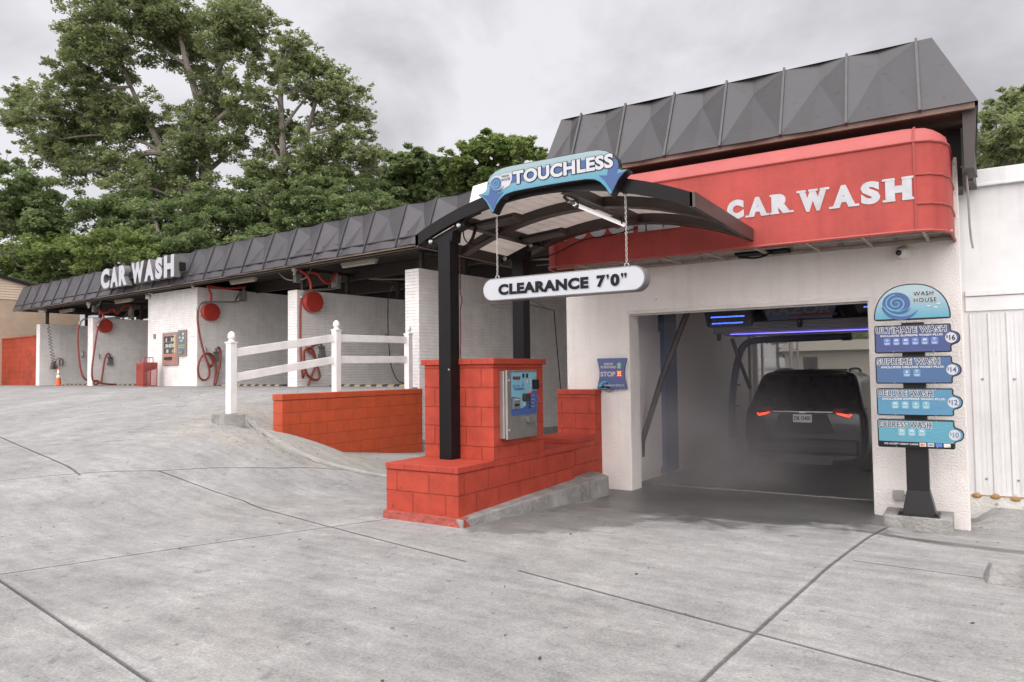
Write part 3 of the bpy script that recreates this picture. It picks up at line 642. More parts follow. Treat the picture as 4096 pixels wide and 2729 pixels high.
def serif_word(mb, word, x0, x1, z0, z1, pl, off):
    """fat slab-serif lettering: bold glyphs plus rounded slabs on the stroke ends"""
    mb.text(word, (x0, x1, z0 + .006, z1 - .006), pl, off, bold=.055, space=1.15)
L_pl = PY(YA); BOLD_ = .088
b = MB()
def slab_letters(x0, x1, word, z0, z1, wts):
    tot = sum(wts[c] for c in word) + .22 * (len(word) - 1); u = (x1 - x0) / tot; x = x0; h = z1 - z0; mid = z0 + h / 2
    def slab(cx, z, hw, up):
        hh = h * .10
        b.flat(rrect(cx - hw, cx + hw, z - hh if up else z, z if up else z + hh, hh * .45, 3), L_pl, .0085)
    for c in word:
        wd = wts[c] * u
        b.text(c, (x, x + wd, z0, z1), L_pl, .006, bold=.06 if c == 'S' else BOLD_)
        q = wd
        if c == 'A': slab(x + q * .10, z0, q * .24, False); slab(x + q * .90, z0, q * .24, False)
        if c == 'R': slab(x + q * .14, z0, q * .26, False); slab(x + q * .92, z0, q * .20, False); slab(x + q * .05, z1, q * .14, True)
        if c == 'H':
            for s_ in (.13, .87): slab(x + q * s_, z0, q * .25, False); slab(x + q * s_, z1, q * .25, True)
        if c == 'W':
            for s_ in (.10, .52, .92): slab(x + q * s_, z1, q * .17, True)
        if c in 'TLE':
            slab(x + q * (.5 if c == 'T' else .18), z0, q * .28, False)
        x += wd + .22 * u
WT = dict(C=.95, A=1.08, R=1.05, W=1.35, S=.85, H=1.12, T=.95, O=1.05, U=1.0, L=.85, E=.88)
slab_letters(-2.245, -1.56, 'CAR', 3.272, 3.487, WT); b.build('lettering', 'letter_worn', aw); b = MB(); slab_letters(-1.485, -.425, 'WASH', 3.255, 3.49, WT); b.build('lettering', 'letter_worn', aw); b = MB()
for c_, a_, e_ in (('T', -4.43, -4.23), ('O', -4.20, -3.98), ('U', -3.95, -3.73), ('C', -3.70, -3.49), ('H', -3.46, -3.22), ('L', -3.20, -3.005), ('E', -2.985, -2.79), ('S', -2.76, -2.58), ('S', -2.55, -2.37)): slab_letters(a_, e_, c_, 3.257, 3.487, WT)
b.build('lettering', 'letter_worn', aw)

# dome camera on the stucco under the awning's end
cm = thing('security_camera', 'white dome security camera on the stucco under the red awning above the price menu', 'camera', (-.58, YF, 2.86), FT, group='security cameras')
b = MB(); b.lathe([(.075, 0), (.08, .03), (.055, .06), (.05, .07)], (-.58, YF, 2.86), (0, -1, 0), 18); b.build('mount', 'camera_white', cm, smooth=True)
b = MB(); b.lathe([(.05, 0), (.062, .03), (.05, .08), (.028, .10)], (-.585, YF - .06, 2.855), (-.3, -1, -.1), 18); b.build('housing', 'camera_white', cm, smooth=True)
b = MB(); b.lathe([(.032, 0), (.028, .012), (.01, .02)], (-.614, YF - .155, 2.845), (-.3, -1, -.1), 14); b.build('lens', 'lens_black', cm, smooth=True)

# ---------------------------------------------------------------- white metal-clad building at the right
mw = thing('metal_clad_building', 'white ribbed metal-clad building on a painted block footing beside the price menu', 'building', (1.5, 9.9, 0), FT)
b = MB(); b.box(-.055, 7, 9.9, 15, .12, 3.70); b.build('wall', 'white_metal', mw)
b = MB()
for x in np.arange(.03, 5, .175): b.hexa([(x - .025, 9.9, .16), (x + .025, 9.9, .16), (x + .012, 9.878, .16), (x - .012, 9.878, .16), (x - .025, 9.9, 2.2), (x + .025, 9.9, 2.2), (x + .012, 9.878, 2.2), (x - .012, 9.878, 2.2)])
for x in np.arange(.09, 5, .175):
    for dx in (0, .045): b.box(x + dx, x + dx + .012, 9.893, 9.9, .16, 2.2)
b.build('ribbed_cladding', 'white_metal', mw)
b = MB(); b.box(-.02, 7, 9.872, 9.9, 2.232, 2.40); b.box(-.02, 7, 9.85, 9.9, 2.405, 2.47); build_each(b, 'cladding_trim', 'white_metal', mw, bevel=.006)
b = MB(); b.box(-.03, 7, 9.84, 15.05, 3.68, 3.86); b.box(-.03, 7, 9.83, 9.86, 3.66, 3.695); b.build('roof_fascia', 'white_metal', mw, bevel=.008)
b = MB(); b.box(-.06, 7, 9.86, 15, -.2, .14); b.build('footing', 'painted_block', mw)
b = MB(); fr = random.Random(3)
for x in np.arange(.03, 3, .175): b.lathe([(.01, -.05), (.022, -.035), (.03, .0), (.024, .03), (.008, .05)], (x + fr.uniform(-.02, .02), 9.862, .125 + fr.uniform(-.01, .01)), (1, 0, 0), 10)
b.box(-.02, 4, 9.852, 9.862, .130, .140); b.build('foam_sealant', 'foam_orange', mw, smooth=True)
b = MB()
for k in range(14): b.lathe([(.012, 0), (.014, .006), (.006, .012)], (.12 + .3 * (k % 7), 9.9, .32 if k < 7 else 1.45), (0, -1, 0), 8)
b.build('screw_head', 'galvanised', mw)

# ---------------------------------------------------------------- price menu sign
ms = thing('menu_sign', 'tall blue price menu sign with wave logo dome and four priced wash panels', 'sign', (-.48, 8.6, .08), FT)
b = MB(); b.box(-.59, -.385, 8.53, 8.70, .08, 2.06); b.hexa([(-.64, 8.50, .085), (-.33, 8.50, .085), (-.33, 8.74, .085), (-.64, 8.74, .085), (-.592, 8.527, .33), (-.383, 8.527, .33), (-.383, 8.703, .33), (-.592, 8.703, .33)])
b.box(-.68, -.30, 8.46, 8.80, .08, .094)
for x in (-.65, -.33): b.lathe([(.018, 0), (.018, .02), (.01, .03)], (x, 8.49, .094), 'z', 8)
b.build('post', 'sign_edge', ms, bevel=.004)
YM = 8.42; MP = PY(YM)
def cabinet(name, outline, face_mat, face_inset=.012, edge='sign_edge'):
    mb = MB(); mb.prism(outline, MP, -.11, 0); o = mb.build(name, edge, ms, smooth=False, bevel=.006)
    cx_ = np.mean([p[0] for p in outline]); cz_ = np.mean([p[1] for p in outline])
    P_ = np.array(outline); ins = []
    n = len(P_); ar = sum(P_[k][0] * P_[(k + 1) % n][1] - P_[(k + 1) % n][0] * P_[k][1] for k in range(n)); sg = 1 if ar > 0 else -1
    for k in range(n):
        t_ = P_[(k + 1) % n] - P_[k - 1]; t_ /= np.linalg.norm(t_); ins.append(tuple(P_[k] + sg * face_inset * np.array([-t_[1], t_[0]])))
    mf = MB(); mf.flat(ins, MP, .003); mf.build('sign_face', face_mat, o)
    return o
dome_o = [(-.832, 2.10), (-.82, 2.085), (-.155, 2.085), (-.142, 2.10)] + [(-.487 + .345 * math.copysign(abs(math.cos(R(a))) ** .85, math.cos(R(a))), 2.10 + .352 * math.sin(R(a)) ** .95) for a in range(6, 175, 6)]
dome_old = [(-.832, 2.10), (-.82, 2.085), (-.155, 2.085), (-.142, 2.10), (-.145, 2.14), (-.165, 2.21), (-.20, 2.28), (-.25, 2.345), (-.315, 2.40), (-.39, 2.437), (-.47, 2.452), (-.56, 2.44), (-.64, 2.405), (-.71, 2.35), (-.77, 2.275), (-.81, 2.20), (-.828, 2.14)]
dm = cabinet('logo_dome', dome_o, 'dome_face')
def swirl(mb, cx_, cz_, s, pl, off, turns=2.1, w0=.02, w1=.13):
    pts = []; ws = []
    for k in range(70):
        t_ = k / 69; a = R(130) - t_ * turns * 2 * math.pi; r_ = s * (.10 + .92 * t_)
        pts.append((cx_ + r_ * math.cos(a), cz_ + r_ * math.sin(a) * .9)); ws.append(s * (w0 + (w1 - w0) * math.sin(math.pi * min(1, t_ * .62 + .1))))
    mb.ribbon(pts, ws, pl, off)
def wave_logo(parent, cx_, cz_, s, pl, off, lab=True):
    mb = MB(); mb.flat(circ(cx_, cz_, s * 1.02, 36, ry=s * .92), pl, off)
    def arc_tail(ox, oz, rx, ry, a0, a1, w0, rise, o_, m_):
        pts = []; ws = []
        for i_ in range(30):
            t_ = i_ / 29; a = R(a0 + (a1 - a0) * t_); pts.append((cx_ + s * (ox + rx * math.cos(a)), cz_ + s * (oz + ry * math.sin(a) + rise * max(0, t_ - .6) ** 2))); ws.append(max(.002, s * w0 * math.sin(math.pi * (.12 + .86 * t_)) ** .8))
        m_.ribbon(pts, ws, pl, o_)
    arc_tail(.42, .12, 1.50, 1.36, 196, 318, .30, 1.2, off + .001, mb); arc_tail(.30, .20, 1.16, 1.02, 205, 312, .17, .9, off + .0014, mb)
    mb.build('wave_disc', 'logo_navy', parent)
    mb = MB(); swirl(mb, cx_, cz_, s * .80, pl, off + .003)
    arc_tail(.36, .15, 1.32, 1.16, 195, 318, .12, 1.1, off + .0028, mb); arc_tail(.26, .22, 1.02, .86, 205, 300, .09, .8, off + .0032, mb)
    mb.build('wave_swirl', 'logo_cyan', parent)
wave_logo(dm, -.62, 2.255, .125, MP, .006)
for w_, x1_, z_ in (('WASH', -.278, 2.318), ('HOUSE', -.252, 2.252)): text_part('letter_outline', 'print_white', dm, w_, (-.468, x1_, z_, z_ + .054), MP, .006, bold=.09, space=1.1); text_part('lettering', 'ink', dm, w_, (-.461, x1_ - .006, z_ + .005, z_ + .049), MP, .009, bold=.01, space=1.15)
mb = MB()
for (x_, z_) in ((-.33, 2.215), (-.245, 2.235), (-.27, 2.20)): mb.flat(circ(x_, z_, .020, 12, ry=.008), ((0, YM, 0), (.94, 0, .34), (-.34, 0, .94)) if False else MP, .0075)
mb.build('spray_drop', 'print_white', dm)
def panel_outline(z0, z1, x0=-.832, xr=-.145):
    zc = (z0 + z1) / 2; r_ = .018
    bump = [(xr - .002, zc - .088), (xr + .006, zc - .072), (xr + .03, zc - .064)] + [(xr + .028 + .050 * math.cos(R(a)), zc + .062 * math.sin(R(a))) for a in range(-80, 81, 20)] + [(xr + .03, zc + .064), (xr + .006, zc + .072), (xr - .002, zc + .088)]
    q = [(x0 + r_, z0), (xr - r_, z0), (xr - .005, z0 + .005), (xr, z0 + r_)] + bump + [(xr, z1 - r_), (xr - .005, z1 - .005), (xr - r_, z1), (x0 + r_, z1), (x0 + .005, z1 - .005), (x0, z1 - r_), (x0, z0 + r_), (x0 + .005, z0 + .005)]
    return q
def car_glyph(mb, cx_, cz_, s, off):
    mb.flat([(cx_ - s, cz_ - s * .45), (cx_ + s, cz_ - s * .45), (cx_ + s, cz_ + s * .1), (cx_ + s * .62, cz_ + s * .62), (cx_ - s * .62, cz_ + s * .62), (cx_ - s, cz_ + s * .1)], MP, off)
    for sx in (-.7, .7): mb.flat(rrect(cx_ + sx * s - s * .18, cx_ + sx * s + s * .18, cz_ - s * .75, cz_ - s * .45, s * .05, 2), MP, off)
def drop_glyph(mb, cx_, cz_, s, off): mb.flat([(cx_, cz_ + s)] + circ(cx_, cz_ - s * .25, s * .62, 14, 25, -205), MP, off)
def tornado_glyph(mb, cx_, cz_, s, off):
    for k in range(4): mb.flat(circ(cx_ + .1 * s * k * (1 if k % 2 else -1) * .5, cz_ + s * (.75 - .48 * k), s * (.85 - .22 * k), 14, ry=s * .17), MP, off)
def menu_panel(z0, z1, face, icon, swoosh, title, tx1, sub, price, icons, pr_mat, rnd):
    o = cabinet('price_panel', panel_outline(z0, z1), face); h = z1 - z0; rs = random.Random(rnd)
    foot = .055 if not sub else 0
    mb = MB(); lo_, hi_ = z0 + foot + .03, z1 - .03
    for k in range(6):                                               # printed swoosh lines
        xa, xb_ = ((-.80, -.20) if k % 2 else (-.80, -.50)) if k < 3 else ((-.46, -.17) if k % 2 else (-.62, -.18)); ph = rs.uniform(0, 2); pts = []
        for i_ in range(16):
            t_ = i_ / 15; f_ = .5 + .42 * math.sin(ph + k * 1.1 + 1.7 * t_ * (1 if rnd % 2 else -1)); pts.append((xa + t_ * (xb_ - xa), lo_ + f_ * (hi_ - lo_)))
        mb.ribbon(pts, [.0045 + .003 * (k % 2)] * 16, MP, .0042 + .0002 * k)
    if mb.v: mb.build('printed_swoosh', swoosh, o)
    zt = z1 - .020
    for (bd, off, mat_, gx_) in ((.085, .0065, 'print_white', .007), (.0, .0095, 'ink', 0)):
        mb = MB(); mb.text(title, (-.812 - gx_, tx1 + gx_, zt - .060 - gx_, zt + gx_ * .6), MP, off, bold=bd, space=1.12); mb.build('title_outline' if bd > .05 else 'title', mat_, o)
    if sub: mb = MB(); mb.text(sub, (-.775, -.215, zt - .099, zt - .077), MP, .0065, bold=.04); mb.build('subtitle', 'print_white', o)
    zi = zt - .148 if sub else zt - .105
    ib = MB(); gb = MB()
    for k, (kind_, ix) in enumerate(icons):
        ib.flat(rrect(ix - .032, ix + .032, zi - .040, zi + .036, .013, 4), MP, .0062)
        if kind_ == 'c': car_glyph(gb, ix, zi + .012, .017, .0092)
        elif kind_ == 'd': drop_glyph(gb, ix, zi + .012, .016, .0092)
        elif kind_ == 't': tornado_glyph(gb, ix, zi + .014, .018, .0092)
        else: gb.flat(circ(ix, zi + .012, .012, 12), MP, .0092); gb.flat(rrect(ix - .022, ix + .022, zi + .009, zi + .014, .002, 2), MP, .0092)
        for r_ in range(2): gb.flat(rrect(ix - .024 + .004 * r_, ix + .024 - .004 * r_, zi - .021 - .010 * r_, zi - .015 - .010 * r_, .002, 2), MP, .0092)
    ib.build('wash_icon', icon, o); gb.build('icon_glyph', 'print_white', o)
    zc = (z0 + z1) / 2; mb = MB(); mb.flat(circ(-.148, zc, .050, 28, ry=.052), MP, .0065); mb.build('price_disc', 'print_white', o)
    mb = MB(); mb.text('$', (-.189, -.174, zc - .006, zc + .026), MP, .0095, bold=.02); mb.text(price, (-.163, -.112, zc - .026, zc + .028), MP, .0095, bold=.02); mb.build('price_text', pr_mat, o)
    mb = MB()
    for x_ in (-.66, -.30):
        for z_ in (z0 + .012, z1 - .012): mb.flat(circ(x_, z_, .004, 8), MP, .0065)
    mb.build('screw_head', 'chain_steel', o)
    return o
menu_panel(1.745, 2.032, 'ultimate_blue', 'icon_ult', 'swoosh_ult', 'ULTIMATE WASH', -.190, 'INCLUDES SUPREME WASH PLUS:', '16', [('h', -.715), ('c', -.630), ('c', -.545), ('h', -.460), ('c', -.375), ('t', -.290)], 'ink', 1)
menu_panel(1.430, 1.708, 'supreme_blue', 'icon_sup', 'swoosh_sup', 'SUPREME WASH', -.255, 'INCLUDES DELUXE WASH PLUS:', '14', [('d', -.545), ('t', -.455)], 'logo_navy', 2)
menu_panel(1.104, 1.383, 'deluxe_blue', 'icon_del', 'swoosh_del', 'DELUXE WASH', -.325, 'INCLUDES EXPRESS WASH PLUS:', '12', [('c', -.660), ('c', -.570), ('d', -.475), ('t', -.385)], 'supreme_blue', 3)
ep = menu_panel(.778, 1.064, 'express_blue', 'icon_exp', 'swoosh_exp', 'EXPRESS WASH', -.345, None, '10', [('c', -.610), ('c', -.520), ('c', -.430)], 'deluxe_blue', 4)
mb = MB(); mb.flat([(-.822, .790), (-.160, .790), (-.158, .836), (-.822, .842)], MP, .0058); mb.build('payment_strip', 'ink', ep)
mb = MB(); mb.text('WE ACCEPT CREDIT CARDS', (-.775, -.465, .808, .826), MP, .0085, bold=.03); mb.build('payment_text', 'print_white', ep)
for k, x_ in enumerate((-.425, -.355, -.285, -.215)):
    mb = MB(); mb.flat(rrect(x_ - .029, x_ + .029, .797, .834, .003, 2), MP, .0085); c_ = mb.build('payment_card', ['label_white', 'print_white', 'icon_ult', 'label_white'][k], ep)
mb = MB(); mb.flat(circ(-.434, .816, .013, 14), MP, .0115); mb.build('payment_mark', 'stop_red', ep)
mb = MB(); mb.flat(circ(-.416, .816, .013, 14), MP, .0120); mb.flat([(-.215, .799), (-.188, .799), (-.188, .812)], MP, .0115); mb.build('payment_mark', 'label_orange', ep)
mb = MB(); mb.text('VISA', (-.378, -.332, .808, .824), MP, .0115, bold=.03, shear=.15); mb.build('payment_mark', 'logo_navy', ep)
mb = MB(); mb.box(-.81, -.19, 8.45, 8.93, -.25, .08); pl_ = mb.build('concrete_plinth', 'kerb_concrete', base=(-.5, 8.7, -.1), frame=FT, bevel=.012, label='low rough concrete plinth under the price menu post', cat='plinth')

# wheel stop in the parking stall
ws_ = MB(); ws_.hexa([(.05, 6.44, -.02), (1.75, 6.34, -.02), (1.75, 6.62, -.02), (.03, 6.74, -.02), (.085, 6.50, .125), (1.73, 6.40, .125), (1.73, 6.55, .125), (.075, 6.66, .125)])
o = ws_.build('wheel_stop', 'kerb_concrete', base=(.8, 6.55, 0), bevel=.02, label='weathered concrete wheel stop lying on the slab in front of the price menu', cat='wheel stop')
# ---------------------------------------------------------------- red block pay island
isl = thing('pay_island', 'red painted block pay island with a tall pier, low ends and a stepped back wall', 'masonry island', (-5.06, 7.4, 0))
b = MB(); b.box(-5.555, -4.56, 6.137, 6.818, .0, .535); b.box(-5.555, -4.56, 6.818, 7.95, .0, .60); b.box(-5.555, -4.56, 7.95, 8.765, .0, .535); b.build('block_base', 'red_block', isl, bevel=.008)
b = MB(); b.box(-5.555, -4.5605, 6.8185, 7.95, .60, 1.692); b.build('block_pier', 'red_block', isl, bevel=.008)
b = MB(); b.box(-5.562, -4.554, 6.130, 6.8175, .538, .606); b.box(-5.562, -4.554, 7.951, 8.772, .538, .606); b.box(-5.585, -4.53, 6.79, 7.98, 1.69, 1.757); build_each(b, 'cap_course', 'red_cap', isl, bevel=.007)
b = MB(); b.hexa([(-5.57, 6.075, -.03), (-4.44, 6.06, -.03), (-4.44, 6.30, -.03), (-5.57, 6.30, -.03), (-5.565, 6.10, .086), (-4.45, 6.085, .086), (-4.45, 6.30, .086), (-5.565, 6.30, .086)]); b.build('painted_footing', 'red_plinth', isl, bevel=.01)
b = MB(); b.box(-5.25, -4.628, 9.573, 9.795, -.15, 1.248); b.build('back_pier', 'red_block', isl, bevel=.008)
b = MB(); b.box(-5.258, -4.62, 9.565, 9.797, 1.251, 1.326); b.box(-5.25, -4.623, 8.778, 9.571, .606, .682); build_each(b, 'cap_course', 'red_cap', isl, bevel=.007)
b = MB(); b.box(-5.243, -4.63, 8.783, 9.57, -.1, .603); b.build('back_bench', 'red_block', isl, bevel=.008)
kb = MB()
kp = [(-5.50, 6.31), (-4.443, 6.06), (-4.34, 7.6), (-4.231, 9.17), (-4.50, 9.42), (-5.15, 9.5), (-5.50, 8.9)]
def kz(y): return .085 + (y - 6.1) * .025
i_ = kb.addv([(x, y, -.45) for x, y in kp]); j_ = kb.addv([(x - .01, y, min(.165, kz(y)) - .002) for x, y in kp]); n_ = len(kp)
kb.face(range(j_, j_ + n_)); kb.face([i_ + n_ - 1 - k for k in range(n_)])
for k in range(n_): kb.face((i_ + k, i_ + (k + 1) % n_, j_ + (k + 1) % n_, j_ + k))
kb.build('kerb', 'kerb_concrete', isl, bevel=.012)

# ---------------------------------------------------------------- pay station
XP = -4.468
ps = thing('pay_station', 'stainless steel pay station with blue printed panel mounted on the red block pier', 'pay station', (-4.56, 7.28, .82))
b = MB(); b.box(-4.562, -4.50, 6.945, 7.62, .835, 1.612); b.build('cabinet', 'stainless', ps, bevel=.006)
b = MB(); b.box(-4.498, XP, 6.965, 7.635, .825, 1.618); b.build('door', 'stainless', ps, bevel=.006)
PP = PX(XP)
b = MB(); b.flat([(7.045, 1.092), (7.622, 1.092), (7.622, 1.592), (7.045, 1.592)], PP, .004); fp = b.build('printed_panel', 'sky_blue', ps)
b = MB(); pts = [(7.047, 1.094), (7.62, 1.094), (7.62, 1.36), (7.56, 1.372), (7.50, 1.36), (7.44, 1.31), (7.39, 1.24), (7.33, 1.185), (7.26, 1.17), (7.20, 1.20), (7.17, 1.255), (7.12, 1.31), (7.06, 1.315), (7.047, 1.30)]; b.flat(pts, PP, .006); b.build('printed_wave', 'wave_blue', fp)
b = MB()
for k, (r_, z_) in enumerate(((.20, 1.14), (.15, 1.12))): b.ribbon([(7.52 + r_ * math.cos(R(a)), z_ + r_ * math.sin(R(a))) for a in range(25, 170, 9)], [.018] * 17, PP, .008)
b.ribbon([(7.06 + .012 * k, 1.22 - .09 * math.sin(k / 13 * math.pi)) for k in range(14)], [.02] * 14, PP, .008); b.build('printed_ripple', 'wave_mid', fp)
text_part('lettering', 'logo_navy', fp, 'AUTO WASH', (7.075, 7.235, 1.425, 1.447), PP, .006, bold=.0); text_part('lettering', 'logo_navy', fp, 'PayStation', (7.105, 7.335, 1.378, 1.420), PP, .006, bold=.03)
b = MB()
for a, l in ((60, .05), (80, .07), (100, .06), (120, .045), (40, .03)): b.flat([(7.30 + .02 * math.cos(R(a)) - .004, 1.43), (7.30 + .02 * math.cos(R(a)) + .004, 1.43), (7.30 + l * .8 * math.cos(R(a)), 1.43 + l)], PP, .006)
b.build('splash_mark', 'wave_mid', fp)
b = MB(); b.box(XP + .004, XP + .012, 7.085, 7.235, 1.512, 1.545); b.build('display', 'lens_black', fp)
b = MB(); b.text('WELCOME', (7.10, 7.22, 1.520, 1.537), PP, .0145, bold=.0); b.build('display_text', 'stop_red', fp)
b = MB(); b.box(XP + .003, XP + .012, 7.295, 7.328, 1.528, 1.578); b.box(XP + .003, XP + .012, 7.38, 7.413, 1.528, 1.578); b.build('key_switch', 'ink', ps)
b = MB(); b.flat([(7.45, 1.565), (7.465, 1.548), (7.48, 1.548), (7.475, 1.565), (7.458, 1.578)], PP, .006); b.flat([(7.47, 1.532), (7.525, 1.532), (7.525, 1.541), (7.47, 1.541)], PP, .006); b.build('leaf_mark', 'arrow_green', fp)
b = MB(); b.flat(circ(7.395, 1.485, .022, 18), PP, .006)
for k in range(3): b.flat([(7.462, 1.492 - .033 * k), (7.502, 1.492 - .033 * k), (7.502, 1.516 - .033 * k), (7.462, 1.516 - .033 * k)], PP, .006)
b.build('card_decal', 'print_white', fp)
b = MB(); b.box(XP + .003, XP + .06, 7.515, 7.60, 1.39, 1.505); b.build('card_reader', 'ink', ps, bevel=.01)
b = MB(); b.prism([(7.285, 1.27), (7.31, 1.25), (7.40, 1.25), (7.42, 1.27), (7.42, 1.325), (7.40, 1.343), (7.31, 1.343), (7.285, 1.325)], PP, .003, .045); b.lathe([(.012, 0), (.01, .01)], (XP + .045, 7.36, 1.298), (1, 0, 0), 10); b.build('card_slot', 'rubber', ps, bevel=.006)
b = MB(); b.box(XP + .003, XP + .022, 7.065, 7.215, 1.168, 1.30); b.build('bill_acceptor', 'grey_plastic', ps, bevel=.004)
b = MB(); b.box(XP + .022, XP + .027, 7.095, 7.185, 1.205, 1.228); b.build('bill_slot', 'lens_black', ps)
b = MB(); b.box(XP + .022, XP + .026, 7.085, 7.195, 1.272, 1.284); b.flat([(7.305, 1.195), (7.355, 1.195), (7.355, 1.25), (7.305, 1.25)], PP, .0085); b.build('instruction_label', 'print_white', ps)
for k, z_ in enumerate((1.312, 1.266, 1.225, 1.182)):
    b = MB(); b.lathe([(.014, 0), (.014, .012), (.008, .016)], (XP + .006, 7.452, z_), (1, 0, 0), 14); b.build('wash_button', 'rubber', ps)
    b = MB(); b.text(['ULTIMATE', 'SUPREME', 'DELUXE', 'EXPRESS'][k], (7.50, 7.565, z_ - .005, z_ + .006), PP, .010, bold=.02); b.flat([(7.473, z_ - .005), (7.49, z_ - .005), (7.49, z_ + .006), (7.473, z_ + .006)], PP, .010); b.build('button_label', 'print_white', ps)
b = MB(); b.lathe([(.018, 0), (.018, .012), (.010, .016)], (XP + .006, 7.445, 1.352), (1, 0, 0), 14); b.build('cancel_button', 'stop_red', ps)
b = MB(); b.prism([(7.33, 1.07), (7.53, 1.07), (7.475, 1.0), (7.44, .99), (7.38, .995), (7.355, 1.01)], PP, .0, .05); b.build('coin_cup', 'stainless', ps, bevel=.008)
b = MB()
for k in range(3): b.box(XP, XP + .008, 7.525, 7.575, .922 + .028 * k, .940 + .028 * k)
b.box(XP, XP + .004, 7.515, 7.585, .915, 1.005); b.build('speaker_vent', 'grey_plastic', ps)
for z_ in (1.50, .93):
    b = MB(); b.lathe([(.022, 0), (.022, .008), (.012, .014)], (XP, 7.01, z_), (1, 0, 0), 16); b.build('door_lock', 'galvanised', ps, smooth=True)

# ---------------------------------------------------------------- stop / go lane sign on the pier
sg = thing('lane_signal_sign', 'small navy drive forward and stop sign with lit red lights beside the tunnel doorway', 'sign', (-4.08, 8.98, 1.35), FT)
YS = 8.985; SP = PY(YS)
so_ = []
for k in range(13): t_ = k / 12; so_.append((-3.868 - .038 * math.sin(math.pi * t_) , 1.362 + .395 * t_))
so_ += [(-3.88, 1.768), (-4.29, 1.768)]
for k in range(13): t_ = 1 - k / 12; so_.append((-4.302 + .038 * math.sin(math.pi * t_) - .006 * (1 - t_), 1.362 + .395 * t_))
so_ += [(-4.295, 1.352), (-3.88, 1.352)]
b = MB(); b.prism(so_, SP, -.035, 0); b.build('housing', 'stop_blue', sg, bevel=.003)
for w_, bx_ in (('DRIVE', (-4.195, -4.062, 1.672, 1.705)), ('FORWARD', (-4.245, -4.015, 1.630, 1.664)), ('STOP', (-4.25, -4.03, 1.520, 1.588))): text_part('lettering', 'print_white', sg, w_, bx_, SP, .003, bold=.045)
for w_, bx_ in (('WASHW', (-4.195, -4.032, 1.388, 1.414)), ('RLD', (-3.992, -3.908, 1.390, 1.416))): text_part('lettering', 'print_white', sg, w_, bx_, SP, .009, bold=.03, shear=.25)
b = MB(); b.flat([(-4.012, 1.676), (-3.974, 1.714), (-3.936, 1.676), (-3.950, 1.676), (-3.950, 1.627), (-3.998, 1.627), (-3.998, 1.676)], SP, .003); b.build('green_arrow', 'arrow_green', sg)
b = MB(); b.flat([(-4.022, 1.596), (-3.985, 1.596), (-3.973, 1.585), (-3.960, 1.596), (-3.922, 1.596), (-3.952, 1.558), (-3.922, 1.520), (-3.960, 1.520), (-3.973, 1.531), (-3.985, 1.520), (-4.022, 1.520), (-3.994, 1.558)], SP, .003); b.build('red_cross', 'stop_red', sg)
b = MB()
for x_ in (-3.987, -3.959):
    for z_ in (1.536, 1.559, 1.582): b.flat(circ(x_, z_, .006, 10), SP, .006)
b.build('signal_led', 'led_red', sg)
b = MB(); b.flat([(-4.283, 1.356)] + circ(-4.19, 1.37, .092, 16, 8, 172) + [(-4.10, 1.356)], SP, .003); b.build('globe', 'logo_cyan', sg)
b = MB(); b.flat([(-4.235, 1.405), (-4.21, 1.43), (-4.18, 1.44), (-4.145, 1.425), (-4.135, 1.41), (-4.16, 1.40), (-4.185, 1.405), (-4.20, 1.395), (-4.225, 1.39)], SP, .006); b.flat([(-4.20, 1.385), (-4.185, 1.388), (-4.178, 1.37), (-4.195, 1.362)], SP, .006)
b.ribbon(circ(-4.19, 1.37, .118, 16, 5, 150), [.003] * 16, SP, .005); b.build('globe_land', 'logo_navy', sg)
b = MB(); b.flat(circ(-4.013, 1.403, .018, 16), SP, .006); b.build('globe_letter', 'icon_exp', sg)
b = MB(); b.tube([(-4.19, 9.0, 1.352), (-4.19, 9.02, 1.318), (-4.10, 9.03, 1.325), (-4.07, 9.03, 1.352)], .012, 8); b.tube([(-4.2, 9.04, 1.345), (-4.4, 9.05, 1.345)], .01, 6); b.build('conduit', 'galvanised', sg)

# ---------------------------------------------------------------- canopy over the pay island
cn = thing('entry_canopy', 'arched black steel canopy with translucent roof on two black columns over the pay island', 'canopy', (-5.1, 7.6, .6))
def zarc(x, off=0.0): return 3.625 - (x + 3.79) ** 2 / (2 * 3.72) - off
XL, XR = -5.50, -2.146
def hcol(x, y, z0, z1):
    mb = MB(); hw = .085; t_ = .02
    mb.box(x - hw, x + hw, y - hw, y - hw + t_, z0, z1); mb.box(x - hw, x + hw, y + hw - t_, y + hw, z0, z1); mb.box(x - .02, x + .02, y - hw + t_, y + hw - t_, z0, z1)
    mb.box(x + hw - .075, x + hw, y - hw + t_, y + hw - t_, z0, z1)
    return mb
hcol(-5.105, 6.722, .60, 3.13).build('column', 'black_steel', cn); hcol(-5.105, 8.335, .60, 3.13).build('column', 'black_steel', cn)
def arch(y0, y1, mat, name, dep=.135):
    mb = MB(); xs = np.linspace(XL, XR, 29); top = [(x, zarc(x)) for x in xs]; bot = [(x, zarc(x, dep)) for x in xs[::-1]]
    N_ = len(xs)
    for k in range(N_ - 1):
        a0, a1 = xs[k], xs[k + 1]
        mb.hexa([(a0, y0, zarc(a0, dep)), (a1, y0, zarc(a1, dep)), (a1, y1, zarc(a1, dep)), (a0, y1, zarc(a0, dep)), (a0, y0, zarc(a0)), (a1, y0, zarc(a1)), (a1, y1, zarc(a1)), (a0, y1, zarc(a0))])
        if y0 > 7: mb.hexa([(a0, y0 - .05, zarc(a0, dep + .012)), (a1, y0 - .05, zarc(a1, dep + .012)), (a1, y1 + .05, zarc(a1, dep + .012)), (a0, y1 + .05, zarc(a0, dep + .012)), (a0, y0 - .05, zarc(a0, dep + .0005)), (a1, y0 - .05, zarc(a1, dep + .0005)), (a1, y1 + .05, zarc(a1, dep + .0005)), (a0, y1 + .05, zarc(a0, dep + .0005))])
    return mb.build(name, mat, cn)
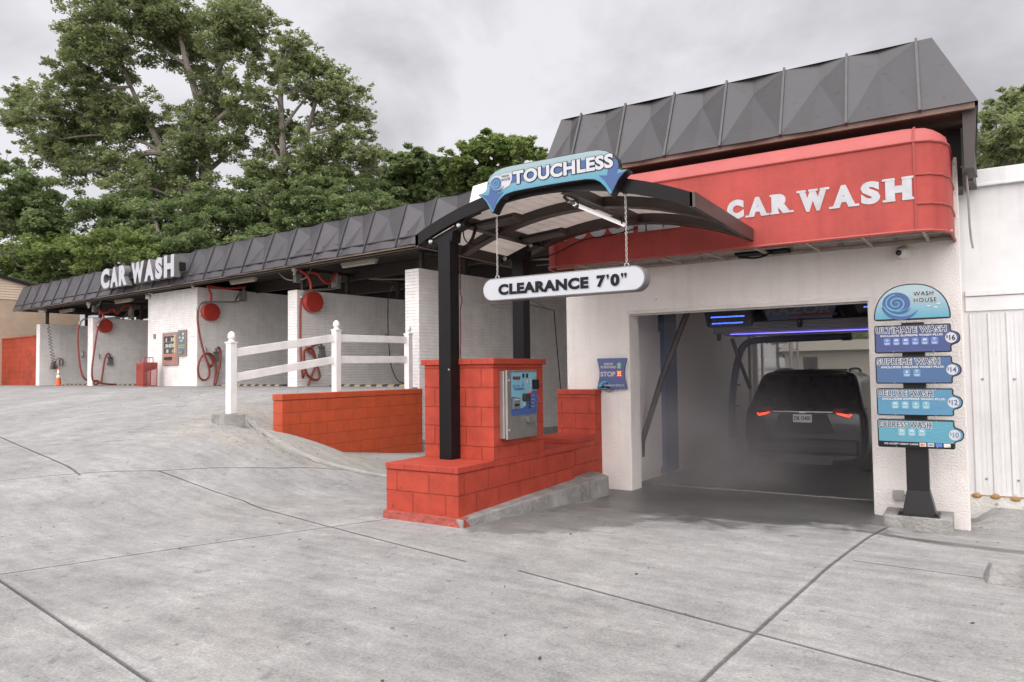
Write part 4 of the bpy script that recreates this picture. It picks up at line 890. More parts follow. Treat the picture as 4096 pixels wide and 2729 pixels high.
arch(6.60, 6.66, 'black_steel', 'arch_beam', .140); arch(7.52, 7.56, 'brown_steel', 'arch_beam'); arch(8.60, 8.66, 'brown_steel', 'arch_beam')
b = MB(); b.bar((XL + .02, 6.60, zarc(XL) - .072), (XL + .02, 8.72, zarc(XL) - .072), .045, .14); b.bar((XR - .0, 6.60, zarc(XR) - .068), (XR - .0, 8.78, zarc(XR) - .068), .05, .145); build_each(b, 'end_beam', 'brown_steel', cn)
b = MB()
for x in (-4.93, -3.52):
    b = MB(); b.bar((x, 6.66, zarc(x) - .09), (x, 8.60, zarc(x) - .09), .075, .11); b.bar((x, 6.66, zarc(x) - .148), (x, 8.60, zarc(x) - .148), .11, .012); b.build('purlin', 'brown_steel', cn)
b = MB(); xs = np.linspace(XL + .02, XR - .02, 25)
for k in range(24): b.hexa([(xs[k], 6.67, zarc(xs[k]) - .02), (xs[k + 1], 6.67, zarc(xs[k + 1]) - .02), (xs[k + 1], 8.72, zarc(xs[k + 1]) - .02), (xs[k], 8.72, zarc(xs[k]) - .02), (xs[k], 6.67, zarc(xs[k]) - .008), (xs[k + 1], 6.67, zarc(xs[k + 1]) - .008), (xs[k + 1], 8.72, zarc(xs[k + 1]) - .008), (xs[k], 8.72, zarc(xs[k]) - .008)])
b.build('roof_sheet', 'polycarbonate', cn)
for y in (6.73, 8.34):
    b = MB(); b.hexa([(-5.38, y - .07, zarc(-5.38) - .20), (-4.83, y - .07, zarc(-4.83) - .20), (-4.83, y + .07, zarc(-4.83) - .20), (-5.38, y + .07, zarc(-5.38) - .20), (-5.38, y - .07, zarc(-5.38) - .145), (-4.83, y - .07, zarc(-4.83) - .145), (-4.83, y + .07, zarc(-4.83) - .145), (-5.38, y + .07, zarc(-5.38) - .145)])
    b.hexa([(-5.21, y - .085, 3.11), (-5.0, y - .085, 3.11), (-5.0, y + .085, 3.11), (-5.21, y + .085, 3.11), (-5.22, y - .085, zarc(-5.22) - .20), (-4.98, y - .085, zarc(-4.98) - .20), (-4.98, y + .085, zarc(-4.98) - .20), (-5.22, y + .085, zarc(-5.22) - .20)])
    br_ = b.build('bracket', 'black_steel', cn)
    b = MB()
    for x in (-5.31, -4.90): b.lathe([(.028, 0), (.030, .015), (.018, .028)], (x, y - .07, zarc(x) - .172), (0, -1, 0), 12); 
    b.build('bolt', 'chain_steel', br_, smooth=True)
for (x, y) in ((-4.63, 7.05), (-4.60, 8.12)):
    b = MB(); b.hexa([(x - .30, y - .10, 3.30), (x + .30, y - .10, 3.345), (x + .26, y + .10, 3.345), (x - .26, y + .10, 3.30), (x - .33, y - .14, 3.36), (x + .33, y - .14, 3.41), (x + .30, y + .14, 3.43), (x - .30, y + .14, 3.37)]); b.build('floodlight', 'brown_steel', cn, bevel=.01)
    b = MB(); b.tube([(x - .29, y - .15, 3.33), (x + .29, y - .15, 3.375)], .016, 6, 0); b.build('light_guard', 'black_steel', cn)
b = MB(); b.tube([(-3.585, 6.85, 3.425), (-3.54, 8.30, 3.395)], .021, 8, 0); tb = b.build('tube_light', 'chain_steel', cn)
b = MB()
for k in range(46):
    t_ = .09 + .86 * k / 45; b.lathe([(.023, -.006), (.026, 0), (.023, .006)], (-3.585 + .045 * t_, 6.85 + 1.45 * t_, 3.421 - .03 * t_), (.03, 1, -.02), 8)
b.build('led_strip', 'led_white', tb)
b = MB(); b.tube([(-3.6, 6.78, 3.46), (-3.59, 6.85, 3.43)], .018, 6, 0)
for t_ in (.12, .88): b.tube([(-3.585 + .045 * t_, 6.85 + 1.45 * t_, 3.45), (-3.585 + .045 * t_, 6.85 + 1.45 * t_, 3.385)], .03, 8, 0)
b.build('lamp_clip', 'brown_steel', tb)
b = MB(); b.tube([(-3.5, 8.55, 3.40), (-3.9, 8.6, 3.35), (-4.3, 8.62, 3.36), (-4.75, 8.62, 3.18), (-5.15, 8.55, 3.14)], .008, 6); b.tube([(-4.95, 7.4, 3.28), (-5.0, 7.1, 3.12), (-5.02, 6.9, 3.16), (-4.9, 6.75, 3.36), (-4.62, 6.7, 3.40)], .008, 6); b.tube([(-4.86, 6.95, 3.34), (-4.93, 6.98, 3.20), (-4.98, 6.98, 3.14)], .02, 6); build_each(b, 'wiring', 'ink', cn)

# ---------------------------------------------------------------- illuminated TOUCHLESS sign on the canopy front
tsn = thing('touchless_sign', 'blue arch sign reading touchless with two down-pointing arrows on the canopy front', 'sign', (-3.62, 6.54, 3.33))
YT_ = 6.48; TP = PY(YT_)
half = [(-3.62, 3.803), (-4.08, 3.803), (-4.19, 3.797), (-4.28, 3.772), (-4.34, 3.735), (-4.375, 3.688), (-4.388, 3.64), (-4.392, 3.60), (-4.405, 3.575), (-4.44, 3.557), (-4.495, 3.552), (-4.505, 3.543), (-4.49, 3.53), (-4.455, 3.508), (-4.40, 3.45), (-4.345, 3.355), (-4.328, 3.325), (-4.315, 3.318), (-4.30, 3.330), (-4.26, 3.40), (-4.20, 3.465), (-4.14, 3.497), (-4.05, 3.512), (-3.90, 3.517), (-3.62, 3.520)]
cxm = -3.62
outl = half + [(2 * cxm - x + (0), z) for x, z in half[::-1][1:-1]]
b = MB(); b.prism(outl, TP, -.13, 0); tb_ = b.build('sign_box', 'sign_edge', tsn, bevel=.006)
P_ = np.array(outl); n = len(P_); ar = sum(P_[k][0] * P_[(k + 1) % n][1] - P_[(k + 1) % n][0] * P_[k][1] for k in range(n)); sgn = 1 if ar > 0 else -1
ins = []
for k in range(n):
    t_ = P_[(k + 1) % n] - P_[k - 1]; t_ /= np.linalg.norm(t_); ins.append(tuple(P_[k] + sgn * .009 * np.array([-t_[1], t_[0]])))
b = MB(); b.flat(ins, TP, .003); b.build('sign_face', 'touch_face', tsn)
b = MB()
b.flat([(-4.10, 3.612), (-2.98, 3.612), (-2.975, 3.715), (-4.10, 3.715)], TP, .006)
for sx, fl in ((-4.31, 1), (-2.905, -1)):
    q = [(-.14, 3.535), (-.052, 3.520), (-.034, 3.60), (-.06, 3.66), (.06, 3.66), (.075, 3.60), (.055, 3.520), (.145, 3.535), (.075, 3.475), (.0, 3.348), (-.075, 3.47)]
    b.flat([(sx + x, z) for x, z in q], TP, .0062)
b.flat([(-2.975, 3.615), (-2.84, 3.60), (-2.855, 3.66), (-2.90, 3.71), (-2.98, 3.714)], TP, .0064)
b.build('printed_band', 'touch_band', tsn)
for bd, off, mt, g_ in ((.085, .009, 'ink', .006), (.045, .012, 'print_white', 0)):
    b = MB(); b.text('TOUCHLESS', (-4.045 - g_, -2.885 + g_, 3.588 - g_, 3.732 + g_), TP, off, bold=bd, space=1.06); b.build('lettering_outline' if bd > .06 else 'lettering', mt, tsn)
b = MB(); b.flat(circ(-4.262, 3.635, .084, 26), TP, .0085); b.flat(rrect(-4.205, -4.06, 3.64, 3.722, .02, 4), TP, .0083); b.flat([(-4.30, 3.56), (-4.19, 3.55), (-4.09, 3.59), (-4.06, 3.65), (-4.2, 3.66)], TP, .0081); b.build('logo_plate', 'print_white', tsn)
wave_logo(tsn, -4.265, 3.637, .070, TP, .0115)
text_part('logo_lettering', 'ink', tsn, 'WASH', (-4.192, -4.095, 3.684, 3.712), TP, .0115, bold=.015, space=1.1); text_part('logo_lettering', 'ink', tsn, 'HOUSE', (-4.192, -4.078, 3.648, 3.676), TP, .0115, bold=.015, space=1.1)

# ---------------------------------------------------------------- clearance sign on chains
cs_ = thing('clearance_sign', 'white pill-shaped clearance sign hanging by two chains from the canopy beam', 'sign', (-3.57, 6.63, 2.38))
YC = 6.58; CP = PY(YC); zc0, zc1 = 2.374, 2.625; rc = (zc1 - zc0) / 2; zm = (zc0 + zc1) / 2
pill = [(-4.40 + rc * math.cos(R(a)), zm + rc * math.sin(R(a))) for a in range(90, 271, 12)] + [(-2.745 + rc * math.cos(R(a)), zm + rc * math.sin(R(a))) for a in range(-90, 91, 12)]
b = MB(); b.prism(pill, CP, -.14, 0); b.build('sign_box', 'sign_edge_grey', cs_, bevel=.008)
pill2 = [(-4.40 + (rc - .013) * math.cos(R(a)), zm + (rc - .013) * math.sin(R(a))) for a in range(90, 271, 12)] + [(-2.745 + (rc - .013) * math.cos(R(a)), zm + (rc - .013) * math.sin(R(a))) for a in range(-90, 91, 12)]
b = MB(); b.flat(pill2, CP, .003); b.build('sign_face', 'sign_white', cs_)
def clr_digits(mb, dx, dz, off):
    mb.text('7', (-3.135 + dx, -3.035 + dx, 2.434 + dz, 2.555 + dz), CP, off, bold=CB_); mb.text('0', (-2.985 + dx, -2.885 + dx, 2.434 + dz, 2.557 + dz), CP, off, bold=CB_)
    for x_ in (-3.025, -2.87, -2.835): mb.flat([(x_ + dx, 2.557 + dz), (x_ + .024 + dx, 2.557 + dz), (x_ + .026 + dx, 2.535 + dz), (x_ + .018 + dx, 2.513 + dz), (x_ + .004 + dx, 2.505 + dz), (x_ + .011 + dx, 2.523 + dz), (x_ + dx, 2.530 + dz)], CP, off)
CB_ = .06
b = MB(); b.text('CLEARANCE', (-4.315, -3.225, 2.433, 2.553), CP, .009, bold=CB_, space=1.1, depth=.0); b.build('lettering', 'ink', cs_); b = MB(); clr_digits(b, 0, 0, .009); b.build('lettering', 'ink', cs_)
b = MB(); b.text('CLEARANCE', (-4.307, -3.217, 2.428, 2.548), CP, .006, bold=CB_, space=1.1, depth=.0); clr_digits(b, .008, -.005, .006); b.build('letter_edge', 'print_grey', cs_)
b = MB()
for k in range(6):
    x_ = -4.36 + k * .315
    b.flat(circ(x_, zc1 - .018, .006, 8), CP, .006); b.flat(circ(x_, zc0 + .018, .006, 8), CP, .006)
b.build('screw_head', 'chain_steel', cs_)
def chain(x, z0, z1):
    mb = MB(); n = int((z1 - z0) / .026)
    for k in range(n):
        z = z0 + (k + .5) * (z1 - z0) / n; c = []
        for a in range(0, 361, 45):
            dx, dz = .009 * math.cos(R(a)), .018 * math.sin(R(a)); c.append((x + dx, 6.65, z + dz) if k % 2 else (x + dx * .25, 6.65 + dx, z + dz))
        mb.tube(c, .0026, 5, 0, caps=False)
    mb.tube([(x + .022 * math.cos(R(a)), 6.65, z0 - .012 + .022 * math.sin(R(a))) for a in range(0, 361, 40)], .006, 6, 0, caps=False)
    return mb.build('chain', 'chain_steel', cs_)
chain(-4.375, 2.655, 3.345); chain(-2.84, 2.655, 3.375)
b = MB(); b.tube([(-2.84 + .03 * math.cos(R(a)), 6.65, 3.385 + .03 * math.sin(R(a))) for a in range(0, 361, 40)], .008, 6, 0, caps=False); b.build('eye_bolt', 'ink', cs_)

# ---------------------------------------------------------------- wash gantry and spray arm inside the tunnel
gt = thing('wash_gantry', 'overhead touchless wash gantry with blue light bars hanging in the tunnel above the car', 'wash machine', (-2.3, 11.0, 2.1), FT)
b = MB(); b.box(-3.32, -.5, 11.06, 12.3, 2.14, 2.30)
for k in range(4): b.box(-3.3, -.52, 11.045, 11.06, 2.15 + .036 * k, 2.168 + .036 * k)
b.build('carriage', 'gantry_grey', gt, bevel=.02)
b = MB(); b.hexa([(-3.40, 11.0, 2.24), (-2.72, 11.0, 2.24), (-2.72, 11.3, 2.24), (-3.40, 11.3, 2.24), (-3.44, 10.93, 2.62), (-2.70, 10.93, 2.62), (-2.70, 11.3, 2.62), (-3.44, 11.3, 2.62)]); b.hexa([(-1.30, 11.0, 2.36), (-.6, 11.0, 2.36), (-.6, 11.3, 2.36), (-1.30, 11.3, 2.36), (-1.36, 10.93, 2.62), (-.6, 10.93, 2.62), (-.6, 11.3, 2.62), (-1.36, 11.3, 2.62)]); build_each(b, 'light_housing', 'gantry_dark', gt, bevel=.03)
for (x0, x1, z) in ((-3.31, -2.80, 2.39), (-3.30, -2.83, 2.295), (-3.3, -2.8, 2.485), (-1.20, -.9, 2.43)):
    b = MB(); yb_ = 10.99 - (z - 2.24) * .18
    b.box(x0, x1, yb_ - .03, yb_, z - .012, z + .012); lb_ = b.build('light_bar', 'gantry_dark', gt)
    b = MB()
    for k in range(int((x1 - x0) / .018)):
        b.flat(circ(x0 + .012 + k * .018, z + .005, .0042, 6), PY(yb_ - .033), 0); b.flat(circ(x0 + .006 + k * .018, z - .006, .0042, 6), PY(yb_ - .033), 0)
    b.build('led', 'led_blue', lb_)
b = MB(); b.box(-3.05, -.6, 11.03, 11.06, 2.120, 2.132); b.build('light_strip', 'led_violet', gt)
b = MB(); b.hexa([(-2.5, 11.08, 2.30), (-1.62, 11.08, 2.30), (-1.62, 11.2, 2.30), (-2.5, 11.2, 2.30), (-2.65, 11.02, 2.62), (-1.50, 11.02, 2.62), (-1.50, 11.2, 2.62), (-2.65, 11.2, 2.62)]); np_ = b.build('name_board', 'bay_blue', gt, bevel=.02)
b = MB(); b.text('RAZOR', (-2.52, -1.62, 2.385, 2.51), PY(11.03), .006, bold=.04, shear=.15); b.build('lettering', 'gantry_grey', np_)
b = MB(); b.box(-2.2, -1.55, 11.035, 11.05, 2.352, 2.372); b.build('lettering_bar', 'orange_rough', np_)
b = MB()
for x in (-2.72, -1.45): b.bar((x, 11.1, 2.3), (x - .3, 11.4, 2.9), .05, .05)
b.box(-3.3, -.6, 11.6, 11.7, 2.3, 2.6); b.bar((-2.9, 11.1, 2.28), (-2.55, 11.1, 2.66), .03, .03); b.build('hanger', 'gantry_dark', gt)
for x, y in ((-3.22, 11.02), (-2.05, 11.02)):
    b = MB(); b.lathe([(.025, 0), (.035, -.03), (.03, -.08), (.02, -.11)], (x, y, 2.14 if x < -3 else 2.30), 'z', 10); b.build('nozzle', 'rubber', gt, smooth=True)
ar_ = thing('spray_boom', 'dark blue inverted L spray boom swung around the car inside the tunnel', 'spray boom', (-3.75, 14, 2.1), FT)
b = MB(); b.tube([(-1.75, 14, 2.17), (-2.4, 14, 2.15), (-3.40, 14, 2.15), (-3.62, 14, 2.08), (-3.74, 14, 1.80), (-3.84, 14, 1.25), (-3.88, 14, .85), (-3.88, 14, .3)], .065, 10, 2); b.build('arm_pipe', 'bay_blue', ar_, smooth=True)
b = MB(); b.lathe([(.085, 0), (.085, .14), (.07, .16)], (-1.9, 14, 2.165), (1, 0, 0.02), 12); b.tube([(-2.9, 14, 2.2), (-2.9, 14, 2.95)], .05, 8, 0)
for z in (.5, .9, 1.3, 1.7): b.lathe([(.012, 0), (.02, .04), (.01, .07)], (-3.80 + (z - .9) * .07, 14, z), (1, 0, 0), 8)
b.build('arm_fitting', 'bay_dark', ar_)

# ---------------------------------------------------------------- car in the wash
CX, CY0, CZ = -2.415, 13.0, -.20
car = thing('suv', 'dark wet suv seen from behind in the misty wash tunnel with tail lamps lit', 'car', (CX, CY0 + 2.5, CZ))
def csec(y, wscale=1.0, shear=0.0, roof=1.76, belt=1.10, inset=0.0):
    wscale *= 1.035
    half = [(0, .25), (.74, .25), (.90, .30), (.955, .46), (.965, .75), (.955, .98), (.925, belt), (.90, belt + .03), (.79, roof - .17), (.74, roof - .07), (.66, roof - .01), (0, roof + .025)]
    out_ = []
    for x, z in half: out_.append((x * wscale, y + shear * max(0, z - 1.06), z))
    return out_
secs = [csec(.0, .90, .82), csec(.03, .955, .80), csec(.12, .99, .74), csec(.5, 1.0, .40), csec(1.1, 1.0, .12), csec(2.2, 1.0, 0), csec(3.0, 1.0, .0, 1.66), csec(3.4, 1.0, -.1, 1.52), csec(3.9, .99, 0, 1.16, 1.04), csec(4.7, .95, 0, 1.06, .96), csec(5.0, .86, 0, .95, .86)]
b = MB(); ids = []
for s_ in secs:
    pts = [(CX + x, CY0 + y, CZ + z) for x, y, z in s_] + [(CX - x, CY0 + y, CZ + z) for x, y, z in s_[::-1][1:-1]]
    ids.append(b.addv(pts))
nn_ = 2 * len(secs[0]) - 2
for a_, c_ in zip(ids, ids[1:]):
    for k in range(nn_): b.face((a_ + k, a_ + (k + 1) % nn_, c_ + (k + 1) % nn_, c_ + k))
h_ = len(secs[0])
for k in range(h_ - 1):
    l0, l1 = (nn_ - k) % nn_, nn_ - k - 1
    b.face((ids[0] + k, ids[0] + l0, ids[0] + l1, ids[0] + k + 1) if k else (ids[0], ids[0] + l1, ids[0] + 1))
    b.face((ids[-1] + k, ids[-1] + k + 1, ids[-1] + l1, ids[-1] + l0) if k else (ids[-1], ids[-1] + 1, ids[-1] + l1))
bo_ = b.build('body', 'car_paint', car, smooth=True)
md = bo_.modifiers.new('round', 'SUBSURF'); md.levels = 2; md.render_levels = 2
def tail(z, extra=0.0): return CY0 + .045 + .82 * max(0, z - 1.06) - extra
b = MB(); rw = [(-.80, 1.14), (.80, 1.14), (.67, 1.52), (.62, 1.55), (-.62, 1.55), (-.67, 1.52)]
b.quad([(CX + x, tail(z, .012), CZ + z) for x, z in rw]); b.build('rear_window', 'dark_glass', car)
b = MB(); b.hexa([(CX - .66, tail(1.60, .16), CZ + 1.655), (CX + .66, tail(1.60, .16), CZ + 1.655), (CX + .66, CY0 + .9, CZ + 1.70), (CX - .66, CY0 + .9, CZ + 1.70), (CX - .63, tail(1.60, .10), CZ + 1.70), (CX + .63, tail(1.60, .10), CZ + 1.70), (CX + .60, CY0 + .9, CZ + 1.785), (CX - .60, CY0 + .9, CZ + 1.785)]); b.build('spoiler', 'car_paint', car, bevel=.015)
for sx in (-1, 1):
    b = MB(); b.hexa([(CX + sx * .92, CY0 + .13, CZ + .975), (CX + sx * .92, CY0 + .13, CZ + 1.13), (CX + sx * .95, CY0 + .34, CZ + 1.13), (CX + sx * .955, CY0 + .34, CZ + .975), (CX + sx * .48, CY0 - .005, CZ + 1.06), (CX + sx * .48, CY0 - .005, CZ + 1.13), (CX + sx * .6, CY0 + .1, CZ + 1.13), (CX + sx * .6, CY0 + .1, CZ + 1.06)])
    tl_ = b.build('tail_lamp', 'lamp_dark', car)
    b = MB(); b.quad([(CX + sx * .925, CY0 + .115, CZ + .978), (CX + sx * .925, CY0 + .115, CZ + 1.035), (CX + sx * .72, CY0 + .005, CZ + 1.035), (CX + sx * .70, CY0 + .005, CZ + .985)]); b.quad([(CX + sx * .69, CY0 + .015, CZ + .99), (CX + sx * .70, CY0 + .015, CZ + 1.03), (CX + sx * .52, CY0 - .02, CZ + 1.06), (CX + sx * .56, CY0 - .012, CZ + 1.03)])
    b.build('lit_strip', 'lamp_lit', tl_)
    b = MB(); b.tube([(CX + sx * .60, CY0 + 1.0, CZ + 1.70), (CX + sx * .61, CY0 + 1.15, CZ + 1.785), (CX + sx * .61, CY0 + 2.5, CZ + 1.785), (CX + sx * .60, CY0 + 2.7, CZ + 1.70)], .022, 8); b.build('roof_rail', 'car_trim', car, smooth=True)
    b = MB(); b.quad([(CX + sx * .937, CY0 + .55, CZ + 1.13), (CX + sx * .937, CY0 + 1.35, CZ + 1.13), (CX + sx * .80, CY0 + 1.35, CZ + 1.50), (CX + sx * .80, CY0 + .82, CZ + 1.50)]); b.quad([(CX + sx * .937, CY0 + 1.42, CZ + 1.13), (CX + sx * .937, CY0 + 2.35, CZ + 1.13), (CX + sx * .80, CY0 + 2.35, CZ + 1.50), (CX + sx * .80, CY0 + 1.42, CZ + 1.50)]); b.build('side_window', 'dark_glass', car)
    for yy in (CY0 + .98, CY0 + 4.0):
        b = MB(); b.lathe([(.30, -.11), (.345, -.10), (.36, -.04), (.36, .04), (.345, .10), (.30, .11)], (CX + sx * .84, yy, CZ + .36), (1, 0, 0), 28); wh = b.build('wheel', 'rubber', car, smooth=True)
        b = MB(); b.lathe([(.24, 0), (.22, .02), (.06, .03), (.05, .045)], (CX + sx * .95, yy, CZ + .36), (sx, 0, 0), 20); b.build('rim', 'galvanised', wh)
b = MB(); b.box(CX - .86, CX + .86, CY0 - .05, CY0 + .3, CZ + .36, CZ + .62); b.build('bumper', 'car_trim', car, bevel=.05)
b = MB(); b.box(CX - .66, CX + .66, CY0 - .075, CY0 - .04, CZ + .50, CZ + .52); b.box(CX - .45, CX + .45, CY0 - .062, CY0 - .045, CZ + .20, CZ + .34); b.build('bumper_insert', 'gantry_dark', car)
b = MB(); b.prism([(CX - .5, CZ + .70), (CX + .5, CZ + .70), (CX + .38, CZ + 1.03), (CX - .38, CZ + 1.03)], PY(CY0 + .05), -.02, .058); b.build('plate_recess', 'car_trim', car, bevel=.01)
b = MB(); b.box(CX - .48, CX + .48, CY0 - .025, CY0 + .05, CZ + 1.055, CZ + 1.08); b.build('chrome_strip', 'chrome', car, bevel=.006)
b = MB(); b.hexa([(CX - .05, CY0 - .032, CZ + 1.045), (CX + .05, CY0 - .032, CZ + 1.045), (CX + .05, CY0 - .02, CZ + 1.045), (CX - .05, CY0 - .02, CZ + 1.045), (CX - .04, CY0 - .032, CZ + 1.075), (CX + .06, CY0 - .032, CZ + 1.075), (CX + .06, CY0 - .02, CZ + 1.075), (CX - .04, CY0 - .02, CZ + 1.075)]); b.build('badge', 'chrome', car)
b = MB(); b.box(CX - .165, CX + .165, CY0 - .03, CY0 - .012, CZ + .875, CZ + 1.04); lp = b.build('plate_frame', 'car_trim', car)
b = MB(); b.flat([(CX - .15, CZ + .89), (CX + .15, CZ + .89), (CX + .15, CZ + 1.025), (CX - .15, CZ + 1.025)], PY(CY0 - .03), .003); b.build('licence_plate', 'plate', lp)
b = MB(); b.text('DB 15400', (CX - .128, CX + .13, CZ + .925, CZ + .995), PY(CY0 - .03), .006, bold=.02); b.build('plate_number', 'ink', lp)
b = MB(); b.hexa([(CX - .035, CY0 + .95, CZ + 1.72), (CX + .035, CY0 + .95, CZ + 1.72), (CX + .035, CY0 + 1.15, CZ + 1.73), (CX - .035, CY0 + 1.15, CZ + 1.73), (CX - .008, CY0 + .95, CZ + 1.80), (CX + .008, CY0 + .95, CZ + 1.80), (CX + .01, CY0 + 1.08, CZ + 1.75), (CX - .01, CY0 + 1.08, CZ + 1.75)]); b.build('roof_antenna', 'car_trim', car)
b = MB(); b.bar((CX - .02, tail(1.2, .03), CZ + 1.2), (CX - .42, tail(1.19, .03), CZ + 1.185), .02, .02); b.build('rear_wiper', 'car_trim', car)
b = MB(); wr = random.Random(5)  # pale water streaks; the row along the window top is a painted highlight
for k in range(9): x = -.60 + .03 * k; z1_ = wr.uniform(1.25, 1.38); b.quad([(CX + x, tail(1.53, .016), CZ + 1.53), (CX + x + .006, tail(1.53, .016), CZ + 1.53), (CX + x - .02, tail(z1_, .016), CZ + z1_), (CX + x - .026, tail(z1_, .016), CZ + z1_)])
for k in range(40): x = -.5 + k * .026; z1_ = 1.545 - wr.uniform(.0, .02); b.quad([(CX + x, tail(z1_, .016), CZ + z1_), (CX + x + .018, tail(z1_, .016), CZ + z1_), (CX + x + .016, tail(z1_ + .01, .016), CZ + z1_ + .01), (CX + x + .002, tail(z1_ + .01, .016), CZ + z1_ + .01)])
b.build('water_highlight', 'print_grey', car)
# ---------------------------------------------------------------- self-serve wash bays (own axes: xb along the row, yb into the bays)
FL = 1.27
bb = thing('self_serve_bay_building', 'long row of open self-serve wash bays with white brick walls and charcoal mansard roof', 'building', (-9, 0, FL), FB)
DEP = 6.6
def wall_part(x0, x1, ztop, zbot=.9, y0=0, y1=DEP):
    mb = MB(); mb.box(x0, x1, y0, y1, zbot, ztop); return mb.build('brick_wall', 'white_brick', bb, bevel=.006)
wall_part(-.455, 0, 4.03, -.5, 0, 7.2); wall_part(-5.055, -4.64, 3.895); wall_part(-17.80, -17.36, 3.845); wall_part(-22.88, -22.50, 3.86)
mb = MB(); mb.box(-13.02, -9.81, 0, DEP, .9, 4.385); mb.build('equipment_room', 'white_brick', bb, bevel=.006)
# a band of soldier bricks marks the floor level on the lower bay side
mb = MB(); mb.box(0, .012, .9, 7.2, 1.27, 1.47); mb.build('brick_band', 'white_brick', bb)
XL_, XR_ = -23.2, 5.40; YE_, YT_b = -.80, -.42; ZE_, ZT_ = 4.40, 5.43
nseg = 26; ss = list(np.linspace(XL_, 2.05, nseg)); sr = random.Random(5)
ss = [ss[0]] + [x + sr.uniform(-.05, .05) for x in ss[1:-1]] + [ss[-1]]
mb = mansard(ss, [x + .02 for x in ss], YT_b, YE_, ZT_, ZE_, inward=.12, wave=.045, seedv=9, crease=.05)
mb.quad([(XL_, YE_, ZE_), (XL_, YT_b, ZT_), (XL_, DEP, ZT_), (XL_, DEP, ZE_)]); mb.quad([(XL_, YT_b, ZT_), (2.05, YT_b, ZT_), (2.05, DEP, ZT_), (XL_, DEP, ZT_)])
mr_ = mb.build('mansard_roof', 'charcoal_metal', bb)
mb = MB()
for x in ss[1:-1]: mb.bar((x, YT_b, ZT_ + .012), (x + .02, YE_ - .012, ZE_ - .005), .03, .045, up=(0, -1, .4))
build_each(mb, 'standing_seam', 'charcoal_metal', mr_)
mb = MB(); mb.hexa([(2.08, -.80, 4.42), (2.9, -.80, 4.42), (2.9, -.70, 4.42), (2.08, -.70, 4.42), (2.08, -.46, 5.50), (2.9, -.46, 5.56), (2.9, -.36, 5.56), (2.08, -.36, 5.50)]); mb.build('end_panel', 'white_metal', bb)
mb = MB(); mb.box(2.9, XR_, -.75, -.70, 4.42, 5.4); mb.build('fascia_board', 'charcoal_metal', bb)
mb = MB(); mb.box(XL_ + .05, XR_, -.62, DEP + .3, 4.70, 4.76); mb.build('roof_deck', 'dark_deck', bb)
mb = MB(); mb.box(XL_ + .03, XR_, -.08, -.06, 4.44, 4.66); mb.box(XL_ + .03, XR_, -.13, -.01, 4.43, 4.445); mb.box(XL_ + .03, XR_, -.13, -.01, 4.655, 4.67); mb.build('fascia_beam', 'dark_beam', bb); mb = MB()
for y in (2.1, 4.3, 6.5): mb.box(XL_ + .05, XR_, y - .05, y + .05, 4.42 - .03 * y, 4.69)
for x in (-22.7, -17.6, -11.4, -4.85, -.22, 5.2): mb.box(x - .05, x + .05, -.01, DEP, 4.45, 4.55)
build_each(mb, 'steel_beam', 'dark_beam', bb)
mb = MB(); mb.bar((XL_ + .03, -.76, 4.385), (XR_, -.76, 4.385), .03, .04); mb.box(XL_ + .03, XR_, -.70, -.62, 4.42, 4.435); mb.tube([(XL_ + .3, -.2, 4.46), (XR_, -.2, 4.46)], .022, 6, 0); build_each(mb, 'eave_angle', 'tan_angle', bb)
mb = MB(); mb.box(XL_ + .05, XR_, -.74, -.14, 4.60, 4.62); mb.build('eave_soffit', 'dark_beam', bb)
mb = MB()
for x, zt in ((-22.72, 3.86), (-17.58, 3.845), (-4.85, 3.895), (-.25, 4.03)):
    for y in (.35, 1.9, 3.9, 5.6): mb.box(x - .05, x + .05, y - .05, y + .05, zt, 4.5)
build_each(mb, 'roof_post', 'dark_beam', bb)
mb = MB()
for (x0, y0_) in ((-3.9, 1.9), (1.2, 1.6), (3.2, 1.6)): mb.tube([(x0, y0_, 4.30), (x0 + 1.3, y0_ + .6, 4.22), (x0 + 2.6, y0_ + .7, 4.25)], .025, 6); mb.tube([(x0, y0_ + 1.4, 4.3), (x0 + 2.8, y0_ + 1.6, 4.25)], .02, 6)
build_each(mb, 'overhead_conduit', 'tan_angle', bb)
mb = MB(); mb.box(-.3, 5.3, 7.0, 7.2, -.5, 4.4); mb.build('rear_wall', 'bay_dark', bb)

# channel letters CAR WASH standing on the bay mansard
cl = thing('channel_letter_sign', 'white channel letters spelling car wash mounted on the bay mansard roof', 'sign', (-11.8, -.9, 4.56), FB)
LP = ((0, -1.02, 0), (1, 0, 0), (0, 0, 1))
xs0 = -14.27; lets = [('C', -14.27, -13.42), ('A', -13.36, -12.70), ('R', -12.86 + .22, -12.02), ('W', -11.83, -10.92), ('A', -10.98 + .12, -10.28), ('S', -10.30 + .1, -9.78 + .12), ('H', -9.62, -9.42)]
px_ = [(235, 430), (430, 630), (640, 840), (945, 1250), (1245, 1480), (1495, 1665), (1690, 1950)]
X_ = [(-14.25, -13.58), (-13.54, -12.94), (-12.91, -12.32), (-12.02, -11.16), (-11.14, -10.50), (-10.44, -9.98), (-9.90, -9.26)]
for (c, (x0, x1)) in zip('CARWASH', X_):
    mb = MB(); mb.text(c, (x0, x1, 4.57, 5.26), LP, 0, bold=.065, depth=.18, shear=.0); le = mb.build('letter', 'sign_edge_grey', cl)
    mb = MB(); mb.text(c, (x0 + .012, x1 - .012, 4.582, 5.248), LP, .008, bold=.065); mb.build('letter_face', 'sign_white', le)
mb = MB(); mb.box(-13.9, -9.20, -.88, -.70, 4.78, 5.02); mb.build('raceway', 'sign_edge', cl)
mb = MB(); mb.tube([(-10.6, -.7, 5.28), (-10.4, -.8, 5.36), (-10.15, -.8, 5.33), (-10.0, -.6, 5.3)], .014, 6); mb.build('wiring', 'sign_edge_grey', cl)

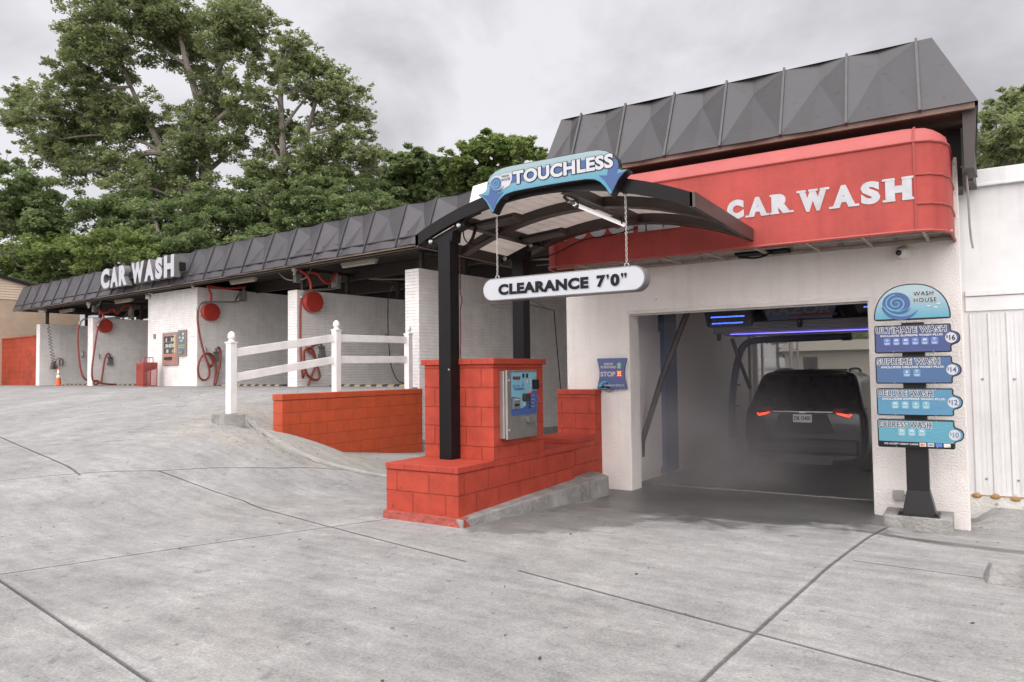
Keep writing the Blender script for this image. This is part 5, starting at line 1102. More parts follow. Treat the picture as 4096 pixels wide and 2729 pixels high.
# ---- vacuums: a red drum, boom pipe, hose and meter box on a bay wall
def wall_box(mb, xw, y, z):
    mb.hexa([(xw, y - .07, z - .12), (xw + .13, y - .07, z - .14), (xw + .13, y + .09, z - .14), (xw, y + .09, z - .12), (xw, y - .07, z + .10), (xw + .07, y - .07, z + .08), (xw + .07, y + .09, z + .08), (xw, y + .09, z + .10)])
    mb.box(xw, xw + .06, y - .09, y + .10, z + .10, z + .16); mb.tube([(xw + .04, y, z + .14), (xw + .04, y - .02, z + .27)], .03, 8, 0); mb.box(xw, xw + .14, y - .1, y - .075, z - .16, z - .06)
def vacuum(label, xw, drum, boom, loop, drop, hose_paths, box, hook):
    t = thing('wall_vacuum', label, 'vacuum', (xw, drum[0], FL), FB, group='bay vacuums')
    mb = MB(); r = drum[2]; mb.lathe([(r * .98, .0), (r, .015), (r, .18), (r * .985, .205), (r * .5, .215), (.01, .218)], (xw + .02, drum[0], drum[1]), 'x', 32); mb.build('drum', 'drum_red', t, smooth=True)
    mb = MB(); mb.tube(boom, .028, 8); e_ = boom[-1]; mb.lathe([(.045, -.06), (.05, 0), (.045, .06)], e_, (0, -.5, -1), 10); b0 = boom[0]; mb.tube([b0, (b0[0], b0[1], b0[2] + .12)], .034, 8, 0)
    mb.box(xw, b0[0] + .03, b0[1] + .02, b0[1] + .1, b0[2] - .3, b0[2] + .05); mb.bar((xw + .05, b0[1] - .02, b0[2] - .05), (b0[0], b0[1] - .32, b0[2] - .36), .03, .05); mb.build('boom', 'galvanised', t)
    mb = MB(); mb.tube(loop, .036, 8); mb.tube(drop, .036, 8); mb.build('suction_hose', 'hose_bright', t, smooth=True)
    mb = MB()
    for p in hose_paths: mb.tube(p, .034, 8)
    mb.build('hose', 'hose_red', t, smooth=True)
    mb = MB(); wall_box(mb, xw, *box); mb.build('meter_box', 'grey_plastic', t, bevel=.006)
    mb = MB(); mb.bar((xw + .01, hook[0], hook[1]), (xw + .03, hook[0] + .01, hook[1] - .18), .03, .05); mb.tube([(xw + .02, hook[0], hook[1] - .18), (xw + .09, hook[0], hook[1] - .20), (xw + .11, hook[0], hook[1] - .14)], .014, 6); mb.build('hose_hook', 'galvanised', t)
    return t
def P3(x, pts): return [(x, y, z) for y, z in pts]
vacuum('red drum vacuum on the bay wall behind the sloping fence rails', -4.64, (.42, 3.575, .285),
       [(-4.34, 1.12, 4.30), (-4.34, 1.13, 4.10), (-4.34, 1.05, 3.98), (-4.34, .55, 3.92), (-4.34, .14, 3.87), (-4.34, .01, 3.80), (-4.34, -.06, 3.68)],
       P3(-4.34, [(1.11, 4.42), (1.02, 4.42), (.9, 4.14), (.73, 4.10), (.58, 4.19), (.44, 4.36), (.21, 4.35)]), P3(-4.34, [(-.12, 4.38), (.1, 4.28), (.23, 4.09), (.23, 3.86)]),
       [P3(-4.36, [(-.06, 3.68), (-.10, 3.41), (-.10, 2.72), (-.08, 1.9), (-.02, 1.55)]) + P3(-4.52, [(.10, 1.50), (.17, 1.70), (.14, 2.04), (.12, 2.2), (.19, 2.29), (.3, 2.33), (.42, 2.28), (.5, 2.10), (.53, 1.88), (.36, 1.50), (.27, 1.30)]),
        P3(-4.55, [(.7, 2.47), (.5, 2.40), (.33, 2.30), (.27, 2.24)]) + P3(-4.50, [(.42, 2.16), (.5, 1.99), (.62, 1.66), (.64, 1.50), (.52, 1.42), (.32, 1.50), (.19, 1.64), (.13, 1.80), (.12, 2.1)])], (.78, 2.22), (.23, 2.45))
vacuum('red drum vacuum on the equipment room wall with its hose coiled on a hook', -9.81, (.375, 3.61, .282),
       [(-9.5, 1.42, 4.32), (-9.5, 1.42, 4.14), (-9.5, 1.33, 4.0), (-9.5, .85, 3.945), (-9.5, .08, 3.90), (-9.5, -.06, 3.83), (-9.5, -.15, 3.68)],
       P3(-9.5, [(1.48, 4.49), (1.11, 4.42), (.72, 4.38), (.23, 4.41)]), P3(-9.5, [(.16, 4.42), (.25, 4.24), (.29, 4.1), (.27, 3.9)]),
       [P3(-9.5, [(-.15, 3.68), (-.16, 3.25), (-.05, 2.68), (.07, 2.27), (.17, 2.0), (.27, 1.9)]) + P3(-9.64, [(.36, 1.86), (.44, 1.95), (.43, 2.10), (.33, 2.25), (.22, 2.30), (.08, 2.22), (-.02, 2.05), (-.07, 1.77), (-.02, 1.54), (.13, 1.44), (.28, 1.50), (.34, 1.70), (.28, 1.95), (.2, 2.15)]),
        P3(-9.68, [(.18, 2.27), (.28, 2.31), (.43, 2.27), (.53, 2.12), (.57, 1.81), (.54, 1.46), (.50, 1.30)]) + P3(-9.60, [(.50, 1.32), (.57, 1.58), (.66, 2.0), (.68, 2.33), (.64, 2.48), (.58, 2.50), (.56, 2.42)])], (.62, 2.20), (.27, 2.50))
vacuum('red drum vacuum whose hose lies on the bay floor near the trash can', -17.36, (.37, 3.54, .26),
       [(-17.05, 1.26, 4.16), (-17.05, 1.25, 4.0), (-17.05, 1.15, 3.91), (-17.05, .31, 3.82), (-17.05, .13, 3.72), (-17.05, .07, 3.56)],
       P3(-17.05, [(1.24, 4.3), (1.15, 4.37), (.99, 4.35), (.77, 4.01), (.68, 4.04), (.58, 4.22), (.37, 4.02), (.1, 4.0)]), P3(-17.05, [(.08, 4.1), (.2, 4.04), (.27, 3.8)]),
       [P3(-17.05, [(.07, 3.56), (-.01, 3.04), (-.09, 2.41), (-.14, 1.93), (-.14, 1.62)]) + P3(-17.18, [(-.04, 1.43), (.08, 1.47), (.2, 1.40), (.1, 1.32), (.01, 1.31), (-.03, 1.37), (.04, 1.45), (.25, 1.35), (.56, 1.31), (.8, 1.30)]),
        P3(-17.22, [(.26, 1.34), (.31, 1.77), (.37, 2.25), (.45, 2.47), (.54, 2.49), (.57, 2.38)])], (.62, 2.20), (.22, 2.48))
# the leftmost bay: a loose vacuum hose on the far side of its wall, and a coiled air hose
t = thing('hanging_hose', 'thick red hose hanging from a bent pipe in the bay with the orange cone', 'hose', (-18.1, 0, FL), FB)
mb = MB(); mb.tube(P3(-18.1, [(-.16, 3.66), (-.25, 3.4), (-.22, 2.75), (-.16, 2.11), (-.08, 1.72), (.03, 1.51), (.2, 1.44), (.5, 1.36)]), .038, 8); mb.build('hose', 'hose_red', t, smooth=True)
mb = MB(); mb.tube([(-17.81, .5, 3.88), (-18.1, .15, 3.87), (-18.1, -.05, 3.82), (-18.1, -.17, 3.66)], .03, 8); mb.lathe([(.045, -.06), (.05, 0), (.045, .06)], (-18.1, -.165, 3.66), 'z', 10); mb.build('pipe', 'galvanised', t)
def helix(path, turns, r0, r1, n=10):
    P_ = np.array(path, float); tt = np.linspace(0, 1, len(P_)); o_ = []
    for k in range(int(turns * n) + 1):
        t_ = k / (turns * n); p = [np.interp(t_, tt, P_[:, i]) for i in range(3)]; r_ = r0 + (r1 - r0) * t_; a = 2 * math.pi * turns * t_
        o_.append((p[0] + r_ * math.cos(a) * .8, p[1] + r_ * math.sin(a), p[2] + .0))
    return o_
t = thing('coiled_air_hose', 'dark coiled air hose dangling above the orange cone', 'hose', (-22.2, .3, FL), FB)
mb = MB(); mb.tube([(-22.25, .17, 4.42), (-22.2, .17, 4.31), (-22.2, .19, 3.96), (-22.2, .21, 3.75)], .012, 6); mb.tube(helix(P3(-22.2, [(.21, 3.75), (.27, 3.35), (.30, 3.0), (.37, 2.6), (.43, 2.28)]), 11, .05, .075), .011, 5, 0); mb.tube(helix(P3(-22.2, [(.43, 2.28), (.44, 2.1), (.45, 1.95)]), 7, .09, .16), .011, 5, 0); mb.tube(P3(-22.25, [(.44, 1.97), (.5, 2.25), (.60, 2.42), (.72, 2.42), (.80, 2.36)]), .014, 6); mb.build('coil', 'hose_dark', t)
mb = MB(); mb.box(-22.5, -22.42, .72, .86, 2.10, 2.38); mb.tube([(-22.4, .80, 2.36), (-22.38, .80, 2.1)], .03, 8, 0); mb.build('hose_holder', 'galvanised', t)
t = thing('hose_hook', 'small curved steel hose hook on the wall behind the orange cone', 'hook', (-22.49, 1.64, 2.6), FB)
mb = MB(); mb.tube([(-22.5, 1.62, 2.74), (-22.42, 1.67, 2.68), (-22.40, 1.67, 2.52), (-22.49, 1.64, 2.46)], .028, 8); mb.build('bent_bar', 'galvanised', t)
t = thing('air_line', 'thin dark hose hanging down the white brick wall behind the fence rails', 'hose', (-4.56, 3.2, FL), FB)
mb = MB(); mb.tube(P3(-4.54, [(3.36, 4.2), (3.25, 4.02), (3.19, 3.88), (3.19, 2.77), (3.24, 2.32), (3.29, 1.88), (3.43, 1.54), (3.64, 1.31), (3.95, 1.29)]), .015, 6); mb.build('hose', 'hose_dark', t)
mb = MB(); mb.tube(P3(-4.54, [(3.40, 4.27), (3.30, 4.10)]), .024, 6, 0); mb.box(-4.64, -4.52, 3.16, 3.22, 2.76, 2.79); mb.build('fitting', 'tan_angle', t)
t = thing('coiled_spray_hose', 'thin red coiled hose dangling beside the front canopy column', 'hose', (.25, 1.15, 1.9), FB)
mb = MB(); cz_ = [(.25, 1.14, 4.4), (.25, 1.15, 3.5)]; mb.tube(cz_, .014, 6, 0)
zz = [(1.15, 3.32), (1.22, 3.16), (1.07, 2.9), (1.23, 2.69), (1.07, 2.51), (1.23, 2.35), (1.06, 2.19), (1.22, 2.04), (1.07, 1.93), (1.2, 1.8), (1.1, 1.6)]; mb.tube([(.25, 1.15, 3.5)] + [(.25 + .07 * (-1) ** k, y, z) for k, (y, z) in enumerate(zz)], .014, 6, 2); mb.build('hose', 'hose_red', t, smooth=True)
mb = MB(); mb.tube([(.25, 1.15, 3.98), (.25, 1.15, 3.62)], .02, 6, 0); mb.build('swivel', 'grey_plastic', t)
t = thing('wash_boom', 'slim steel boom arm with a hose hanging from its tip in the lower bay', 'boom', (.02, 2.8, 3.3), FB)
mb = MB(); mb.tube([(.0, 2.6, 3.33), (1.0, 2.89, 3.31), (1.0, 4.05, 3.22)], .016, 6, 0); mb.tube([(.0, 2.7, 3.50), (1.0, 2.93, 3.45), (1.0, 3.75, 3.25)], .008, 6, 0); mb.build('arm', 'galvanised', t)
mb = MB(); mb.tube([(1.0, 4.05, 3.24), (1.0, 4.1, 2.66), (1.0, 4.22, 1.8), (1.0, 4.33, .9)], .015, 6); mb.build('hose', 'hose_dark', t)

# rubber kerb stops striped black and yellow on the bay floors
def striped_bump(x0, x1, y, label):
    t = thing('parking_bump', label, 'speed bump', ((x0 + x1) / 2, y, FL), FB, group='striped bumps on the bay floors')
    prof = [(-.09, .0), (-.075, .04), (-.035, .065), (.035, .065), (.075, .04), (.09, .0)]
    n = int((x1 - x0) / .2) | 1; w_ = (x1 - x0) / n; dk = MB(); yl = MB()
    for k in range(n):
        m_ = dk if k % 2 == 0 else yl; a, c = x0 + k * w_, x0 + (k + 1) * w_
        if k in (0, n - 1): dz = .7
        else: dz = 1
        i = m_.addv([(a, y + p, FL - .01 + q * dz) for p, q in prof]); j = m_.addv([(c, y + p, FL - .01 + q * dz) for p, q in prof])
        for q in range(5): m_.face((i + q, j + q, j + q + 1, i + q + 1))
        m_.face([i + q for q in range(6)]); m_.face([j + 5 - q for q in range(6)])
    dk.build('rubber_body', 'rubber', t); yl.build('yellow_stripe', 'yellow_paint', t)
striped_bump(-3.9, -.75, .55, 'black and yellow striped floor bump behind the level fence rails')
striped_bump(-9.3, -5.9, .50, 'black and yellow striped floor bump behind the sloping fence rails')
striped_bump(-16.8, -13.4, .80, 'black and yellow striped floor bump between the floor hose and the trash can')
striped_bump(-21.9, -18.4, .75, 'black and yellow striped floor bump beside the orange cone')

# fluorescent lamps under the bay roof
def lamp(x, y, z, label, first=[None]):
    if first[0] is None:
        t = thing('bay_light', label, 'light', (x, y, z), FB, group='bay ceiling lights')
        mb = MB(); mb.box(x - .68, x + .68, y - .06, y + .06, z - .01, z + .05); mb.build('housing', 'cream_metal', t, bevel=.01)
        mb = MB(); mb.tube([(x - .64, y, z - .035), (x + .64, y, z - .035)], .05, 10, 0); mb.build('diffuser', 'tube_dull', t, smooth=True)
        mb = MB()
        for dx in (-.35, .35): mb.tube([(x + dx, y, z + .04), (x + dx, y, z + .26)], .006, 5, 0)
        mb.build('hanger', 'galvanised', t); first[0] = t; return t
    return copy_tree(first[0], (x, y, z), label=label)
lamp(-2.62, .45, 4.47, 'dull fluorescent light under the bay roof above the level fence rails')
lamp(-7.93, .43, 4.47, 'dull fluorescent light under the bay roof above the coiled vacuum hose')
lamp(-16.24, .62, 4.45, 'dull fluorescent light under the bay roof above the trash can bay')
lamp(-22.0, .83, 4.45, 'dull fluorescent light under the bay roof above the orange cone')
# cameras under the eaves
def bay_camera(x, y, z, label, first=[None]):
    if first[0] is None:
        t = thing('security_camera', label, 'camera', (x, y, z), FB, group='security cameras')
        mb = MB(); mb.lathe([(.075, .0), (.075, -.09), (.05, -.12), (.055, -.17), (.03, -.22)], (x, y, z + .12), 'z', 16); mb.build('housing', 'camera_white', t, smooth=True)
        mb = MB(); mb.lathe([(.03, 0), (.02, .02)], (x, y - .05, z - .05), (0, -1, -.4), 10); mb.build('lens', 'lens_black', t); first[0] = t; return t
    return copy_tree(first[0], (x, y, z), label=label)
bay_camera(-9.98, -.06, 4.42, 'white dome camera at the top corner of the equipment room')
bay_camera(-17.45, -.12, 4.30, 'white dome camera under the roof above the floor hose wall')
bay_camera(-4.62, -.10, 4.38, 'white dome camera above the drum behind the sloping fence rails')
t = thing('bullet_camera', 'white bullet camera on the top corner of the equipment room', 'camera', (-12.95, -.1, 4.3), FB)
mb = MB(); mb.lathe([(.085, -.1), (.09, .0), (.075, .02)], (-12.92, -.12, 4.31), (-.3, -1, 0), 14); mb.tube([(-12.9, .0, 4.36), (-12.82, -.1, 4.42), (-12.7, -.12, 4.40), (-12.6, .0, 4.36)], .016, 6); mb.build('housing', 'camera_white', t, smooth=True)
mb = MB(); mb.lathe([(.055, 0), (.04, .01)], (-12.927, -.145, 4.31), (-.3, -1, 0), 12); mb.build('lens', 'lens_black', t)
t = thing('bullet_camera', 'white bullet camera under the bay roof above the coiled air hose', 'camera', (-22.2, -.1, 4.38), FB)
mb = MB(); mb.lathe([(.07, -.22), (.075, .1), (.06, .12)], (-22.1, -.1, 4.39), (-1, -.4, 0), 12); mb.build('housing', 'camera_white', t, smooth=True)
mb = MB(); mb.box(-22.3, -22.1, -.1, -.05, 4.40, 4.47); mb.build('mount', 'camera_white', t)
# junction boxes, small outlet
t = thing('electrical_box', 'grey electrical box with bent conduit above the drum behind the sloping rails', 'electrical box', (-4.6, .0, 4.2), FB)
mb = MB(); mb.box(-4.66, -4.52, -.12, .06, 4.08, 4.30); mb.build('box', 'grey_plastic', t, bevel=.01)
mb = MB(); mb.tube([(-4.5, .0, 4.15), (-4.4, .12, 4.2), (-4.35, .2, 4.38), (-4.35, .25, 4.5)], .018, 6); mb.tube([(-4.7, -.1, 4.14), (-5.0, -.12, 4.2), (-5.3, -.12, 4.4)], .018, 6); mb.build('conduit', 'galvanised', t)
t = thing('electrical_box', 'grey electrical box with conduit above the drum with the floor hose', 'electrical box', (-17.3, .0, 4.2), FB)
mb = MB(); mb.box(-17.36, -17.2, -.05, .1, 4.05, 4.30); mb.build('box', 'grey_plastic', t, bevel=.01)
mb = MB(); mb.tube([(-17.2, .05, 4.28), (-17.05, .1, 4.32), (-17.0, .12, 4.5)], .02, 6); mb.build('conduit', 'galvanised', t)
mb = MB(); mb.box(-12.585, -12.445, -.03, .0, 2.865, 3.015); mb.box(-12.55, -12.48, -.036, -.03, 2.89, 2.99); mb.build('wall_outlet', 'vend_frame', base=(-12.5, 0, 2.94), frame=FB, bevel=.004, label='small brown outlet plate on the white equipment room wall', cat='outlet')

# vending machine let into the wall and the change machine beside it
t = thing('vending_machine', 'brown framed vending machine with a glass front set in the white brick wall', 'vending machine', (-11.4, 0, 1.95), FB)
VP = ((0, -.06, 0), (1, 0, 0), (0, 0, 1))
mb = MB(); mb.prism([(-11.905, 1.95), (-10.91, 1.95), (-10.91, 3.02), (-11.905, 3.02)], VP, -.06, 0); mb.build('frame', 'vend_frame', t, bevel=.01)
mb = MB(); mb.flat([(-11.83, 2.02), (-11.0, 2.02), (-11.0, 2.94), (-11.83, 2.94)], VP, .004); mb.build('front_panel', 'vend_pink', t)
mb = MB(); mb.flat([(-11.78, 2.33), (-11.14, 2.33), (-11.14, 2.90), (-11.78, 2.90)], VP, .008); gl = mb.build('glass', 'dark_glass', t)
mb = MB()
for x in (-11.565, -11.35): mb.flat([(x - .009, 2.33), (x + .009, 2.33), (x + .009, 2.90), (x - .009, 2.90)], VP, .012)
for z in (2.52, 2.71): mb.flat([(-11.78, z - .008), (-11.14, z - .008), (-11.14, z + .008), (-11.78, z + .008)], VP, .0125)
mb.build('window_bar', 'galvanised', gl)
mb = MB(); vr = random.Random(2)
for k in range(16): x, z = vr.uniform(-11.75, -11.18), vr.choice([2.36, 2.54, 2.73]); mb.flat([(x, z), (x + .07, z), (x + .07, z + vr.uniform(.07, .14)), (x, z + .1)], VP, .010)
mb.build('goods', 'label_white', gl)
mb = MB(); mb.box(-11.72, -11.25, -.10, -.06, 2.13, 2.22); mb.build('delivery_flap', 'rubber', t, bevel=.008)
mb = MB()
for z in np.arange(2.36, 2.92, .085): mb.flat([(-11.11, z), (-11.02, z), (-11.02, z + .06), (-11.11, z + .06)], VP, .008)
mb.build('price_label', 'label_yellow', t)
t = thing('change_machine', 'narrow grey change machine with stickers beside the brown vending machine', 'change machine', (-10.64, 0, 2.23), FB)
mb = MB(); mb.prism([(-10.88, 2.23), (-10.40, 2.23), (-10.40, 3.075), (-10.88, 3.075)], VP, -.06, 0); mb.build('frame', 'vend_frame', t, bevel=.008)
mb = MB(); mb.flat([(-10.83, 2.29), (-10.45, 2.29), (-10.45, 3.02), (-10.83, 3.02)], VP, .004); mb.build('front_panel', 'panel_teal', t)
mb = MB(); mb.flat(circ(-10.75, 2.83, .045, 12), VP, .008); mb.flat([(-10.6, 2.9), (-10.49, 2.9), (-10.49, 2.98), (-10.6, 2.98)], VP, .008); mb.flat([(-10.6, 2.77), (-10.49, 2.77), (-10.49, 2.85), (-10.6, 2.85)], VP, .008); mb.flat([(-10.72, 2.70), (-10.58, 2.70), (-10.58, 2.745), (-10.72, 2.745)], VP, .008); mb.build('sticker', 'label_white', t)
mb = MB(); mb.flat([(-10.81, 2.50), (-10.47, 2.50), (-10.47, 2.59), (-10.81, 2.59)], VP, .008); mb.build('sign_label', 'label_yellow', t)
mb = MB(); mb.text('CHANGE', (-10.79, -10.49, 2.52, 2.57), VP, .011, bold=.04); mb.build('lettering', 'ink', t)
mb = MB(); mb.box(-10.74, -10.54, -.10, -.06, 2.31, 2.38); mb.build('coin_tray', 'galvanised', t)

# trash can and traffic cone
t = thing('trash_can', 'red steel mesh trash can with an open top frame beside the equipment room', 'trash can', (-12.03, -.5, FL), FB)
x0, x1, y0, y1, z0, z1 = -12.25, -11.81, -.714, -.27, FL + .02, 2.03
mb = MB()
def mesh_side(a, c_, n):
    a = Vector(a); c_ = Vector(c_); d = c_ - a; st_ = .05; nu = int(d.length / st_); nv = int((z1 - z0) / (st_ * .55))
    for k in range(-nv, nu):
        for s_ in (1, -1):
            q0, q1 = (k, k + nv) if s_ > 0 else (k + nv, k)
            t0_, t1_ = 0, 1; A_, B_ = q0 / nu, q1 / nu
            lo, hi = 0.0, 1.0
            if B_ != A_:
                ta, tb2 = (0 - A_) / (B_ - A_), (1 - A_) / (B_ - A_); lo, hi = max(0, min(ta, tb2)), min(1, max(ta, tb2))
            if hi - lo < .02: continue
            p = a + d * (A_ + (B_ - A_) * lo) + Vector((0, 0, z0 + (z1 - z0) * lo - a.z)); q = a + d * (A_ + (B_ - A_) * hi) + Vector((0, 0, z0 + (z1 - z0) * hi - a.z))
            mb.tube([p, q], .006, 3, 0, caps=False)
mesh_side((x0, y0, z0), (x1, y0, z0), 0); mesh_side((x1, y0, z0), (x1, y1, z0), 0); mesh_side((x0, y0, z0), (x0, y1, z0), 0)
mb.build('mesh_side', 'can_red', t)
mb = MB()
for z, r_ in ((z0, .012), (z1, .018)):
    for a, c_ in (((x0, y0), (x1, y0)), ((x1, y0), (x1, y1)), ((x1, y1), (x0, y1)), ((x0, y1), (x0, y0))): mb.bar((*a, z), (*c_, z), r_ * 2, r_ * 2)
for x in (x0, x1):
    for y in (y0, y1): mb.bar((x, y, z0), (x, y, z1), .025, .025, up=(0, 1, 0))
mb.build('frame', 'can_red', t)
mb = MB()
for a, c_ in (((-12.165, -.63), (-11.895, -.63)), ((-12.165, -.36), (-11.895, -.36)), ((-12.165, -.63), (-12.165, -.36)), ((-11.895, -.63), (-11.895, -.36))): mb.bar((*a, 2.205), (*c_, 2.205), .022, .022)
for x in (-12.165, -11.895):
    for y in (-.63, -.36): mb.bar((x, y, 2.03), (x, y, 2.205), .018, .018, up=(0, 1, 0))
mb.build('top_frame', 'can_red', t)
mb = MB(); mb.hexa([(x0 + .02, y0 + .02, 1.83), (x1 - .02, y0 + .02, 1.72), (x1 - .02, y1 - .02, 1.84), (x0 + .02, y1 - .02, 1.8), (x0 - .0, y0 - .004, 2.02), (x1, y0 - .004, 2.02), (x1, y1, 2.02), (x0, y1, 2.02)]); mb.build('liner_bag', 'bag_film', t)
t = thing('traffic_cone', 'orange traffic cone with two white bands under the coiled air hose', 'cone', (-19.68, -.3, FL), FB)
mb = MB(); mb.box(-19.83, -19.53, -.45, -.15, FL, FL + .03); mb.build('base', 'cone_orange', t, bevel=.01)
def cone_seg(z0_, z1_, mt, nm):
    def rr(z): return .112 + (.022 - .112) * (z - FL) / .72
    m_ = MB(); m_.lathe([(rr(z0_), z0_), (rr(z1_), z1_)], (-19.68, -.3, 0), 'z', 24); return m_.build(nm, mt, t, smooth=True)
cone_seg(FL + .035, FL + .32, 'cone_orange', 'body'); cone_seg(FL + .32, FL + .44, 'cone_white', 'reflective_band'); cone_seg(FL + .44, FL + .485, 'cone_orange', 'body'); cone_seg(FL + .485, FL + .63, 'cone_white', 'reflective_band'); cone_seg(FL + .63, FL + .745, 'cone_orange', 'body')

# red block wall at the left end, neighbouring house
mb = MB(); mb.box(-30, -23.0, .02, .32, .9, 3.34); mb.box(-30.0, -23.0, -.01, .35, 3.342, 3.41); mb.build('boundary_wall', 'orange_rough', base=(-26, .2, FL), frame=FB, bevel=.012, label='rough orange-red painted block wall below the beige house', cat='wall')
t = thing('neighbour_house', 'beige house with pale lap siding gable and grey shingle roof behind the red wall', 'house', (-30, 3, FL), FB)
mb = MB(); mb.box(-40, -27, -6, 3.30, .5, 5.24); mb.build('wall', 'beige_wall', t)
mb = MB(); gp = [(-4.0, 5.24), (3.32, 5.24), (3.32, 5.44), (-.1, 6.26), (-4.0, 7.2)]
zz0 = 5.24
for k in range(17):
    z = 5.24 + k * .12
    ye = 3.32 if z < 5.44 else -.1 + (6.26 - z) / .24 if z < 6.26 else -.1 - (z - 6.26) / .24
    if ye < -4: break
    mb.hexa([(-27.02, -4, z), (-26.965, -4, z), (-26.965, ye, z), (-27.02, ye, z), (-27.02, -4, z + .118), (-26.99, -4, z + .118), (-26.99, ye - .3, z + .118), (-27.02, ye - .3, z + .118)])
mb.build('lap_siding', 'beige_siding', t)
mb = MB(); mb.hexa([(-26.9, -4.0, 7.16), (-26.9, 3.5, 5.36), (-40, 3.5, 5.36), (-40, -4.0, 7.16), (-26.9, -4.0, 7.28), (-26.9, 3.5, 5.48), (-40, 3.5, 5.48), (-40, -4.0, 7.28)]); rf = mb.build('roof', 'shingle', t)
mb = MB(); mb.hexa([(-27.2, .6, 6.10), (-27.2, 2.4, 5.66), (-31, 4.2, 6.30), (-31, 1.6, 6.75), (-27.2, .6, 6.16), (-27.2, 2.4, 5.74), (-31, 4.2, 6.40), (-31, 1.6, 6.85)]); mb.build('roof_slope', 'shingle', rf)
mb = MB(); mb.bar((-26.88, -4.0, 7.20), (-26.88, 3.5, 5.40), .04, .16); mb.build('barge_board', 'sign_edge', t)

# ---------------------------------------------------------------- retaining wall and vinyl fence
t = thing('retaining_wall', 'orange-red painted block retaining wall stepping down from the upper lot to the lane', 'retaining wall', (-10.74, 10.9, 0))
mb = MB(); mb.box(-10.875, -10.625, 8.96, 12.96, -.6, 1.128); mb.build('block_wall', 'orange_block', t, bevel=.008)
mb = MB(); mb.box(-10.885, -10.617, 8.95, 12.965, 1.131, 1.241); mb.build('cap_course', 'orange_block', t, bevel=.01)
def fence_post(x, y, z0, z1, label, first=[None]):
    if first[0] is None:
        t = thing('fence_post', label, 'fence post', (x, y, z0), group='white fence posts'); s = .068
        mb = MB(); mb.box(x - s, x + s, y - s, y + s, z0, z1); mb.build('shaft', 'white_vinyl', t, bevel=.006)
        mb = MB(); mb.box(x - s - .012, x + s + .012, y - s - .012, y + s + .012, z1, z1 + .025); mb.lathe([(.062, z1 + .025), (.062, z1 + .035), (.048, z1 + .055), (.045, z1 + .072), (.062, z1 + .088), (.067, z1 + .105), (.062, z1 + .15), (.045, z1 + .185), (.018, z1 + .205), (.004, z1 + .21)], (x, y, 0), 'z', 24); mb.build('cap', 'white_vinyl', t, smooth=True)
        first[0] = t; return t
    return copy_tree(first[0], (x, y, z0), label=label)
fence_post(-10.92, 8.10, .93, 2.16, 'white vinyl fence post standing on the small concrete block')
fence_post(-10.78, 10.45, 1.243, 2.485, 'white vinyl fence post in the middle of the fence on the orange wall')
fence_post(-10.74, 12.62, 1.243, 2.485, 'white vinyl fence post against the white brick pier')
def rail(a, c_, h, label):
    mb = MB(); mb.bar(a, c_, .045, h); mb.build('fence_rail', 'white_vinyl', base=a, bevel=.005, label=label, cat='fence rail', group='white fence rails')
rail((-10.89, 8.16, 1.995), (-10.79, 10.39, 2.325), .145, 'upper sloping white fence rail above the concrete ramp')
rail((-10.89, 8.16, 1.56), (-10.79, 10.39, 1.885), .145, 'lower sloping white fence rail above the concrete ramp')
rail((-10.775, 10.52, 2.325), (-10.745, 12.55, 2.35), .15, 'upper level white fence rail above the orange wall')
rail((-10.775, 10.52, 1.885), (-10.745, 12.55, 1.91), .15, 'lower level white fence rail above the orange wall')
mb = MB(); mb.hexa([(-11.36, 8.00, .4), (-10.80, 7.86, .4), (-10.68, 8.22, .4), (-11.2, 8.40, .4), (-11.35, 8.01, .925), (-10.81, 7.87, .925), (-10.69, 8.21, .925), (-11.2, 8.39, .925)]); mb.build('concrete_block', 'kerb_concrete', base=(-11, 8.1, .7), bevel=.014, label='grey concrete footing block under the foot of the sloping fence', cat='concrete block')

# ---------------------------------------------------------------- seen through the tunnel exit
t = thing('far_house', 'pale long house behind the tunnel exit seen through the mist', 'house', (-4, 36, 0))
mb = MB(); mb.box(-7.2, 3, 35, 40, -1, 2.40); mb.build('wall', 'far_house', t)
mb = MB(); mb.hexa([(-7.4, 34.6, 2.38), (3.3, 34.6, 2.42), (3.3, 40.4, 2.42), (-7.4, 40.4, 2.38), (-7.4, 37, 2.9), (3.3, 37, 2.94), (3.3, 38, 2.94), (-7.4, 38, 2.9)]); mb.build('roof', 'far_house', t)
mb = MB(); mb.box(-6.4, -5.8, 34.97, 35.0, 1.3, 2.1); mb.build('window', 'dark_glass', t)
mb = MB(); mb.tube([(-4.75, 24, -.2), (-4.75, 24, 3.2)], .06, 8, 0); mb.tube([(-4.55, 24, -.2), (-4.55, 24, 3.2)], .035, 8, 0)
for z in (1.9, 2.2): mb.bar((-4.8, 24, z), (-4.5, 24, z), .03, .03)
mb.build('utility_pole', 'galvanised', base=(-4.7, 24, 0), label='pale twin-pipe service pole outside the tunnel exit', cat='pole')
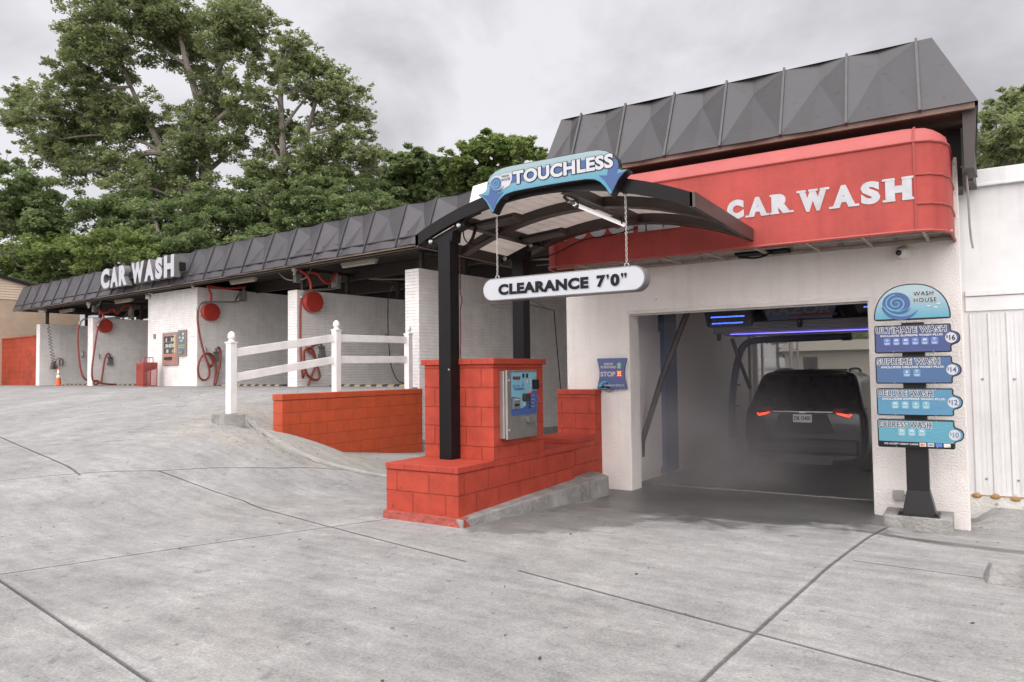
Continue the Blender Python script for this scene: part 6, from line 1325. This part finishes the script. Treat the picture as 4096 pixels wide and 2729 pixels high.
TREES = {'oak':([[-38.41,20.74,21.09,1.63],[-36.27,21.4,21.0,1.61],[-35.7,23.28,21.16,1.9],[-33.19,23.66,20.15,1.39],[-31.67,24.13,20.63,1.37],[-31.91,25.72,20.88,0.95],[-40.24,22.95,24.84,2.01],[-37.63,23.98,25.02,1.99],[-35.41,25.22,24.41,1.73],[-38.88,20.29,22.7,1.4],[-40.96,20.7,21.05,1.45],[-40.23,19.89,19.33,1.17],[-38.89,20.22,18.88,1.39],[-37.42,20.8,18.96,1.38],[-40.39,19.54,17.81,1.05],[-42.61,21.81,18.61,1.51],[-40.89,22.37,18.91,1.25],[-38.23,23.87,20.32,1.74],[-36.73,24.78,20.29,1.49],[-32.8,24.18,18.83,1.39],[-32.03,25.24,19.27,1.06],[-42.92,20.09,17.85,0.73],[-44.67,19.54,17.69,0.99],[-45.92,19.42,17.28,0.82],[-46.18,19.43,16.33,0.95],[-41.43,18.35,15.31,1.1],[-42.87,20.09,16.36,1.34],[-41.93,21.01,16.69,1.47],[-39.76,21.53,16.4,1.32],[-36.95,21.62,15.96,1.16],[-34.91,24.36,17.72,1.2],[-32.27,24.07,16.79,1.15],[-43.81,21.25,15.62,1.26],[-42.22,21.89,15.5,1.5],[-39.17,22.19,15.01,1.57],[-35.11,23.45,15.31,1.29],[-36.0,25.97,16.98,1.51],[-33.71,25.71,16.17,1.21],[-45.08,20.21,14.81,1.13],[-43.88,20.83,14.0,1.25],[-40.89,20.99,13.29,1.44],[-39.05,21.65,13.39,1.19],[-38.63,22.89,13.13,1.46],[-36.11,23.61,13.13,1.31],[-33.43,23.87,13.69,1.27],[-32.78,25.01,14.11,1.18],[-38.1,24.39,12.14,1.74],[-36.91,21.17,11.53,1.37],[-33.46,23.38,11.03,1.6],[-37.66,23.55,15.1,0.97]],[[[-35.57,24.62,6.96,0.625],[-35.31,24.64,9.84,0.529],[-35.91,24.82,12.89,0.433],[-35.04,24.2,15.02,0.36],[-35.81,24.31,17.05,0.288],[-35.46,23.4,18.48,0.216],[-36.33,23.44,20.91,0.144],[-36.99,23.57,24.12,0.072]],[[-35.31,24.64,9.84,0.384],[-36.23,23.96,11.78,0.336],[-37.64,23.69,13.65,0.288],[-37.55,22.6,15.3,0.216],[-38.97,22.29,17.7,0.144],[-38.63,21.35,19.47,0.096],[-39.57,21.37,21.43,0.06]],[[-35.04,24.76,10.8,0.312],[-35.99,24.06,12.73,0.288],[-37.33,23.88,13.77,0.264],[-37.49,22.7,13.99,0.24],[-39.1,22.41,13.58,0.192],[-39.45,21.17,12.74,0.144],[-41.46,20.59,13.17,0.096],[-43.31,20.11,13.61,0.06]],[[-37.83,22.77,15.4,0.168],[-39.55,21.66,15.79,0.144],[-41.78,20.94,16.27,0.12],[-42.68,19.33,15.85,0.084],[-44.34,18.97,16.32,0.048]],[[-38.68,22.12,17.58,0.12],[-40.1,21.23,17.48,0.096],[-42.33,20.49,18.35,0.06]],[[-35.55,24.13,16.93,0.216],[-34.8,24.55,18.0,0.168],[-34.45,25.4,19.7,0.12],[-33.02,25.16,21.19,0.072]],[[-35.3,24.38,15.13,0.216],[-34.26,24.99,16.07,0.168],[-33.91,25.86,17.25,0.12],[-32.27,25.72,19.51,0.072]],[[-36.0,23.76,18.74,0.144],[-37.18,22.96,19.72,0.12],[-38.5,22.72,21.95,0.072]],[[-35.38,24.45,12.72,0.216],[-34.12,25.18,13.91,0.144],[-33.79,26.06,14.81,0.072]],[[-36.78,23.53,13.59,0.168],[-38.76,22.2,14.94,0.12],[-41.2,21.36,15.16,0.084],[-41.71,20.0,14.64,0.048]]]),'leaning':([[-28.4,25.05,18.51,0.78],[-29.86,25.46,18.34,0.92],[-28.89,25.78,17.75,1.14],[-27.71,25.88,17.28,0.9],[-31.9,26.6,18.03,0.97],[-28.19,24.87,15.92,0.99],[-27.78,26.25,16.27,0.72],[-26.46,26.02,15.68,0.88],[-27.09,27.81,16.59,0.74],[-25.87,26.81,14.91,0.89],[-26.88,26.59,14.82,0.9],[-29.12,27.2,15.16,0.7],[-30.23,24.24,15.93,0.89],[-30.84,25.14,14.95,1.1],[-30.86,26.92,15.23,0.96],[-27.41,25.02,13.03,1.05],[-26.17,25.59,13.17,1.04],[-25.73,26.72,13.73,0.71],[-27.03,28.6,15.44,0.52],[-30.5,25.73,13.42,1.11],[-30.24,23.99,12.15,1.06],[-28.6,25.52,11.9,1.3],[-26.78,25.88,11.8,1.27],[-26.52,27.47,12.65,1.09],[-24.71,26.45,12.59,0.48],[-31.06,25.91,11.43,1.4],[-29.74,27.77,11.38,1.43]],[[[-30.03,25.77,6.64,0.411],[-30.04,25.62,9.38,0.342],[-30.52,25.89,12.28,0.274],[-29.87,25.13,14.3,0.228],[-30.33,25.41,17.03,0.16],[-29.27,24.95,18.24,0.091]],[[-29.98,25.64,9.83,0.251],[-29.56,25.79,12.11,0.205],[-29.47,26.44,14.35,0.183],[-28.41,25.99,15.41,0.137],[-28.63,26.5,16.66,0.091]],[[-29.01,26.03,14.16,0.137],[-27.94,26.7,14.37,0.114],[-27.58,27.59,15.25,0.068],[-26.25,27.36,15.38,0.046]],[[-30.1,25.33,14.4,0.137],[-29.25,25.8,15.76,0.091],[-28.69,26.79,17.12,0.057]],[[-29.56,25.79,12.11,0.137],[-28.38,26.5,12.78,0.114],[-27.44,27.77,13.4,0.068]],[[-30.04,25.48,12.12,0.114],[-30.84,24.87,14.41,0.091],[-31.47,25.09,16.24,0.046]]]),'under1':([[-36.01,21.37,9.61,1.69],[-36.75,19.96,10.13,1.44],[-34.7,22.23,9.37,1.58],[-30.62,20.95,8.16,1.34],[-33.46,20.3,7.63,1.27],[-34.39,22.53,7.79,1.36],[-36.38,20.45,8.38,1.11]],[[[-33.87,21.03,5.59,0.26],[-33.79,20.95,8.18,0.195],[-34.66,21.01,10.05,0.108]]]),'under2':([[-30.71,22.43,10.01,1.5],[-31.41,24.25,9.09,1.47],[-31.78,22.72,8.22,1.31],[-30.25,24.41,10.1,1.56],[-28.25,23.57,8.4,1.27],[-29.42,22.47,7.31,1.26],[-32.09,21.7,9.84,1.08]],[[[-30.4,23.22,5.54,0.26],[-30.31,23.15,8.13,0.195],[-31.12,23.24,10.22,0.108]]]),'under3':([[-26.7,23.83,9.74,1.29],[-26.28,25.1,10.14,1.33],[-26.82,27.13,10.96,1.24],[-26.91,24.56,8.83,1.28],[-24.81,24.53,9.0,1.24],[-23.84,25.26,9.63,1.03],[-27.2,23.73,8.31,1.05]],[[[-26.9,25.39,6.35,0.238],[-26.82,25.33,8.51,0.173],[-27.4,25.58,10.39,0.108]]]),'light1':([[-35.72,18.6,7.2,0.95],[-33.34,18.33,7.45,0.91],[-32.23,18.72,7.7,0.8],[-31.27,18.57,6.78,0.78],[-35.36,19.67,6.87,0.86],[-34.05,18.11,7.9,0.71]],[[[-33.73,18.78,4.98,0.163],[-33.68,18.73,6.62,0.123],[-34.4,18.91,7.95,0.061]]]),'left1':([[-42.35,17.65,12.63,0.91],[-40.94,17.98,11.57,1.24],[-41.8,17.45,10.9,1.24],[-40.43,18.8,10.63,1.32],[-43.38,19.07,10.36,1.43],[-39.63,19.29,9.47,1.13],[-40.0,18.62,9.18,1.24],[-43.86,18.02,9.76,1.17]],[[[-42.64,19.02,6.01,0.281],[-42.44,19.0,8.81,0.211],[-43.11,19.16,11.54,0.117]],[[-42.44,19.0,8.81,0.141],[-41.51,19.53,10.21,0.094],[-41.51,20.18,11.28,0.047]]]),'left2':([[-40.33,16.98,7.75,1.19],[-42.3,18.85,7.84,1.28],[-38.03,17.92,7.54,1.11],[-38.59,19.21,8.33,1.11],[-42.24,18.0,6.81,1.14],[-39.7,18.1,6.62,1.1],[-40.71,19.85,7.11,1.05],[-38.07,19.39,7.07,0.89]],[[[-40.01,18.37,4.89,0.222],[-39.95,18.32,6.66,0.156],[-40.45,18.63,8.32,0.089]]]),'back1':([[-32.71,34.47,13.86,1.27],[-31.89,35.66,14.57,1.29],[-29.94,35.33,14.67,1.11],[-29.73,37.06,14.64,1.29],[-31.92,35.04,13.01,1.42],[-31.68,37.82,13.83,1.72],[-29.91,38.68,14.19,1.33],[-28.81,37.96,14.75,0.81],[-30.96,34.8,11.84,1.39],[-29.32,36.74,12.27,1.42]],[[[-31.19,36.75,9.02,0.346],[-31.08,36.65,12.48,0.26],[-31.64,36.88,14.95,0.115]]]),'back2':([[-25.4,34.34,14.13,0.98],[-24.33,34.85,14.59,0.98],[-23.59,35.38,15.31,0.83],[-24.15,37.68,15.39,1.03],[-21.81,36.16,14.67,0.85],[-21.01,36.31,14.23,0.71],[-26.4,36.59,13.65,1.09],[-24.3,36.4,13.69,1.28],[-23.61,38.59,14.08,1.15],[-23.57,36.24,12.61,1.31],[-26.03,36.76,12.8,1.15],[-22.46,37.97,12.94,1.07]],[[[-24.12,36.51,8.34,0.317],[-24.0,36.4,12.04,0.238],[-24.34,36.73,15.39,0.106]],[[-24.0,36.4,12.04,0.159],[-25.28,35.5,13.91,0.079]],[[-24.0,36.4,12.04,0.159],[-22.47,37.25,14.39,0.079]]]),'right':([[1.47,32.73,11.44,0.62],[1.98,32.82,11.2,0.78],[0.99,30.92,10.48,0.44],[1.38,29.13,9.46,0.84],[1.96,30.12,9.32,0.86],[0.92,32.88,10.0,0.63],[1.26,33.26,9.45,0.8],[2.03,33.89,9.14,0.8],[2.73,31.22,10.09,1.06],[3.11,33.18,9.12,1.12],[0.81,32.48,8.92,0.66],[1.32,32.01,8.33,0.8]],[[[1.7,31.69,4.73,0.25],[1.81,31.59,8.01,0.187],[1.83,32.23,9.75,0.109],[1.75,31.07,10.71,0.047]],[[1.81,31.59,8.01,0.109],[1.19,31.14,9.27,0.062],[1.05,31.7,10.56,0.031]],[[1.82,31.58,8.48,0.109],[2.52,31.97,9.56,0.062]]])}
# ---------------------------------------------------------------- trees
def tree(name, label, crown, limbs, leaf, dens, seed, group=None, size=.10, base_z=None, fill=1):
    rs = np.random.default_rng(seed)
    x, y, z, r0 = limbs[0][0]
    gz_ = float(ground_z(x, y)) - .1
    t = thing(name, label, 'tree', (x, y, gz_), group=group)
    mb = MB()
    for k, l in enumerate(limbs):
        pts = [tuple(q[:3]) for q in l]; rr = [q[3] * .72 for q in l]
        if k == 0: pts = [(pts[0][0] + .2, pts[0][1], gz_)] + pts; rr = [rr[0] * 1.35] + rr
        mb.tube(pts, rr, 8, 2)
    nodes = np.array([q for l in limbs for q in l]); nodes = np.concatenate([nodes] + [np.array([np.array(l[i]) * (1 - f) + np.array(l[i + 1]) * f for f in (.33, .66)]) for l in limbs for i in range(len(l) - 1)])
    P_, S_, T_ = [], [], []
    crown = [tuple(c) for c in crown]
    if fill:                                                       # foliage between neighbouring boughs
        A_ = np.array(crown); more = []
        for i in range(len(A_)):
            dd = np.linalg.norm(A_[:, :3] - A_[i, :3], axis=1); nb = np.argsort(dd)[1:6]
            for j in rs.choice(nb, fill, replace=False):
                if dd[j] < 2.6 * (A_[i, 3] + A_[j, 3]): f = rs.uniform(.35, .65); more.append(tuple(A_[i] * (1 - f) + A_[j] * f * np.array([1, 1, 1, 1]) + np.append(rs.normal(0, .45, 3), -.15 * A_[i, 3])))
        crown = crown + more
    for (cx_, cy_, cz_, r) in crown:
        c = np.array([cx_, cy_, cz_]); dd = np.linalg.norm((nodes[:, :3] - c) * (1, .6, 1.0) + (0, 0, 0), axis=1) + 2 * np.clip(nodes[:, 2] - cz_, 0, 9); k = int(dd.argmin()); s0 = nodes[k, :3]
        mid = s0 * .45 + c * .55 + rs.normal(0, .25, 3) * r; rb = min(.10, max(.03, nodes[k, 3] * .5))
        mb.tube([s0, mid, c + rs.normal(0, .15, 3) * r], [rb, rb * .6, rb * .25], 5, 1)
        nsub = 26
        for _ in range(nsub):
            d = rs.normal(size=3); d /= np.linalg.norm(d); d[2] = d[2] * .75 + .12; e_ = c + d * r * rs.uniform(.2, 1.28); rsub = r * rs.uniform(.15, .36); dk_ = rs.uniform(.35, 1.25)
            if rs.random() < .6: mb.tube([c + d * r * .05, c + d * r * .5 + rs.normal(0, .1, 3) * r, e_], [rb * .4, rb * .25, .008], 4, 1, caps=False)
            n_ = int(dk_ * dens * rsub * rsub * 900); q = rs.normal(size=(n_, 3)); q /= np.linalg.norm(q, axis=1)[:, None]; q *= (rs.random((n_, 1)) ** .6) * rsub * 1.15; q[:, 2] *= .62
            P_.append(e_ + q); S_.append(np.full(n_, 1.0)); T_.append(np.clip(rs.normal(.45, .20) + rs.normal(0, .16, n_), 0, 1))
    mb.build('trunk', 'bark', t, smooth=True)
    P_ = np.concatenate(P_); T_ = np.concatenate(T_); n_ = len(P_)
    a = rs.normal(size=(n_, 3)); a[:, 2] *= .55; a /= np.linalg.norm(a, axis=1)[:, None]
    nn = rs.normal(size=(n_, 3)) + (0, 0, .9); bvec = np.cross(nn, a); bvec /= np.linalg.norm(bvec, axis=1)[:, None] + 1e-9
    ln = size * rs.uniform(.6, 1.35, (n_, 1)); wd = ln * rs.uniform(.34, .52, (n_, 1))
    nrm = np.cross(a, bvec)
    V = np.stack([P_ - a * ln, P_ + bvec * wd - nrm * ln * .15, P_ + a * ln, P_ - bvec * wd - nrm * ln * .15], 1).reshape(-1, 3) - np.array([x, y, gz_])
    me = bpy.data.meshes.new('crown'); me.vertices.add(4 * n_); me.vertices.foreach_set('co', V.astype(np.float32).ravel())
    me.loops.add(4 * n_); me.loops.foreach_set('vertex_index', np.arange(4 * n_, dtype=np.int32)); me.polygons.add(n_); me.polygons.foreach_set('loop_start', np.arange(0, 4 * n_, 4, dtype=np.int32)); me.polygons.foreach_set('loop_total', np.full(n_, 4, np.int32))
    at = me.attributes.new('tint', 'FLOAT', 'FACE'); at.data.foreach_set('value', T_.astype(np.float32)); me.update(calc_edges=True)
    me.materials.append(LEAF[leaf]); o = bpy.data.objects.new('crown', me); COL.objects.link(o); o.parent = t
    return t
G_ = 'trees beyond the wash bays'
def T_(k, name, label, leaf, dens, seed, **kw): tree(name, label, TREES[k][0], TREES[k][1], leaf, dens, seed, **kw)
T_('oak', 'oak_tree', 'huge spreading oak with bare pale limbs towering over the wash bays', 'oak', .80, 1, size=.105, fill=1)
T_('leaning', 'oak_tree', 'tall narrow tree with two thin trunks beside the huge oak', 'oak', .80, 2, size=.10, fill=1)
T_('under1', 'broadleaf_tree', 'dark dense tree under the huge oak just above the car wash letters', 'dark', 1.5, 3, group=G_)
T_('under2', 'broadleaf_tree', 'dark dense tree behind the middle of the bay roof below the oak trunks', 'dark', 1.5, 4, group=G_)
T_('under3', 'broadleaf_tree', 'dark dense tree behind the bay roof at the foot of the tall narrow tree', 'dark', 1.5, 5, group=G_)
T_('light1', 'broadleaf_tree', 'low bright green tree behind the bay roof beside the car wash letters', 'light', 1.4, 6, group=G_)
T_('left1', 'broadleaf_tree', 'dark tree above the low end of the bay roof beside the oak', 'dark', 1.5, 7, group=G_)
T_('left2', 'broadleaf_tree', 'bushy green tree rising behind the beige house roof', 'light', 1.4, 8, group=G_)
T_('back1', 'broadleaf_tree', 'round dark tree far behind between the tall narrow tree and the canopy sign', 'dark', 1.5, 9, group=G_, size=.19)
T_('back2', 'broadleaf_tree', 'bright green tree behind the touchless sign next to the big mansard roof', 'light', 1.3, 10, group=G_, size=.17)
T_('right', 'broadleaf_tree', 'leafy tree above the white metal-clad building beside the tunnel mansard', 'oak', 1.5, 11, group=G_)
# greenery glimpsed through the bays and the tunnel exit
def low_tree(x, y, h, r, label, seed, leaf='dark'):
    rs = random.Random(seed); z0 = float(ground_z(x, y))
    crown = [(x + rs.uniform(-1, 1) * r, y + rs.uniform(-1, 1) * r * .6, z0 + h * rs.uniform(.3, 1), r * rs.uniform(.4, .6)) for _ in range(8)]
    tree('broadleaf_tree', label, crown, [[(x, y, z0 + .2, .12), (x + .1, y, z0 + h * .5, .09), (x, y, z0 + h * .9, .04)]], leaf, 1.1, seed, group=G_)
low_tree(-36.0, 25.5, 4.5, 2.4, 'small green tree seen through the gap above the orange cone bay', 21, 'light')
low_tree(-9.5, 44, 5.5, 4.0, 'green tree behind the far house seen through the tunnel exit over the car roof', 22)
low_tree(-4.0, 45, 5.5, 4.0, 'green tree behind the far house seen through the tunnel exit beside the price menu', 23)

# ---------------------------------------------------------------- drifting spray in and just outside the tunnel
mm = bpy.data.materials.new('spray_mist'); mm.use_nodes = True; t = mm.node_tree; t.nodes.clear()
mo = t.nodes.new('ShaderNodeOutputMaterial'); pv = t.nodes.new('ShaderNodeVolumePrincipled'); pv.inputs['Color'].default_value = (.90, .87, .85, 1); pv.inputs['Anisotropy'].default_value = .1
tc = t.nodes.new('ShaderNodeTexCoord'); sx = t.nodes.new('ShaderNodeSeparateXYZ'); t.links.new(tc.outputs['Object'], sx.inputs[0])
nz = t.nodes.new('ShaderNodeTexNoise'); nz.inputs['Scale'].default_value = .9; nz.inputs['Detail'].default_value = 3; t.links.new(tc.outputs['Object'], nz.inputs['Vector'])
def mr(v, a, b_, c, d):
    q = t.nodes.new('ShaderNodeMapRange'); q.interpolation_type = 'SMOOTHSTEP'
    for i, k in enumerate((a, b_, c, d)): q.inputs[i + 1].default_value = k
    t.links.new(v, q.inputs[0]); return q.outputs[0]
def mul(a, b_):
    q = t.nodes.new('ShaderNodeMath'); q.operation = 'MULTIPLY'
    for i, v in enumerate((a, b_)):
        if isinstance(v, float): q.inputs[i].default_value = v
        else: t.links.new(v, q.inputs[i])
    return q.outputs[0]
d = mul(mr(nz.outputs[0], .35, .68, .35, 1.5), mr(sx.outputs[2], -.1, 1.7, 1.25, .16)); d = mul(d, mr(sx.outputs[1], -2.7, -.9, .0, 1.0)); d = mul(d, mr(sx.outputs[0], -.8, .5, 1.0, .15)); d = mul(d, .40)
d2 = mul(mr(sx.outputs[1], 2.0, 3.6, .0, .16), mr(nz.outputs[0], .3, .7, .6, 1.3))
ad = t.nodes.new('ShaderNodeMath'); ad.operation = 'ADD'; t.links.new(d, ad.inputs[0]); t.links.new(d2, ad.inputs[1]); d = ad.outputs[0]
t.links.new(d, pv.inputs['Density']); t.links.new(pv.outputs[0], mo.inputs['Volume'])
mist = MB(); mist.box(-4.42, -.34, 9.0, 17.6, -.4, 2.36); M['mist'] = mm
mo_ = mist.build('mist', 'mist', base=(-2.4, 11.9, 0), kind='stuff')
